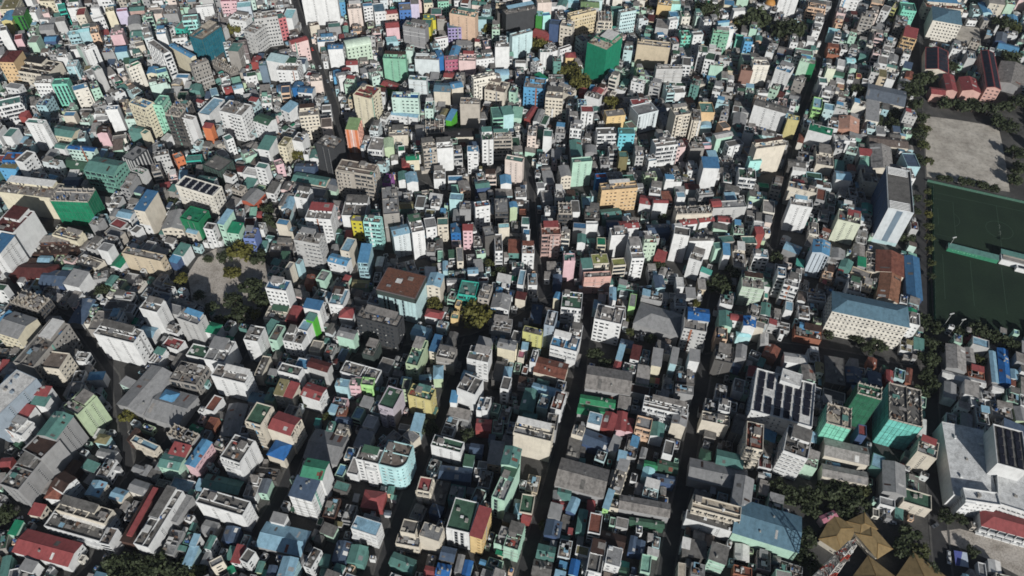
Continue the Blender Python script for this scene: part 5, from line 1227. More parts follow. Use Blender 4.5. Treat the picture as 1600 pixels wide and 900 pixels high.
def clutter(P, w, d, z, rng, heavy, wc, big=False):
    G = ['paint:150_146_140','paint:110_104_98','paint:176_172_166','paint:90_84_80','paint:128_118_108','paint:140_136_130','paint:196_194_190','paint:70_66_62','paint:112_90_76']
    def spot(sx, sy):
        return (rng.uniform(-w/2+.5+sx/2, max(-w/2+.6+sx/2, w/2-.5-sx/2)), rng.uniform(-d/2+.5+sy/2, max(-d/2+.6+sy/2, d/2-.5-sy/2)))
    n = int(w*d*(.085 if heavy else .03))+2
    for _ in range(min(n, 46)):
        sx, sy = rng.uniform(.4, 1.9), rng.uniform(.4, 1.9); x, y = spot(sx, sy)
        P['clutter'].box(x-sx/2, x+sx/2, y-sy/2, y+sy/2, z, z+rng.uniform(.25, 1.3), rng.choice(G))
    for _ in range(1 if not heavy else 2):
        if w > 6 and d > 6:   # low dividing walls
            if rng.random() < .5: x = rng.uniform(-w/4, w/4); P['clutter'].box(x, x+.18, -d/2+.3, d/2-.3, z, z+.9, 'wall:'+wc)
            else: y = rng.uniform(-d/4, d/4); P['clutter'].box(-w/2+.3, w/2-.3, y, y+.18, z, z+.9, 'wall:'+wc)
    for _ in range(rng.randint(0, 2) if not heavy else rng.randint(1, 3)):   # sheet awnings on posts
        if w < 5 or d < 5: break
        sx, sy = rng.uniform(1.8, min(4.5, w*.45)), rng.uniform(1.6, min(4, d*.45)); x, y = spot(sx, sy)
        P['clutter'].box(x-sx/2, x+sx/2, y-sy/2, y+sy/2, z+1.9, z+2.0, 'sheet:'+rng.choice(['G','G3','T','C2','W','C2','L','G2','C2','G']), True)
        for a in (-1, 1):
            for b in (-1, 1): P['clutter'].box(x+a*sx*.45-.05, x+a*sx*.45+.05, y+b*sy*.45-.05, y+b*sy*.45+.05, z, z+1.9, 'paint:90_90_90')
    if w > 5 and d > 5 and rng.random() < .55:
        for _ in range(rng.randint(1, 3)):
            sx, sy = rng.uniform(1, 2.8), rng.uniform(1, 2.8); x, y = spot(sx, sy); q = rng.uniform(.06, .9)
            P['clutter'].faces([(x-sx/2,y-sy/2,z+q),(x+sx/2,y-sy/2,z+q*.8),(x+sx/2,y+sy/2,z+q),(x-sx/2,y+sy/2,z+q*1.1)], [(0,1,2,3)], rng.choice(['paint:70_120_160','paint:150_80_72','paint:90_130_110','paint:160_150_136','paint:186_184_180','paint:110_104_98','paint:132_100_80']))
    for _ in range(rng.randint(1, 3)):
        r = rng.uniform(.5, .85); x, y = spot(2*r, 2*r)
        tk = MB(); k = rng.choice(['paint:34_36_40','paint:60_90_136','paint:196_196_194','paint:150_150_150','paint:196_196_194'])
        tk.cyl(x, y, z, z+1.5, r, k); tk.cyl(x, y, z+1.5, z+1.75, r*.9, k, r*.3); P['tanks'].append(tk)
    if big and w > 6 and d > 6:
        sx, sy = rng.uniform(2.6, 3.8), rng.uniform(3, 4.6); sx = min(sx, w*.45); sy = min(sy, d*.45)
        x = rng.choice([-1, 1])*(w/2-sx/2-.4)*rng.uniform(.2, 1); y = d/2-sy/2-.35-rng.random()*d*.3
        b = MB(); b.box(x-sx/2, x+sx/2, y-sy/2, y+sy/2, z, z+2.5, 'wall:'+wc)
        b.box(x-sx/2-.2, x+sx/2+.2, y-sy/2-.2, y+sy/2+.2, z+2.5, z+2.68, 'flat:C2', True)
        b.fquad(((x-sx/2, y-sy/2), (1,0), (0,-1)), .5, 1.4, .03, z+.05, z+2.05, 'glass:'); P['stair'].append(b)

def rounded(w, d, r, n=7):
    pts = [(-w/2,-d/2),(w/2-r,-d/2)]
    pts += [(w/2-r+r*math.sin(a), -d/2+r-r*math.cos(a)) for a in [math.pi/2*i/n for i in range(1, n+1)]]
    return pts+[(w/2,d/2),(-w/2,d/2)]

def volume(P, w, d, h, wc, rc, ty, fc, rng, simple):
    wk = 'wall:'+wc
    if wc in ('NG','NA','NV','NV2','NT'): wk = 'wall:D'
    if wc == 'NV3': wk = 'net:NV3'
    ft = ty in 'ftdbkpFqc'
    zr = h-.85 if ft else h
    if simple and ft: zr = h-.6
    W = P['wall']
    cs = corners(w, d)
    if ty == 'c': cs = rounded(w, d, min(w, d)*.42)
    n = len(cs)
    # walls
    W.faces([(x,y,0) for x,y in cs]+[(x,y,zr) for x,y in cs], [(i,(i+1)%n,n+(i+1)%n,n+i) for i in range(n)], wk)
    # facades
    fr, rt_ = fc[0], fc[1]
    lf = rt_ if rt_ != 'n' else ('w' if fr in 'wb' and rng.random() < .35 else 'n')
    bk = fr if fr != 'k' else 'k'
    for i, st in enumerate((fr, rt_, bk, lf)):
        if st == 'n' and not simple and h > 9 and ty in 'ftd' and rng.random() < .6: st = 's' if rng.random() < .4 else 'n'
        if st == 'n': continue
        if ty == 'c' and i in (0, 1):
            F, L = frame(w, d, i); r = min(w, d)*.42
            if i == 0: facade(P, F, L-r, zr, st, wc, rng, simple)
            else: facade(P, ((w/2, -d/2+r), (0,1), (1,0)), L-r, zr, st, wc, rng, simple)
            if i == 0:
                for k in range(1, 7, 2):
                    a = math.pi/2*k/7; b_ = math.pi/2*(k+1)/7
                    p = (w/2-r+r*math.sin(a), -d/2+r-r*math.cos(a)); q = (w/2-r+r*math.sin(b_), -d/2+r-r*math.cos(b_))
                    LL = math.dist(p, q); t = ((q[0]-p[0])/LL, (q[1]-p[1])/LL)
                    facade(P, (p, t, (t[1],-t[0])), LL, zr, 'w', wc, rng, simple)
            continue
        F, L = frame(w, d, i); facade(P, F, L, zr, st, wc, rng, simple)
    if ty in 'tdf' and h > 9 and w > 6.5 and fr in 'wb' and rng.random() < .5:
        bw = w*rng.uniform(.28, .5); bx = rng.choice((-1, 1))*(w-bw)/2*rng.uniform(.3, 1); bd = rng.uniform(.9, 1.7); bh = zr*rng.choice((.55, .78, 1.0))+rng.uniform(-.2, .5)
        W.box(bx-bw/2, bx+bw/2, -d/2-bd, -d/2+.2, 0, bh, wk)
        F = ((bx-bw/2, -d/2-bd), (1, 0), (0, -1)); facade(P, F, bw, bh, 'w', wc, rng, simple)
    if ty in 'tdf' and h > 8 and rng.random() < .35:     # lean-to of one or two floors at the side
        sd_ = rng.choice((-1, 1)); lh = rng.uniform(3, min(7, h*.6)); lw = rng.uniform(1.5, 2.6); y0 = -d/2+d*rng.uniform(0, .4); y1 = y0+d*rng.uniform(.35, .6)
        xa, xb = (w/2-.1, w/2+lw) if sd_ > 0 else (-w/2-lw, -w/2+.1)
        W.box(xa, xb, y0, y1, 0, lh, wk); P['leanto'].box(xa-.2, xb+.2, y0-.2, y1+.2, lh, lh+.14, 'sheet:'+rng.choice(['G','C2','T','L','G2','D','N']), True)
    if ty == 'F': F_special(P, w, d, h, rng)
    RF = P['roof']
    if ft:
        fam = 'dirty:' if ty in 'dbk' else 'flat:'
        RF.faces([(x,y,zr+.02) for x,y in cs], [tuple(range(n))], fam+rc)
        # parapet ring, proud of the wall
        ph = h if (ty in 'tcpqk' or rng.random() < .6) else zr+.18
        pk = wk if ty not in 'kb' else 'wall:C3'
        if wc in ('D','K','D2') and ty != 'b': pk = wk
        o = [(x*(1+.10/w), y*(1+.10/d)) for x, y in cs]; i_ = [(x*(1-.5/w), y*(1-.5/d)) for x, y in cs]
        V = [(x,y,zr-.25) for x,y in o]+[(x,y,ph) for x,y in o]+[(x,y,ph) for x,y in i_]+[(x,y,zr) for x,y in i_]
        fs = []
        for i in range(n):
            j = (i+1) % n
            fs += [(i,j,n+j,n+i),(n+i,n+j,2*n+j,2*n+i),(2*n+i,2*n+j,3*n+j,3*n+i)]
        P['parapet'].faces(V, fs, pk)
        if ty in 'td' and w > 6 and d > 7 and rng.random() < (.75 if not simple else .55):
            pd = d*rng.uniform(.32, .55); pw = w*rng.uniform(.5, .92); px = rng.choice((-1, 1))*(w-pw-.5)/2*rng.random(); py = d/2-.3-pd/2; hh = rng.choice((2.3, 2.7, 2.8, 3.0))
            P['penthouse'].box(px-pw/2, px+pw/2, py-pd/2, py+pd/2, zr, zr+hh, wk)
            rk = ('sheet:'+rng.choice(['G','G','C2','T','L','W','R','V','B2','N','G2','D'])) if rng.random() < .6 else 'dirty:'+rc
            P['penthouse'].faces([(px-pw/2-.25,py-pd/2-.4,zr+hh-.02),(px+pw/2+.25,py-pd/2-.4,zr+hh-.02),(px+pw/2+.25,py+pd/2+.2,zr+hh+.5),(px-pw/2-.25,py+pd/2+.2,zr+hh+.5),
                (px-pw/2-.25,py-pd/2-.4,zr+hh-.14),(px+pw/2+.25,py-pd/2-.4,zr+hh-.14),(px+pw/2+.25,py+pd/2+.2,zr+hh+.38),(px-pw/2-.25,py+pd/2+.2,zr+hh+.38)],
                [(0,1,2,3),(4,5,1,0),(5,6,2,1),(6,7,3,2),(7,4,0,3)], rk)
            for q_ in range(max(1, int(pw/2.6))):
                xx_ = px-pw/2+.6+q_*2.6
                if rng.random() < .7: P['penthouse'].fquad(((0, py-pd/2), (1,0), (0,-1)), xx_, xx_+1.1, .03, zr+.2+.7*rng.randint(0, 1), zr+2.0, 'glass:')
        if ty in 't': clutter(P, w, d, zr+.02, rng, False, wc, True)
        if ty in 'dq' : clutter(P, w, d, zr+.02, rng, True, wc, rng.random() < .4)
        if ty in 'c' and not simple: clutter(P, w, d, zr+.02, rng, False, wc, ty == 'c')
        if ty == 'f' and not simple:
            for _ in range(rng.randint(1, 4)):
                x, y = rng.uniform(-w*.38, w*.38), rng.uniform(-d*.38, d*.38); sx, sy = rng.uniform(.4, 1.1), rng.uniform(.4, 1.1)
                P['clutter'].box(x-sx, x+sx, y-sy, y+sy, zr+.02, zr+rng.uniform(.5, 1.4), rng.choice(['paint:150_146_140','wall:'+wc]))
        if ty in 'bk':
            nx, ny = max(2, round(w/3.4)), max(2, round(d/3.4))
            for a in range(nx+1):
                for b in range(ny+1):
                    if ty == 'k' and rng.random() < .5: continue
                    x = -w/2+.4+(w-.8)*a/nx; y = -d/2+.4+(d-.8)*b/ny; s = .22
                    P['column'].box(x-s, x+s, y-s, y+s, zr, h+rng.uniform(.9, 1.7), 'wall:C3')
            clutter(P, w, d, zr+.02, rng, ty == 'b', 'C3', False)
        if ty == 'p':
            nx, ny = max(3, int(w/5.4)), max(3, int(d/5.6))
            for a in range(nx):
                for b in range(ny):
                    if rng.random() < .06: continue
                    x0 = -w/2+1+(w-2)*a/nx; x1 = -w/2+1+(w-2)*(a+1)/nx; y0 = -d/2+1+(d-2)*b/ny; y1 = -d/2+1+(d-2)*(b+1)/ny
                    q = MB(); q.faces([(x0+.9,y0+.4,zr+.4),(x1-.9,y0+.4,zr+.4),(x1-.9,y1-.4,zr+.75),(x0+.9,y1-.4,zr+.75),
                                       (x0+.9,y0+.4,zr+.1),(x1-.9,y0+.4,zr+.1),(x1-.9,y1-.4,zr+.1),(x0+.9,y1-.4,zr+.1)],
                                      [(0,1,2,3),(0,4,5,1),(1,5,6,2),(2,6,7,3),(3,7,4,0)], 'solar:'); P['solar'].append(q)
        if ty == 'q':
            for i in range(4):
                F, L = frame(w+1.2, d+1.2, i); P['band'].fbox(F, 0, L, -.9, .0, h-4.2, h+.15, 'wall:D2')
            RF.faces([(x*1.02,y*1.02,h+.25+(.1 if k < 2 else .5)) for k, (x, y) in enumerate(cs)], [(0,1,2,3)], 'rust:')
            for i in range(4):
                F, L = frame(w+1.3, d+1.3, i); P['band'].fbox(F, 0, L, -.5, .02, h+.05, h+.55, 'wall:N4')
    else:
        ov = .35 if not simple else .25; a, b = w/2+ov, d/2+ov; th = .14; key = 'sheet:'+rc
        if ty in 'mhaZr':
            along = w >= d      # ridge along x
            if ty == 'Z': along = w >= d
            if along: A, B = a, b
            else: A, B = b, a
            rise = min(2.6, B*.30) if ty != 'h' else min(3.4, B*.42)
            if ty == 'r': rise = .3
            def X(p): x, y, z = p; return (x, y, z) if along else (-y, x, z)
            if ty == 'a':
                m_ = 8; ring = [(B*math.cos(math.pi*k/m_), zr+rise*1.5*math.sin(math.pi*k/m_)) for k in range(m_+1)]
                vs = [X((-A, y, z)) for y, z in ring]+[X((A, y, z)) for y, z in ring]; k = m_+1
                RF.faces(vs, [(i, k+i, k+i+1, i+1) for i in range(m_)]+[tuple(range(k)), tuple(reversed(range(k, 2*k)))], key)
            elif ty == 'h':
                r0 = max(0, A-B*.95)
                vs = [(-A,-B,zr),(A,-B,zr),(A,B,zr),(-A,B,zr),(-r0-.02,0,zr+rise),(r0+.02,0,zr+rise)]
                vs = [X(p) for p in vs]; vs += [(x,y,z-th) for x,y,z in vs[:4]]
                RF.faces(vs, [(0,1,5,4),(1,2,5),(2,3,4,5),(3,0,4),(6,7,1,0),(7,8,2,1),(8,9,3,2),(9,6,0,3)], key)
            else:
                vs = [X(p) for p in [(-A,-B,zr),(A,-B,zr),(A,0,zr+rise),(-A,0,zr+rise),(A,B,zr),(-A,B,zr)]]
                vs += [(x,y,z-th) for x,y,z in vs]
                RF.faces(vs, [(0,1,2,3),(3,2,4,5),(6,7,1,0),(10,11,5,4),(0,3,9,6),(3,5,11,9),(1,7,8,2),(2,8,10,4)], key)
                g = [X((s*(A-ov), y, z)) for s in (-1, 1) for y, z in ((-(B-ov), zr-.02), (B-ov, zr-.02), (0, zr+rise*(B-ov)/B-th))]
                W.faces(g, [(1,0,2),(3,4,5)], wk)
                if not simple and ty == 'm':
                    P['ridge'].faces([X(p) for p in [(-A,-.22,zr+rise-.02),(A,-.22,zr+rise-.02),(A,0,zr+rise+.06),(-A,0,zr+rise+.06),(A,.22,zr+rise-.02),(-A,.22,zr+rise-.02)]],
                                     [(0,1,2,3),(3,2,4,5)], key)
                if ty == 'm' and A > 3:
                    for _ in range(rng.randint(1, 4) if not simple else rng.randint(0, 2)):
                        x0 = rng.uniform(-A+.3, A-2.2); x1 = min(A-.2, x0+rng.uniform(.9, 2.4)); ya = rng.uniform(.1, .5)*B; yb = rng.uniform(.6, .97)*B; sg = rng.choice((-1, 1))
                        pp = [X((x_, sg*y_, zr+rise-y_*rise/B+.05)) for x_, y_ in ((x0,ya),(x1,ya),(x1,yb),(x0,yb))]
                        P['patch'].faces(pp, [(0,1,2,3) if sg > 0 else (3,2,1,0)], 'sheet:'+rng.choice(['G','C2','O','W','G3',rc,'N','D']))
                if ty == 'Z':
                    sl_ = rise/B
                    for sgn in (-1, 1):
                        npn = max(2, int(2*A/7.5))
                        for k in range(npn):
                            x0 = -A+.8+(2*A-1.6)*k/npn; x1 = -A+.8+(2*A-1.6)*(k+1)/npn-.5
                            ya, yb = .7, B-.9
                            q = MB(); pp = [(x0,sgn*ya),(x1,sgn*ya),(x1,sgn*yb),(x0,sgn*yb)]
                            q.faces([X((x,y,zr+rise-abs(y)*sl_+.18)) for x,y in pp]+[X((x,y,zr+rise-abs(y)*sl_+.01)) for x,y in pp],
                                    [(0,1,2,3) if sgn > 0 else (3,2,1,0),(0,4,5,1),(1,5,6,2),(2,6,7,3),(3,7,4,0)], 'solar:'); P['solar'].append(q)
                    RF.m = [RF.mi('sheet:R')]*len(RF.m)
                if ty == 'r':
                    bw = B*.34; z0 = zr+rise-.1
                    P['band'].faces([X(p) for p in [(-A*.8,-bw,z0+1.1),(A*.9,-bw,z0+1.1),(A*.9,bw,z0+1.3),(-A*.8,bw,z0+1.3),(-A*.8,-bw,z0-.4),(A*.9,-bw,z0-.4),(A*.9,bw,z0-.4),(-A*.8,bw,z0-.4)]],
                                    [(0,1,2,3),(0,4,5,1),(1,5,6,2),(2,6,7,3),(3,7,4,0)], 'sheet:R')
        else:   # 's' mono pitch, low in front
            rise = min(1.6, d*.13)
            vs = [(-a,-b,zr+.05),(a,-b,zr+.05),(a,b,zr+rise),(-a,b,zr+rise)]; vs += [(x,y,z-th) for x,y,z in vs]
            RF.faces(vs, [(0,1,2,3),(4,5,1,0),(5,6,2,1),(6,7,3,2),(7,4,0,3)], key)
            g = [(-w/2,-d/2,zr-.01),(w/2,-d/2,zr-.01),(w/2,d/2,zr-.01),(-w/2,d/2,zr-.01),(w/2,d/2,zr+rise-.15),(-w/2,d/2,zr+rise-.15)]
            W.faces(g, [(1,2,4),(3,0,5),(2,3,5,4)], wk)
        if not simple and ty in 'ms' and rng.random() < .5:
            for _ in range(rng.randint(1, 3)):
                x, y = rng.uniform(-w*.35, w*.35), rng.uniform(-d*.35, d*.35); zt = zr+.1
                P['clutter'].box(x-.4, x+.4, y-.4, y+.4, zt, zt+(1.9 if ty == 'm' else 1.6), 'paint:150_150_146')

def F_special(P, w, d, h, rng):
    # pale end wall with one grey stripe, roof frames of white beams, aqua podium
    F, L = frame(w, d, 0)
    P['band'].fquad(F, L*.36, L*.60, .04, 3, h-1.0, 'wall:L5')
    P['band'].fquad(F, 0, L, .035, .2, 3.0, 'wall:A3')
    F3, L3 = frame(w, d, 3)
    for i in range(14): P['band'].fbox(F3, .4, L3-.4, 0, .14, 2.5+i*2.05, 2.6+i*2.05, 'wall:L5')
    P['band'].fquad(F3, 0, L3, .03, 0, h-.9, 'wall:U')  # side wall coated dark blue, its shade put into the colour
    for y0, y1 in ((-d/2+.3, -d/2+8), (d/2-8, d/2-.3)):
        for k in range(6):
            y = y0+(y1-y0)*k/5
            P['band'].box(-w/2+1, w/2-2.5, y-.2, y+.2, h-.2, h+.3, 'wall:W', True)
        for x in (-w/2+1, w/2-2.5): P['band'].box(x-.2, x+.2, y0, y1, h-.15, h+.25, 'wall:W', True)

PARTS = ('wall','roof','parapet','window','balcony','scaffold','clutter','column','band','ridge','penthouse','leanto','patch')
OBN = dict(patch='roof_patch', leanto='lean_to_roof', penthouse='rooftop_room', clutter='roof_clutter', band='facade_band', window='window', column='column_stub', ridge='ridge_cap')
STUFFP = ('patch','window','balcony','scaffold','clutter','column')
def newP():
    P = {k: MB() for k in PARTS}; P['panels'] = []; P['tanks'] = []; P['stair'] = []; P['solar'] = []; return P
def panel_mb(p):
    F, a0, a1, k, z0, z1, key = p; b = MB(); b.fbox(F, a0, a1, k-.05, k, z0, z1, key); return b
stuff = MB()
OCC = []      # footprints, for placing the houses in between
KINDCAT = dict(apartment_block='apartment block', house='house', shed='shed', hall='hall', stand='stand', building='building')
UNDER = dict(patch='roof', window='wall', balcony='wall', scaffold='wall', clutter='roof', column='roof', ridge='roof')
def emit(P, root):
    made = {}
    for k in PARTS:
        b = P[k]
        if not b.f: continue
        up = made.get(UNDER.get(k), root)
        made[k] = link(OBN.get(k, k), b.mesh(OBN.get(k, k)), up, 'stuff' if k in STUFFP else None)
    rf, wl = made.get('roof', root), made.get('wall', root)
    for p in P['panels'][:300]: b = panel_mb(p); link('net_panel', b.mesh('net_panel'), wl)
    for b in P['tanks']: link('water_tank', b.mesh('water_tank'), rf)
    for b in P['stair']: link('stair_house', b.mesh('stair_house'), rf)
    for b in P['solar']: link('solar_panel', b.mesh('solar_panel'), rf)
def merge(P, M):
    for k in PARTS:
        if P[k].f: stuff.add(P[k], M)
    for b in [panel_mb(p) for p in P['panels']]+P['tanks']+P['stair']+P['solar']: stuff.add(b, M)
cur = None
rows = []
for ln in TABLE.split('\n'):  # a few rows in shade carry that shade in their colour codes
    k, x, y, r, w, d, h, wc, rc, ty, fc, lab = ln.split('|')
    rows.append([k, float(x), float(y), float(r), float(w), float(d), float(h), wc, rc, ty, fc, lab])
for idx, (k, x, y, r, w, d, h, wc, rc, ty, fc, lab) in enumerate(rows):
    rng = random.Random(idx*7+3)
    OCC.append((x, y, r, w, d))
    if k == '+':
        root, (bx, by, br) = cur
        P = newP(); volume(P, w, d, h, wc, rc, ty, fc, rng, root is None)
        if root is None: merge(P, (math.cos(r), math.sin(r), x, y)); continue
        # same thing, second volume: bake the offset
        dx, dy = x-bx, y-by; c, s = math.cos(-br), math.sin(-br); M = (math.cos(r-br), math.sin(r-br), c*dx-s*dy, s*dx+c*dy)
        for kk in PARTS:
            if P[kk].f: nb = MB(); nb.add(P[kk], M); P[kk] = nb
        for kk in ('tanks','stair','solar'):
            l2 = []
            for b in P[kk]: nb = MB(); nb.add(b, M); l2.append(nb)
            P[kk] = l2
        P['panels'] = []
        emit(P, root); continue
    ind = bool(lab)
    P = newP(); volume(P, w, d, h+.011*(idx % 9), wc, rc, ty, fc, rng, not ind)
    if ind:
        root = thing(k, lab, KINDCAT[k], (x, y, 0), r)
        emit(P, root); cur = (root, (x, y, r))
    else:
        merge(P, (math.cos(r), math.sin(r), x, y)); cur = (None, (x, y, r))

# ---------------------------------------------------------------- trees
def leaf_mesh(seed, key, n=620, cl=15, flat=.8):
    rg = np.random.default_rng(seed); b = MB()
    cen = []
    for i in range(cl):
        a = rg.uniform(0, 6.283); rr = math.sqrt(rg.uniform(0, 1))*.72; z = rg.uniform(-.35, .55)*(1-rr*.5)
        cen.append((rr*math.cos(a), rr*math.sin(a), z*flat, rg.uniform(.24, .40)))
    cen.append((0, 0, .25, .5))
    vs = []; fs = []
    for i in range(n):
        cx, cy, cz, cr = cen[i % len(cen)]
        v = rg.normal(size=3); v /= np.linalg.norm(v); q = rg.uniform(.55, 1.08)*cr
        p = np.array((cx, cy, cz))+v*q*np.array((1, 1, .75))
        nn = v*.8+rg.normal(size=3)*.5+np.array((0, 0, .4)); nn /= np.linalg.norm(nn)
        t = np.cross(nn, rg.normal(size=3)); t /= np.linalg.norm(t); u = np.cross(nn, t); s = rg.uniform(.055, .115)
        o = len(vs)
        for a_, b_ in ((-1,-.6),(1,-.6),(1.1,.7),(-.9,.6)): vs.append(tuple(p+t*s*a_+u*s*b_))
        fs.append((o,o+1,o+2,o+3))
    b.faces(vs, fs, key); return b.mesh('crown')
def trunk_mesh(seed):
    rg = random.Random(seed); b = MB()
    b.cyl(0, 0, -1.25, -.35, .075, 'bark:', .05, 7, False)
    for i in range(5):
        a = i*1.256+rg.random(); e = (.42*math.cos(a), .42*math.sin(a), rg.uniform(-.05, .3))
        b.bar((0, 0, -.5), e, .022, 'bark:')
    return b.mesh('trunk')
CROWN = {k: [leaf_mesh(s, 'leaf:'+k) for s in range(5 if k != 'd' else 1)] for k in 'abcd'}
TRUNK = [trunk_mesh(1), trunk_mesh(2)]
tcount = 0
def tree(xy, r, h, k, label, group=None, sq=1.0):
    global tcount
    tcount += 1; rg = random.Random(tcount)
    root = thing('tree', label, 'tree', (xy[0], xy[1], 0), rg.uniform(0, 6.28), group)
    c = link('crown', CROWN[k][tcount % len(CROWN[k])], root); t = link('trunk', TRUNK[tcount % 2], root)
    zc = max(h-r*.65*sq, r*.62*sq+.3); c.location = (0, 0, zc); c.scale = (r, r*rg.uniform(.85, 1.1), r*sq)
    t.scale = (r, r, zc/1.25); t.location = (0, 0, zc)
    OCC.append((xy[0], xy[1], 0, r*1.3, r*1.3))
    return root
tree((-21.4,305.8),10.9,13,'c','big round olive green tree beside the small yellow cube house',None)
tree((-48.2,315.0),6.2,9,'c','yellow green tree behind the red roofed house with green yard',None)
tree((-181.0,354.3),10.9,10,'c','broad olive brown tree at the back edge of the sandy lot',None)
tree((-169.4,350.1),7.7,9,'b','green tree right of the broad olive tree behind the sandy lot',None)
tree((-191.7,349.6),5.9,7,'b','dark bushy tree on the sandy lot below the broad olive tree',None)
tree((-183.0,336.7),6.3,8,'c','lone bright green tree standing in the middle of the sandy lot',None)
tree((-213.4,329.1),5.4,9,'c','yellow green tree at the left corner of the sandy lot',None)
tree((-166.9,323.4),8.7,10,'b','dark trees along the right edge of the sandy lot','trees right of the sandy lot')
tree((-159.4,312.9),8.1,10,'b','dark trees along the right edge of the sandy lot','trees right of the sandy lot')
tree((-176.2,311.7),7.3,9,'b','dark trees along the right edge of the sandy lot','trees right of the sandy lot')
tree((-168.1,302.5),7.7,9,'b','dark trees along the right edge of the sandy lot','trees right of the sandy lot')
tree((-160.1,302.9),4.7,7,'c','small yellow green tree below the trees right of the sandy lot',None)
tree((-211.4,226.9),6.1,8,'c','yellow green round tree beside the very wide grey warehouse roof',None)
tree((-186.0,143.9),8.1,10,'b','dark green trees clustered at the bottom left edge','trees at the bottom edge')
tree((-176.6,143.6),8.8,10,'b','dark green trees clustered at the bottom left edge','trees at the bottom edge')
tree((-166.6,141.4),8.7,10,'b','dark green trees clustered at the bottom left edge','trees at the bottom edge')
tree((-157.3,140.7),6.5,9,'b','dark green trees clustered at the bottom left edge','trees at the bottom edge')
tree((-178.5,135.7),8.7,10,'b','dark green trees clustered at the bottom left edge','trees at the bottom edge')
tree((-146.6,140.3),5.0,8,'a','lighter green tree right of the tree cluster at the bottom left',None)
tree((-250.9,167.2),6.0,8,'b','dark tree at the left edge above the red gabled hall',None)
tree((-116.3,240.2),4.2,6,'b','small dark tree between two red roofed houses',None)
tree((-101.0,230.2),3.4,6,'a','small green tree beside the shaded lane and a cluttered blue roof',None)
tree((-42.9,224.7),5.5,9,'b','dark round tree in shade between the cream yellow block and lane',None)
tree((-21.7,220.9),4.7,8,'b','shaded tree behind the white block with dark green roof',None)
tree((43.4,578.8),11.5,12,'c','olive tree left of the huge green netted tower',None)
tree((51.2,564.8),12.5,12,'c','larger olive tree at the foot of the green netted tower',None)
tree((16.9,621.4),9.7,12,'c','olive tree beside the pale blue white ribbed block',None)
tree((76.9,540.1),8.3,10,'c','olive tree in front of the green netted tower and red roof',None)
tree((-26.6,647.2),8.7,11,'c','olive tree beside the tall peach slab',None)
tree((175.7,685.9),14.7,14,'b','big dark tree at the top edge, right of the middle',None)
tree((220.2,673.3),17.4,14,'b','big dark tree beside a pale dirt patch near the top',None)
tree((207.6,673.3),9.3,10,'c','lighter olive tree touching the big dark tree near the top',None)
tree((246.7,654.4),17.2,15,'b','very big dark tree below the large white slab at the top',None)
tree((289.1,568.7),8.0,8,'b','dark tree behind the long blue grey roofed hall',None)
tree((125.5,696.5),6.0,8,'a','small green tree behind cream houses at the top',None)
tree((-164.5,460.2),6.7,8,'c','round bushy tree beside the cream house with olive roof',None)
tree((-115.3,494.8),4.2,6,'b','small tree at the foot of the tall cream red roofed tower',None)
tree((-260.2,630.1),11.0,8,'c','olive tree in a gap beside the blue green netted block',None)
tree((-295.6,516.5),4.1,6,'c','small tree in a gap left of the white stepped block',None)
tree((-52.2,464.4),3.0,5,'b','small tree in the court beside the slim white tower',None)
tree((-85.9,485.6),3.1,5,'b','tiny dark tree near the dark bare arches',None)
tree((177.6,365.8),6.0,9,'b','dark round tree beside the right hand street',None)
tree((137.0,340.7),8.3,11,'b','dark trees left of the pale green white slit block','dark trees at the avenue end')
tree((145.9,350.3),6.2,10,'b','dark trees left of the pale green white slit block','dark trees at the avenue end')
tree((130.0,337.0),5.2,9,'b','dark trees left of the pale green white slit block','dark trees at the avenue end')
tree((85.8,292.4),4.4,8,'b','dark tree in front of the slate grey hipped hall',None)
tree((118.2,323.8),3.4,6,'c',"small yellow green tree at the avenue's bend",None)
tree((51.4,280.2),5.9,8,'b','dark trees behind the large grey gabled hall','trees behind the grey gabled hall')
tree((57.2,273.8),5.1,8,'b','dark trees behind the large grey gabled hall','trees behind the grey gabled hall')
tree((74.5,307.6),3.7,7,'a','leafy green tree right of the white hotel like block',None)
tree((73.7,297.4),3.2,7,'a','second leafy green tree in the gap below the first',None)
tree((59.3,273.8),2.3,6,'d','small orange leaved tree beside the grey gabled hall',None)
tree((-260.7,318.7),5.6,7,'b','dark green tree near the thin court left of the slim white tower',None)
tree((-168.9,384.6),7.0,10,'b','dark green tree left of the round walled low roof',None)
tree((-174.0,398.1),5.7,9,'b','dark green tree near the red triangle roof',None)
tree((-8.8,344.5),5.5,8,'b','dark tree below the slim white house with arched balconies',None)
tree((-15.4,351.7),3.9,8,'a','green tree left of the slim white house with arched balconies',None)
tree((97.8,355.1),4.8,8,'b','dark tree beside the small bright red triangular roof',None)
tree((104.7,404.1),4.2,7,'b','round dark tree in front of the light red roofed house',None)
tree((-243.9,403.4),4.5,6,'b','small dark tree below the beige slab and blue roof',None)
tree((198.1,301.5),3.9,6,'b','round dark green tree at the left foot of the cream slab',None)
tree((205.7,305.4),3.9,7,'a','pale grey green tree before the cream slab',None)
tree((215.2,299.2),5.3,7,'b','dark tree in front of the middle of the cream slab',None)
tree((225.9,293.2),6.6,8,'b','larger dark tree at the right foot of the cream slab',None)
tree((218.8,290.9),4.8,7,'b','dark tree left of the larger one before the cream slab',None)
tree((243.3,302.9),4.5,7,'b','dark tree under the right end of the cream slab',None)
tree((334.7,569.5),10.8,10,'b','dark trees lining the road past the pink school','trees lining the school road')
tree((347.4,586.6),9.1,10,'b','dark trees lining the road past the pink school','trees lining the school road')
tree((332.1,548.0),8.7,10,'b','dark trees lining the road past the pink school','trees lining the school road')
tree((331.3,532.8),7.9,10,'b','dark trees lining the road past the pink school','trees lining the school road')
tree((321.7,510.0),7.1,10,'b','dark trees lining the road past the pink school','trees lining the school road')
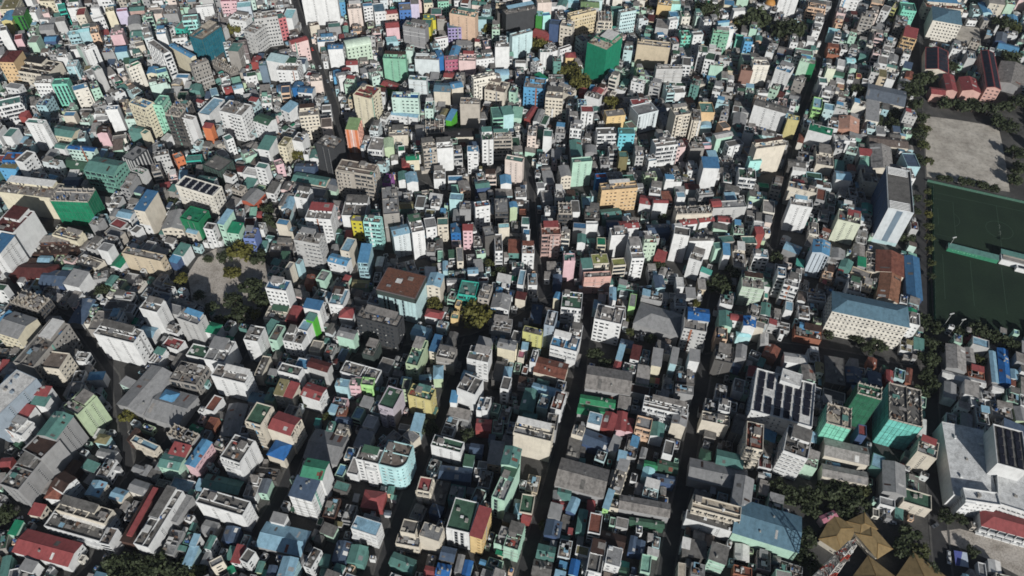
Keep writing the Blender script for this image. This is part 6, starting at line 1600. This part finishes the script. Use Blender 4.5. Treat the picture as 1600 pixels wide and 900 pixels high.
tree((328.7,517.9),6.0,9,'a','dark trees lining the road past the pink school','trees lining the school road')
tree((320.4,495.8),6.4,9,'a','dark trees lining the road past the pink school','trees lining the school road')
tree((311.9,476.3),5.7,9,'b','dark trees lining the road past the pink school','trees lining the school road')
tree((317.9,475.8),4.6,8,'a','dark trees lining the road past the pink school','trees lining the school road')
tree((312.0,536.9),6.6,8,'b','dark tree right of the bright cream gable wall',None)
tree((292.8,525.4),7.7,8,'b','dark tree under the grey roofed hall with cream gable',None)
tree((304.7,521.7),7.7,8,'b','wide dark tree below the cream gable wall',None)
tree((304.7,439.4),3.8,8,'a','olive trees in the row along the left touchline of the pitch','trees along the pitch')
tree((300.9,426.5),3.7,8,'a','olive trees in the row along the left touchline of the pitch','trees along the pitch')
tree((297.2,414.0),3.7,8,'c','olive trees in the row along the left touchline of the pitch','trees along the pitch')
tree((293.6,401.9),4.2,8,'a','olive trees in the row along the left touchline of the pitch','trees along the pitch')
tree((290.0,390.1),4.1,8,'a','olive trees in the row along the left touchline of the pitch','trees along the pitch')
tree((286.2,377.5),3.5,8,'a','olive trees in the row along the left touchline of the pitch','trees along the pitch')
tree((282.5,365.2),3.5,8,'a','olive trees in the row along the left touchline of the pitch','trees along the pitch')
tree((279.3,353.8),3.4,7,'b','olive trees in the row along the left touchline of the pitch','trees along the pitch')
tree((294.2,431.1),4.3,9,'b','dark trees across the road from the pitch row','dark trees across from the pitch')
tree((288.7,415.7),4.2,9,'b','dark trees across the road from the pitch row','dark trees across from the pitch')
tree((274.2,388.8),6.6,9,'b','dark tree at the foot of the striped tall slab',None)
tree((274.2,402.3),5.1,8,'b',"small dark tree hidden behind the striped tall slab's foot",None)
tree((359.2,554.0),8.2,8,'b','dark trees between the pink school and the sand field','trees above the sand field')
tree((370.0,550.9),8.3,8,'b','dark trees between the pink school and the sand field','trees above the sand field')
tree((381.4,550.7),9.0,9,'b','dark trees between the pink school and the sand field','trees above the sand field')
tree((392.4,545.9),9.0,9,'b','dark trees between the pink school and the sand field','trees above the sand field')
tree((394.5,529.2),8.9,10,'b','dark trees between the pink school and the sand field','trees above the sand field')
tree((400.4,524.4),8.2,10,'b','dark trees between the pink school and the sand field','trees above the sand field')
tree((409.2,553.2),7.8,9,'b','dark trees between the pink school and the sand field','trees above the sand field')
tree((422.1,558.5),9.3,9,'b','dark trees between the pink school and the sand field','trees above the sand field')
tree((391.0,488.3),8.5,9,'b','dark trees at the right edge of the sand field','trees right of the sand field')
tree((385.8,470.9),7.7,9,'b','dark trees at the right edge of the sand field','trees right of the sand field')
tree((377.7,457.6),7.0,8,'b','dark trees at the right edge of the sand field','trees right of the sand field')
tree((323.4,459.2),3.9,3,'b','low dark shrubs between the sand field and the pitch','shrubs below the sand field')
tree((328.8,457.9),3.9,3,'b','low dark shrubs between the sand field and the pitch','shrubs below the sand field')
tree((338.5,454.8),5.1,4,'b','low dark shrubs between the sand field and the pitch','shrubs below the sand field')
tree((344.7,454.3),4.5,4,'b','low dark shrubs between the sand field and the pitch','shrubs below the sand field')
tree((351.1,451.0),5.1,4,'b','low dark shrubs between the sand field and the pitch','shrubs below the sand field')
tree((358.5,447.7),5.1,4,'b','low dark shrubs between the sand field and the pitch','shrubs below the sand field')
tree((384.3,611.6),7.5,7,'b','dark tree in the court of the pink school',None)
tree((358.1,592.0),7.9,8,'b','dark tree below the low school hall with dark panels',None)
tree((443.5,626.7),10.7,9,'b','dark green tree at the right edge beside the blue roofs',None)
tree((459.7,686.7),11.3,8,'b','olive dark trees above the blue roofs at the right edge','trees at the top right')
tree((467.8,682.5),9.1,8,'a','olive dark trees above the blue roofs at the right edge','trees at the top right')
tree((262.3,314.6),6.9,9,'b','large dark trees along the road below the cream slab','road trees below the cream slab')
tree((266.3,308.5),6.0,9,'b','large dark trees along the road below the cream slab','road trees below the cream slab')
tree((259.5,296.6),6.3,9,'b','large dark trees along the road below the cream slab','road trees below the cream slab')
tree((253.7,283.7),7.1,10,'b','large dark trees along the road below the cream slab','road trees below the cream slab')
tree((248.1,271.7),6.6,10,'b','large dark trees along the road below the cream slab','road trees below the cream slab')
tree((249.3,264.4),6.1,9,'b','large dark trees along the road below the cream slab','road trees below the cream slab')
tree((241.3,259.5),5.6,9,'b','large dark trees along the road below the cream slab','road trees below the cream slab')
tree((268.1,292.5),5.5,8,'b','dark tree left of the pale grey gabled hall',None)
tree((280.7,305.5),5.6,8,'b','dark trees along the near edge of the lower pitch','trees below the lower pitch')
tree((292.8,308.6),7.1,9,'b','dark trees along the near edge of the lower pitch','trees below the lower pitch')
tree((301.8,303.9),6.6,9,'b','dark trees along the near edge of the lower pitch','trees below the lower pitch')
tree((309.7,298.7),6.7,9,'b','dark trees along the near edge of the lower pitch','trees below the lower pitch')
tree((287.4,285.9),4.6,6,'a','green tree between the grey hall and the blue roofed shed',None)
tree((144.1,195.0),6.3,9,'b','dark trees massed behind the tan hipped pavilions','trees massed at the lower right')
tree((150.8,191.6),7.1,9,'b','dark trees massed behind the tan hipped pavilions','trees massed at the lower right')
tree((159.3,190.4),7.5,9,'b','dark trees massed behind the tan hipped pavilions','trees massed at the lower right')
tree((168.5,192.2),7.6,9,'b','dark trees massed behind the tan hipped pavilions','trees massed at the lower right')
tree((177.0,194.0),7.6,9,'b','dark trees massed behind the tan hipped pavilions','trees massed at the lower right')
tree((183.2,189.1),7.6,9,'b','dark trees massed behind the tan hipped pavilions','trees massed at the lower right')
tree((188.7,196.2),5.4,8,'a','dark trees massed behind the tan hipped pavilions','trees massed at the lower right')
tree((159.2,183.6),6.0,8,'b','dark trees massed behind the tan hipped pavilions','trees massed at the lower right')
tree((171.9,184.3),5.3,7,'b','dark trees massed behind the tan hipped pavilions','trees massed at the lower right')
tree((177.7,181.0),5.3,7,'b','dark trees massed behind the tan hipped pavilions','trees massed at the lower right')
tree((153.7,168.2),6.2,8,'b','dark trees between the huge blue roofed hall and lattice mast','trees beside the blue hall')
tree((150.2,158.8),6.2,8,'b','dark trees between the huge blue roofed hall and lattice mast','trees beside the blue hall')
tree((154.0,151.8),5.4,8,'b','dark trees between the huge blue roofed hall and lattice mast','trees beside the blue hall')
tree((207.0,172.7),6.5,8,'b','dark tree right of the tan pavilions, above the others',None)
tree((200.9,163.8),6.8,8,'b','dark trees right of the tan hipped pavilions','trees right of the tan pavilions')
tree((209.3,163.0),6.1,7,'a','dark trees right of the tan hipped pavilions','trees right of the tan pavilions')
tree((210.1,153.9),6.1,7,'b','dark trees right of the tan hipped pavilions','trees right of the tan pavilions')
tree((229.4,183.0),4.8,6,'b','dark tree below the L shaped white building',None)
tree((236.5,181.5),4.4,5,'b','dark tree beside the curved path to the red hipped wing',None)
tree((237.1,164.7),3.9,4,'b','small dark shrub beside the sand path',None)
tree((20.3,171.2),3.1,5,'a','small green tree at the edge of the dark avenue near grey roof',None)
tree((-118.4,163.1),3.6,5,'a','green tree in shade below the cream tower with louvred front',None)
tree((-187.7,306.4),5.2,8,'b','dark trees added for shade along the lower edge of the sandy lot','added trees below the sandy lot')  # trees added to deepen the shade along this side of the lot
tree((-178.1,297.5),6.0,8,'b','dark trees added for shade along the lower edge of the sandy lot','added trees below the sandy lot')
tree((-197.9,316.0),4.4,7,'b','dark trees added for shade along the lower edge of the sandy lot','added trees below the sandy lot')
tree((-202.7,349.7),3.7,5,'b','small dark shrub standing alone on the upper left of the sandy lot',None)

# ---------------------------------------------------------------- houses too many to count, filling the blocks
GX0, GY0, GS = -640., 70., 1.0
GW, GH = 1290, 800
occ = np.zeros((GH, GW), bool)
yy, xx = np.mgrid[0:GH, 0:GW]; XX = GX0+(xx+.5)*GS; YY = GY0+(yy+.5)*GS
def mark(x, y, r, w, d, pad):
    R_ = math.hypot(w, d)/2+pad+2
    i0, i1 = max(0, int((x-R_-GX0)/GS)), min(GW, int((x+R_-GX0)/GS)+1)
    j0, j1 = max(0, int((y-R_-GY0)/GS)), min(GH, int((y+R_-GY0)/GS)+1)
    if i0 >= i1 or j0 >= j1: return None
    dx = XX[j0:j1, i0:i1]-x; dy = YY[j0:j1, i0:i1]-y; c, s = math.cos(r), math.sin(r)
    return (slice(j0, j1), slice(i0, i1)), (np.abs(c*dx+s*dy) <= w/2+pad) & (np.abs(-s*dx+c*dy) <= d/2+pad)
for x, y, r, w, d in OCC:
    q = mark(x, y, r, w, d, .3)
    if q: occ[q[0]] |= q[1]
def segmark(pts, hw):
    for a, b in zip(pts, pts[1:]):
        L = math.dist(a, b); r = math.atan2(b[1]-a[1], b[0]-a[0])
        q = mark((a[0]+b[0])/2, (a[1]+b[1])/2, r, L+hw, 2*hw, 0)
        if q: occ[q[0]] |= q[1]
for pts, hw in STREETS: segmark(pts, hw+.9)
def polymark(pts):
    ins = np.zeros((GH, GW), bool); n = len(pts)
    for i in range(n):
        (x1, y1), (x2, y2) = pts[i], pts[(i+1) % n]
        if y1 == y2: continue
        c = ((YY > y1) != (YY > y2)) & (XX < (x2-x1)*(YY-y1)/(y2-y1)+x1); ins ^= c
    occ[ins] = True
for p in (LOT, SAND, YARD2, DIRT, TURF, [(162.5,174.0),(210.3,179.1),(222.4,165.9),(214.5,143.1),(148.2,140.9)],[(220.6,190.2),(231.4,186.9),(244.2,163.3),(227.5,152.9),(208.1,152.3)],[(140.9,198.4),(193.5,202.2),(190.7,180.2),(152.5,173.7)],[(356.5,601.3),(436.8,576.5),(396.5,435.1),(299.9,444.6)]): polymark(p)
low = np.zeros((GH, GW), bool)
for q in rows:
    if q[6] >= 11:
        dd = q[6]*.75; fx, fy = q[1]+math.sin(q[3])*(q[5]/2+dd/2), q[2]-math.cos(q[3])*(q[5]/2+dd/2)
        g_ = mark(fx, fy, q[3], q[4]+1, dd, 0)
        if q[6] >= 18 and q[11]:     # the open strip at the foot of a tall block
            ds = q[6]*.42; f_ = mark(q[1]+math.sin(q[3])*(q[5]/2+ds/2), q[2]-math.cos(q[3])*(q[5]/2+ds/2), q[3], q[4], ds, 0)
            if f_: occ[f_[0]] |= f_[1]
        if g_: low[g_[0]] |= g_[1]
cx = np.array([q[0] for q in OCC]); cy = np.array([q[1] for q in OCC]); cr = np.array([q[2] for q in OCC])
nb_ = len(rows); cx, cy, cr = cx[:nb_], cy[:nb_], cr[:nb_]
rg = random.Random(11)
FW = ['W']*17+['Cw']*3+['G3']*7+['G']*5+['M','M','M5','M3','L','L4','T','A3','M','E4','E4','L','A3','Cp','L4','C3','C2w','W3','W3','E','M5','P4w','G2','G2','O2']
FR = ['C2']*12+['G']*10+['D']*5+['G2']*4+['T']*5+['L']*4+['M','V3','A2','B2','R','V','V','U','U','N','O','S','S2','R2','N2x','W','W','G3','G3','Y2','N3']
cnt = 0; nfill = 0
for size in ((7, 11), (6, 9), (5, 7.5), (4, 6), (3, 4.2), (2.2, 3.2)):
    for _ in range(9000 if size[0] > 5 else 14000):
        y = rg.uniform(95, 800); x = rg.uniform(-1, 1)*(y*.68+150)
        if x > 160 and y > 330 and x > (y*.33+130) and rg.random() < .6: continue
        j = int((y-GY0)/GS); i = int((x-GX0)/GS)
        if not (0 <= i < GW and 0 <= j < GH) or occ[j, i]: continue
        k = int(np.argmin((cx-x)**2+(cy-y)**2)); r = cr[k]+rg.choice((0, 0, math.pi/2))
        w, d = size[0]*rg.uniform(.85, 1.15), size[1]*rg.uniform(.8, 1.2)
        q = mark(x, y, r, w, d, .15)
        if q is None or (occ[q[0]] & q[1]).any(): continue
        occ[q[0]] |= q[1]
        far = min(1, max(0, (y-260)/300))
        h = rg.uniform(5.5, 9.5)
        tall = rg.random() < .10+.32*far and not low[j, i] and size[0] > 5
        if tall:
            h = rg.uniform(10, 14)+far*rg.uniform(0, 5)
            g_ = mark(x+math.sin(r)*(d/2+h*.35), y-math.cos(r)*(d/2+h*.35), r, w, h*.6, 0)
            if g_: low[g_[0]] |= g_[1]
        if size[0] < 5: h = min(h, rg.uniform(3, 7)+far*rg.uniform(0, 4))
        if low[j, i]: h = rg.uniform(3.2, 5.6)
        ty = rg.choice('dddddddftmss' if size[0] > 5 else 'dddfmss')
        if tall: ty = rg.choice('dddttf')
        wc, rc = rg.choice(FW), rg.choice(FR)
        if ty in 'dt' and rg.random() < .6: rc = rg.choice(['C2','C2','G','D','G2','N2x'])
        P = newP(); volume(P, w, d, h, wc, rc, ty, rg.choice(['wn','nn','ww','wn','bn']), rg, True)
        merge(P, (math.cos(r), math.sin(r), x, y)); nfill += 1
print('filler houses', nfill, 'stuff faces', len(stuff.f))
so_ = link('low_houses', stuff.mesh('low_houses'), None, 'stuff')
tagged(so_, 'dense small houses and sheds packed between the larger buildings', 'houses')

# ---------------------------------------------------------------- small things
def part(name, b, parent, kind=None): return link(name, b.mesh(name), parent, kind)
# --- tan hipped pavilions
def hip(cx, cy, w, d, rot, h, root, key='sheet:Y2p'):
    P = newP(); c, s = math.cos(rot), math.sin(rot); b = MB(); q = MB(); A, B = w/2, d/2; rise = min(A, B)*.26; r0 = max(.02, A-B)
    vs = [(-A,-B,h),(A,-B,h),(A,B,h),(-A,B,h),(-r0,0,h+rise),(r0,0,h+rise)]; vs += [(x,y,z-.2) for x,y,z in vs[:4]]
    b.faces(vs, [(0,1,5,4),(1,2,5),(2,3,4,5),(3,0,4),(6,7,1,0),(7,8,2,1),(8,9,3,2),(9,6,0,3)], key)
    q.box(-A+1, A-1, -B+1, B-1, 0, h-.1, 'wall:C')
    for i in range(4):
        F, L = frame(2*A-2, 2*B-2, i); facade({'window': q, 'balcony': q}, F, L, h, 'w', 'C', random.Random(i), False)
    rdg = MB()
    for i, e in ((0,4),(1,5),(2,5),(3,4)): rdg.bar(vs[i], vs[e], .13, 'paint:150_122_80')
    for nm, mb in (('roof', b), ('wall', q), ('ridge_cap', rdg)):
        o = MB(); o.add(mb, (c, s, cx, cy)); part(nm, o, root)
ROOF['Y2p'] = (142, 114, 66)
root = thing('pavilion_hall', 'cluster of tan hipped roofs with light ridges around the lattice mast', 'hall', (0, 0, 0))
def pav(u, w, d, r, h): hip(u[0], u[1], w, d, r, h, root); OCC.append((u[0], u[1], r, w, d))
pav((169.0,170.2), 18, 13, .92, 6.0)
pav((182.7,175.1), 12, 10, .45, 6.2)
pav((186.2,166.7), 15, 11, -1.05, 6.4)
pav((181.5,148.2), 16, 16, .80, 6.0)
pav((204.8,148.0), 20, 20, .80, 6.0)
# --- red and white lattice mast
def mast(base, h):
    root = thing('lattice_mast', 'red and white steel lattice mast rising from the bottom edge beside tan roofs', 'mast', (base[0], base[1], 0), .3)
    nl = 12; wb, wt = 3.4, 1.2
    legs, br = MB(), MB()
    def cr(k): z = h*k/nl; w = wb+(wt-wb)*k/nl; return [Vector((sx*w, sy*w, z)) for sx, sy in ((-1,-1),(1,-1),(1,1),(-1,1))]
    for k in range(nl):
        a, b = cr(k), cr(k+1); key = 'paint:200_196_190' if k % 4 != 1 else 'paint:170_70_56'
        for i in range(4):
            legs.bar(a[i], b[i], .2, key); br.bar(a[i], b[(i+1) % 4], .11, key); br.bar(a[(i+1) % 4], b[i], .11, key); br.bar(b[i], b[(i+1) % 4], .09, key)
    part('leg', legs, root); part('bracing', br, root, 'stuff')
    for k in (9,):
        p = MB(); z = h*k/nl; w = wb+(wt-wb)*k/nl+.9; p.box(-w, w, -w, w, z, z+.12, 'paint:120_116_110', True)
        for i in range(4):
            for s in range(4):
                t = (s+.5)/4*2-1; q = [(t*w, -w), (w, t*w), (t*w, w), (-w, t*w)][i]; p.box(q[0]-.05, q[0]+.05, q[1]-.05, q[1]+.05, z, z+1.1, 'paint:200_196_190')
        part('platform', p, root)
    for i in range(5):
        p = MB(); a = i*1.2; z = h*(.68+.06*i); p.cyl(1.9*math.cos(a), 1.9*math.sin(a), z, z+.5, .7, 'paint:220_220_216', .7, 12); part('dish', p, root)
    p = MB(); p.bar((0, 0, h), (0, 0, h+4), .07, 'paint:190_70_60'); part('spire', p, root)
mast((151.1,142.6), 57)
# --- pitch furniture
def stand():
    a, b = Vector((301.2,382.9)), Vector((332.2,372.0)); d = (b-a); L = d.length; r = math.atan2(d.y, d.x)
    root = thing('spectator_stand', 'long green backed spectator stand between the two football pitches', 'stand', (a.x, a.y, 0), r)
    rf, bk, st = MB(), MB(), MB()
    rf.faces([(0,-.3,3.5),(L,-.3,3.5),(L,4.6,4.0),(0,4.6,4.0),(0,-.3,3.35),(L,-.3,3.35),(L,4.6,3.85),(0,4.6,3.85)], [(0,1,2,3),(4,5,1,0),(5,6,2,1),(6,7,3,2),(7,4,0,3)], 'sheet:T'); part('roof', rf, root)
    bk.box(0, L, -.15, 0, 0, 3.4, 'paint:62_130_102')
    for i in range(int(L/3)): bk.box(i*3+.2, i*3+.35, -.25, -.1, 0, 3.4, 'paint:30_110_76')
    for i in range(9): bk.fquad(((0, -.16), (1, 0), (0, -1)), 3+i*1.9, 3.9+i*1.9, .02, 1.8+.3*(i % 2), 2.6, 'paint:120_178_150')
    part('back_wall', bk, root)
    for i in range(5): st.box(0, L, .2+i*.8, 1.0+i*.8, 0, 2.4-i*.45, 'wall:C3')
    part('seating', st, root)
    for i in range(int(L/5)+1): p = MB(); x = min(L-.2, i*5+.1); p.box(x-.1, x+.1, 4.3, 4.5, 0, 3.8, 'paint:170_170_170'); part('post', p, root)
    a2 = Vector((333.5,372.0)); root2 = thing('pavilion_stand', 'white concrete stand with stepped seating at the right end of the green one', 'stand', (a2.x, a2.y, 0), r)
    w = MB(); w.box(0, 34, 0, 7, 0, 4.2, 'wall:W'); part('wall', w, root2)
    s2 = MB(); s2.box(1, 33, .8, 4, 4.2, 4.6, 'flat:C2'); s2.box(10, 16, -3.5, 0, 0, 3.4, 'wall:W'); s2.box(11, 15, -3.0, -.5, 3.4, 3.5, 'glass:')
    for i in range(3): s2.box(1, 33, 4+i, 5+i, 4.2, 4.9-i*.3, 'wall:C3')
    part('terrace', s2, root2)
    r2 = MB(); r2.faces([(-.5,5,5.2),(33,5,5.2),(33,9.5,5.7),(-.5,9.5,5.7),(-.5,5,5.05),(33,5,5.05),(33,9.5,5.55),(-.5,9.5,5.55)], [(0,1,2,3),(4,5,1,0),(5,6,2,1),(6,7,3,2),(7,4,0,3)], 'sheet:T'); part('roof', r2, root2)
stand()
def flood(xy, h, label):
    root = thing('floodlight', label, 'floodlight', (xy[0], xy[1], 0), .3)
    p = MB(); p.cyl(0, 0, 0, h, .22, 'paint:170_172_170', .12, 8); part('pole', p, root)
    for i in range(4):
        q = MB(); x = (i-1.5)*.8; q.box(x-.32, x+.32, -.2, .25, h-.2, h+.45, 'paint:196_198_196', True); part('lamp', q, root)
    q = MB(); q.box(-1.6, 1.6, -.08, .08, h-.35, h-.2, 'paint:150_150_150', True); part('crossarm', q, root)
flood((303.5,385.5), 10.5, 'floodlight pole at the left end of the green backed stand')
flood((273.5,312.1), 15, 'taller floodlight pole at the near left corner of the lower pitch')
flood((282.7,311.5), 10.5, 'shorter floodlight pole right of the taller one by the lower pitch')
flood((351.5,377.1), 10.5, 'floodlight pole at the right end of the white concrete stand')
def fence(a, b, label, h=2.2, key='paint:72_106_92'):
    a, b = Vector(a), Vector(b); L = (b-a).length; r = math.atan2(b.y-a.y, b.x-a.x)
    root = thing('fence', label, 'fence', (a.x, a.y, 0), r); n = int(L/5)
    for i in range(n):
        p = MB(); p.box(i*L/n+.05, (i+1)*L/n-.05, -.03, .03, .1, h, key); part('panel', p, root)
        q = MB(); q.box(i*L/n-.06, i*L/n+.06, -.1, .1, 0, h+.2, 'paint:120_130_126'); part('post', q, root)
fence((312.7,457.0), (394.3,430.1), 'green fence between the sand field and the football pitch')
fence((313.4,448.9), (268.4,311.4), 'green net fence along the left side of both pitches', 3.0, 'paint:34_84_64')
def goal(u, v, lab, k=1.0):
    x, y = pit(u, v); root = thing('goal', lab, 'goal', (x, y, 0), math.atan2(ev.y, ev.x)); b = MB()
    for q in ((-3.66, 0), (3.66, 0)): b.bar((q[0], 0, 0), (q[0], 0, 2.44), .05, 'paint:205_205_202'); b.bar((q[0], 0, 2.44), (q[0], 1.6, 0), .02, 'paint:205_205_202')
    b.bar((-3.66, 0, 2.44), (3.66, 0, 2.44), .05, 'paint:205_205_202'); b.v = [(x_*k, y_*k, z_*k) for x_, y_, z_ in b.v]; part('frame', b, root)
goal(0, 0, 'white goal at the left end of the upper pitch')
goal(47, 3, 'small white goal standing in the centre circle, the farther one', .45)
goal(47, -4, 'small white goal standing in the centre circle, the nearer one', .45)
# --- cars
def car(xy, rot, col, label, kind='car'):
    root = thing(kind, label, kind, (xy[0], xy[1], .15), rot); k = 'paint:'+col
    b = MB(); L, w = (4.3, 1.75) if kind == 'car' else (5.2, 1.9)
    b.box(-L/2, L/2, -w/2, w/2, .35, .85, k); b.box(-L/2+.1, -L/2+1.1, -w/2+.08, w/2-.08, .85, .95, k); part('body', b, root)
    c = MB(); top = 1.45 if kind == 'car' else 2.0
    v = [(-1.1,-w/2+.05,.85),(1.5,-w/2+.05,.85),(1.5,w/2-.05,.85),(-1.1,w/2-.05,.85),(-.5,-w/2+.22,top),(1.1,-w/2+.22,top),(1.1,w/2-.22,top),(-.5,w/2-.22,top)]
    c.faces(v, [(0,1,5,4),(1,2,6,5),(2,3,7,6),(3,0,4,7)], 'glass:'); c.faces([(x*.98,y*.98,z+.02) for x,y,z in v[4:]], [(0,1,2,3)], k); part('cabin', c, root)
    for sx in (-1, 1):
        for sy in (-1, 1):
            q = MB(); cx_, cy_ = sx*L*.31, sy*(w/2-.05)
            q.faces([(cx_+.33*math.cos(a*.785), cy_-.1, .33+.33*math.sin(a*.785)) for a in range(8)]+[(cx_+.33*math.cos(a*.785), cy_+.1, .33+.33*math.sin(a*.785)) for a in range(8)],
                    [(i,(i+1)%8,8+(i+1)%8,8+i) for i in range(8)]+[tuple(range(8)), tuple(reversed(range(8,16)))], 'paint:20_20_22'); part('wheel', q, root)
    return root
car((224.4,160.6), 1.2, '225_225_222', 'white car parked in the yard left of the blue white screen')
car((225.1,163.3), 1.2, '200_202_204', 'pale grey car parked just behind the white car in the yard')
car((223.6,178.9), .5, '90_92_96', 'grey car on the road beside the olive flat roof')
car((239.8,158.5), -.2, '120_124_140', 'grey van parked near the white roofed kiosk', 'van')
car((266.6,260.6), -.3, '210_212_214', 'white van parked left of a row under the grey roof', 'van')
car((270.5,259.8), -.3, '150_160_180', 'silver blue van in the middle of the row under the grey roof', 'van')
car((273.6,259.0), -.3, '180_184_190', 'light grey van at the right end of the row under the grey roof', 'van')
car((-185.7,612.6), 2.0, '200_70_60', 'red car on the straight street beside the peach block')
car((-173.4,584.4), 2.0, '210_212_214', 'white car on the straight street below the red one')
car((-162.9,563.4), 2.0, '130_136_142', 'grey car on the straight street below the white one')
car((-156.2,550.5), 2.0, '60_64_70', 'dark car on the straight street farthest down')
car((-246.8,166.1), .6, '220_222_224', 'white car by the tree at the left edge')
car((-238.5,165.1), .6, '110_150_190', 'pale blue pickup on the shaded road above the red hall', 'van')
car((-252.0,159.2), 1.0, '40_44_50', 'dark car beside the bottom left kerb')
car((205.2,171.4), .4, '210_214_218', 'white car half under the dark trees by the pavilions')
car((201.6,179.9), -.2, '225_226_226', 'white car in the shade above the tan pavilions')
car((197.7,181.5), -.2, '80_86_96', 'dark car beside the white one in shade above the tan pavilions')
# --- screen board in the yard
x, y = (230.4,161.1)
root = thing('billboard', 'blue and white board lying on a frame in the lower right yard', 'billboard', (x, y, 0), -.15)
b = MB(); b.faces([(-3.2,-3.6,.9),(3.2,-3.6,.9),(3.2,3.6,2.2),(-3.2,3.6,2.2),(-3.2,-3.6,.75),(3.2,-3.6,.75),(3.2,3.6,2.05),(-3.2,3.6,2.05)], [(0,1,2,3),(4,5,1,0),(5,6,2,1),(6,7,3,2),(7,4,0,3)], 'paint:176_186_200'); part('face', b, root)
b = MB(); b.faces([(-3.2,-3.6,.93),(-1.2,-3.6,.93),(1.0,3.6,2.23),(-3.2,3.6,2.23)], [(0,1,2,3)], 'paint:84_92_150'); part('stripe', b, root)
b = MB()
for sx in (-3, 3):
    for sy, hh in ((-3.4, .8), (3.4, 2.0)): b.box(sx-.1, sx+.1, sy-.1, sy+.1, 0, hh, 'paint:90_90_90')
part('frame', b, root)

x, y = (239.8,704.1)
root = thing('mosque_dome', 'small golden dome on a white drum at the top edge', 'dome', (x, y, 0), 0)
b = MB(); b.cyl(0, 0, 0, 10, 6.5, 'wall:W', None, 20); part('drum', b, root)
b = MB()
for k in range(6): a0, a1 = k*.2618, (k+1)*.2618; b.cyl(0, 0, 10+5*math.sin(a0), 10+5*math.sin(a1), 5*math.cos(a0), 'paint:176_128_70', 5*math.cos(a1)+.01, 20, k == 5)
part('dome', b, root)


# ---------------------------------------------------------------- air
hz = bpy.data.materials.new('haze'); hz.use_nodes = True; t = hz.node_tree; t.nodes.clear()
pv = t.nodes.new('ShaderNodeVolumePrincipled'); pv.inputs['Density'].default_value = 0.000026; pv.inputs['Color'].default_value = (.80, .88, 1.0, 1)
om = t.nodes.new('ShaderNodeOutputMaterial'); t.links.new(pv.outputs[0], om.inputs['Volume'])
b = MB(); b.box(-4100, 4100, -2600, 6100, -1.0, 380.0, 'ground:', True)
me = bpy.data.meshes.new('haze'); me.from_pydata(b.v, [], b.f); me.materials.append(hz)
link('haze', me, None, 'stuff')
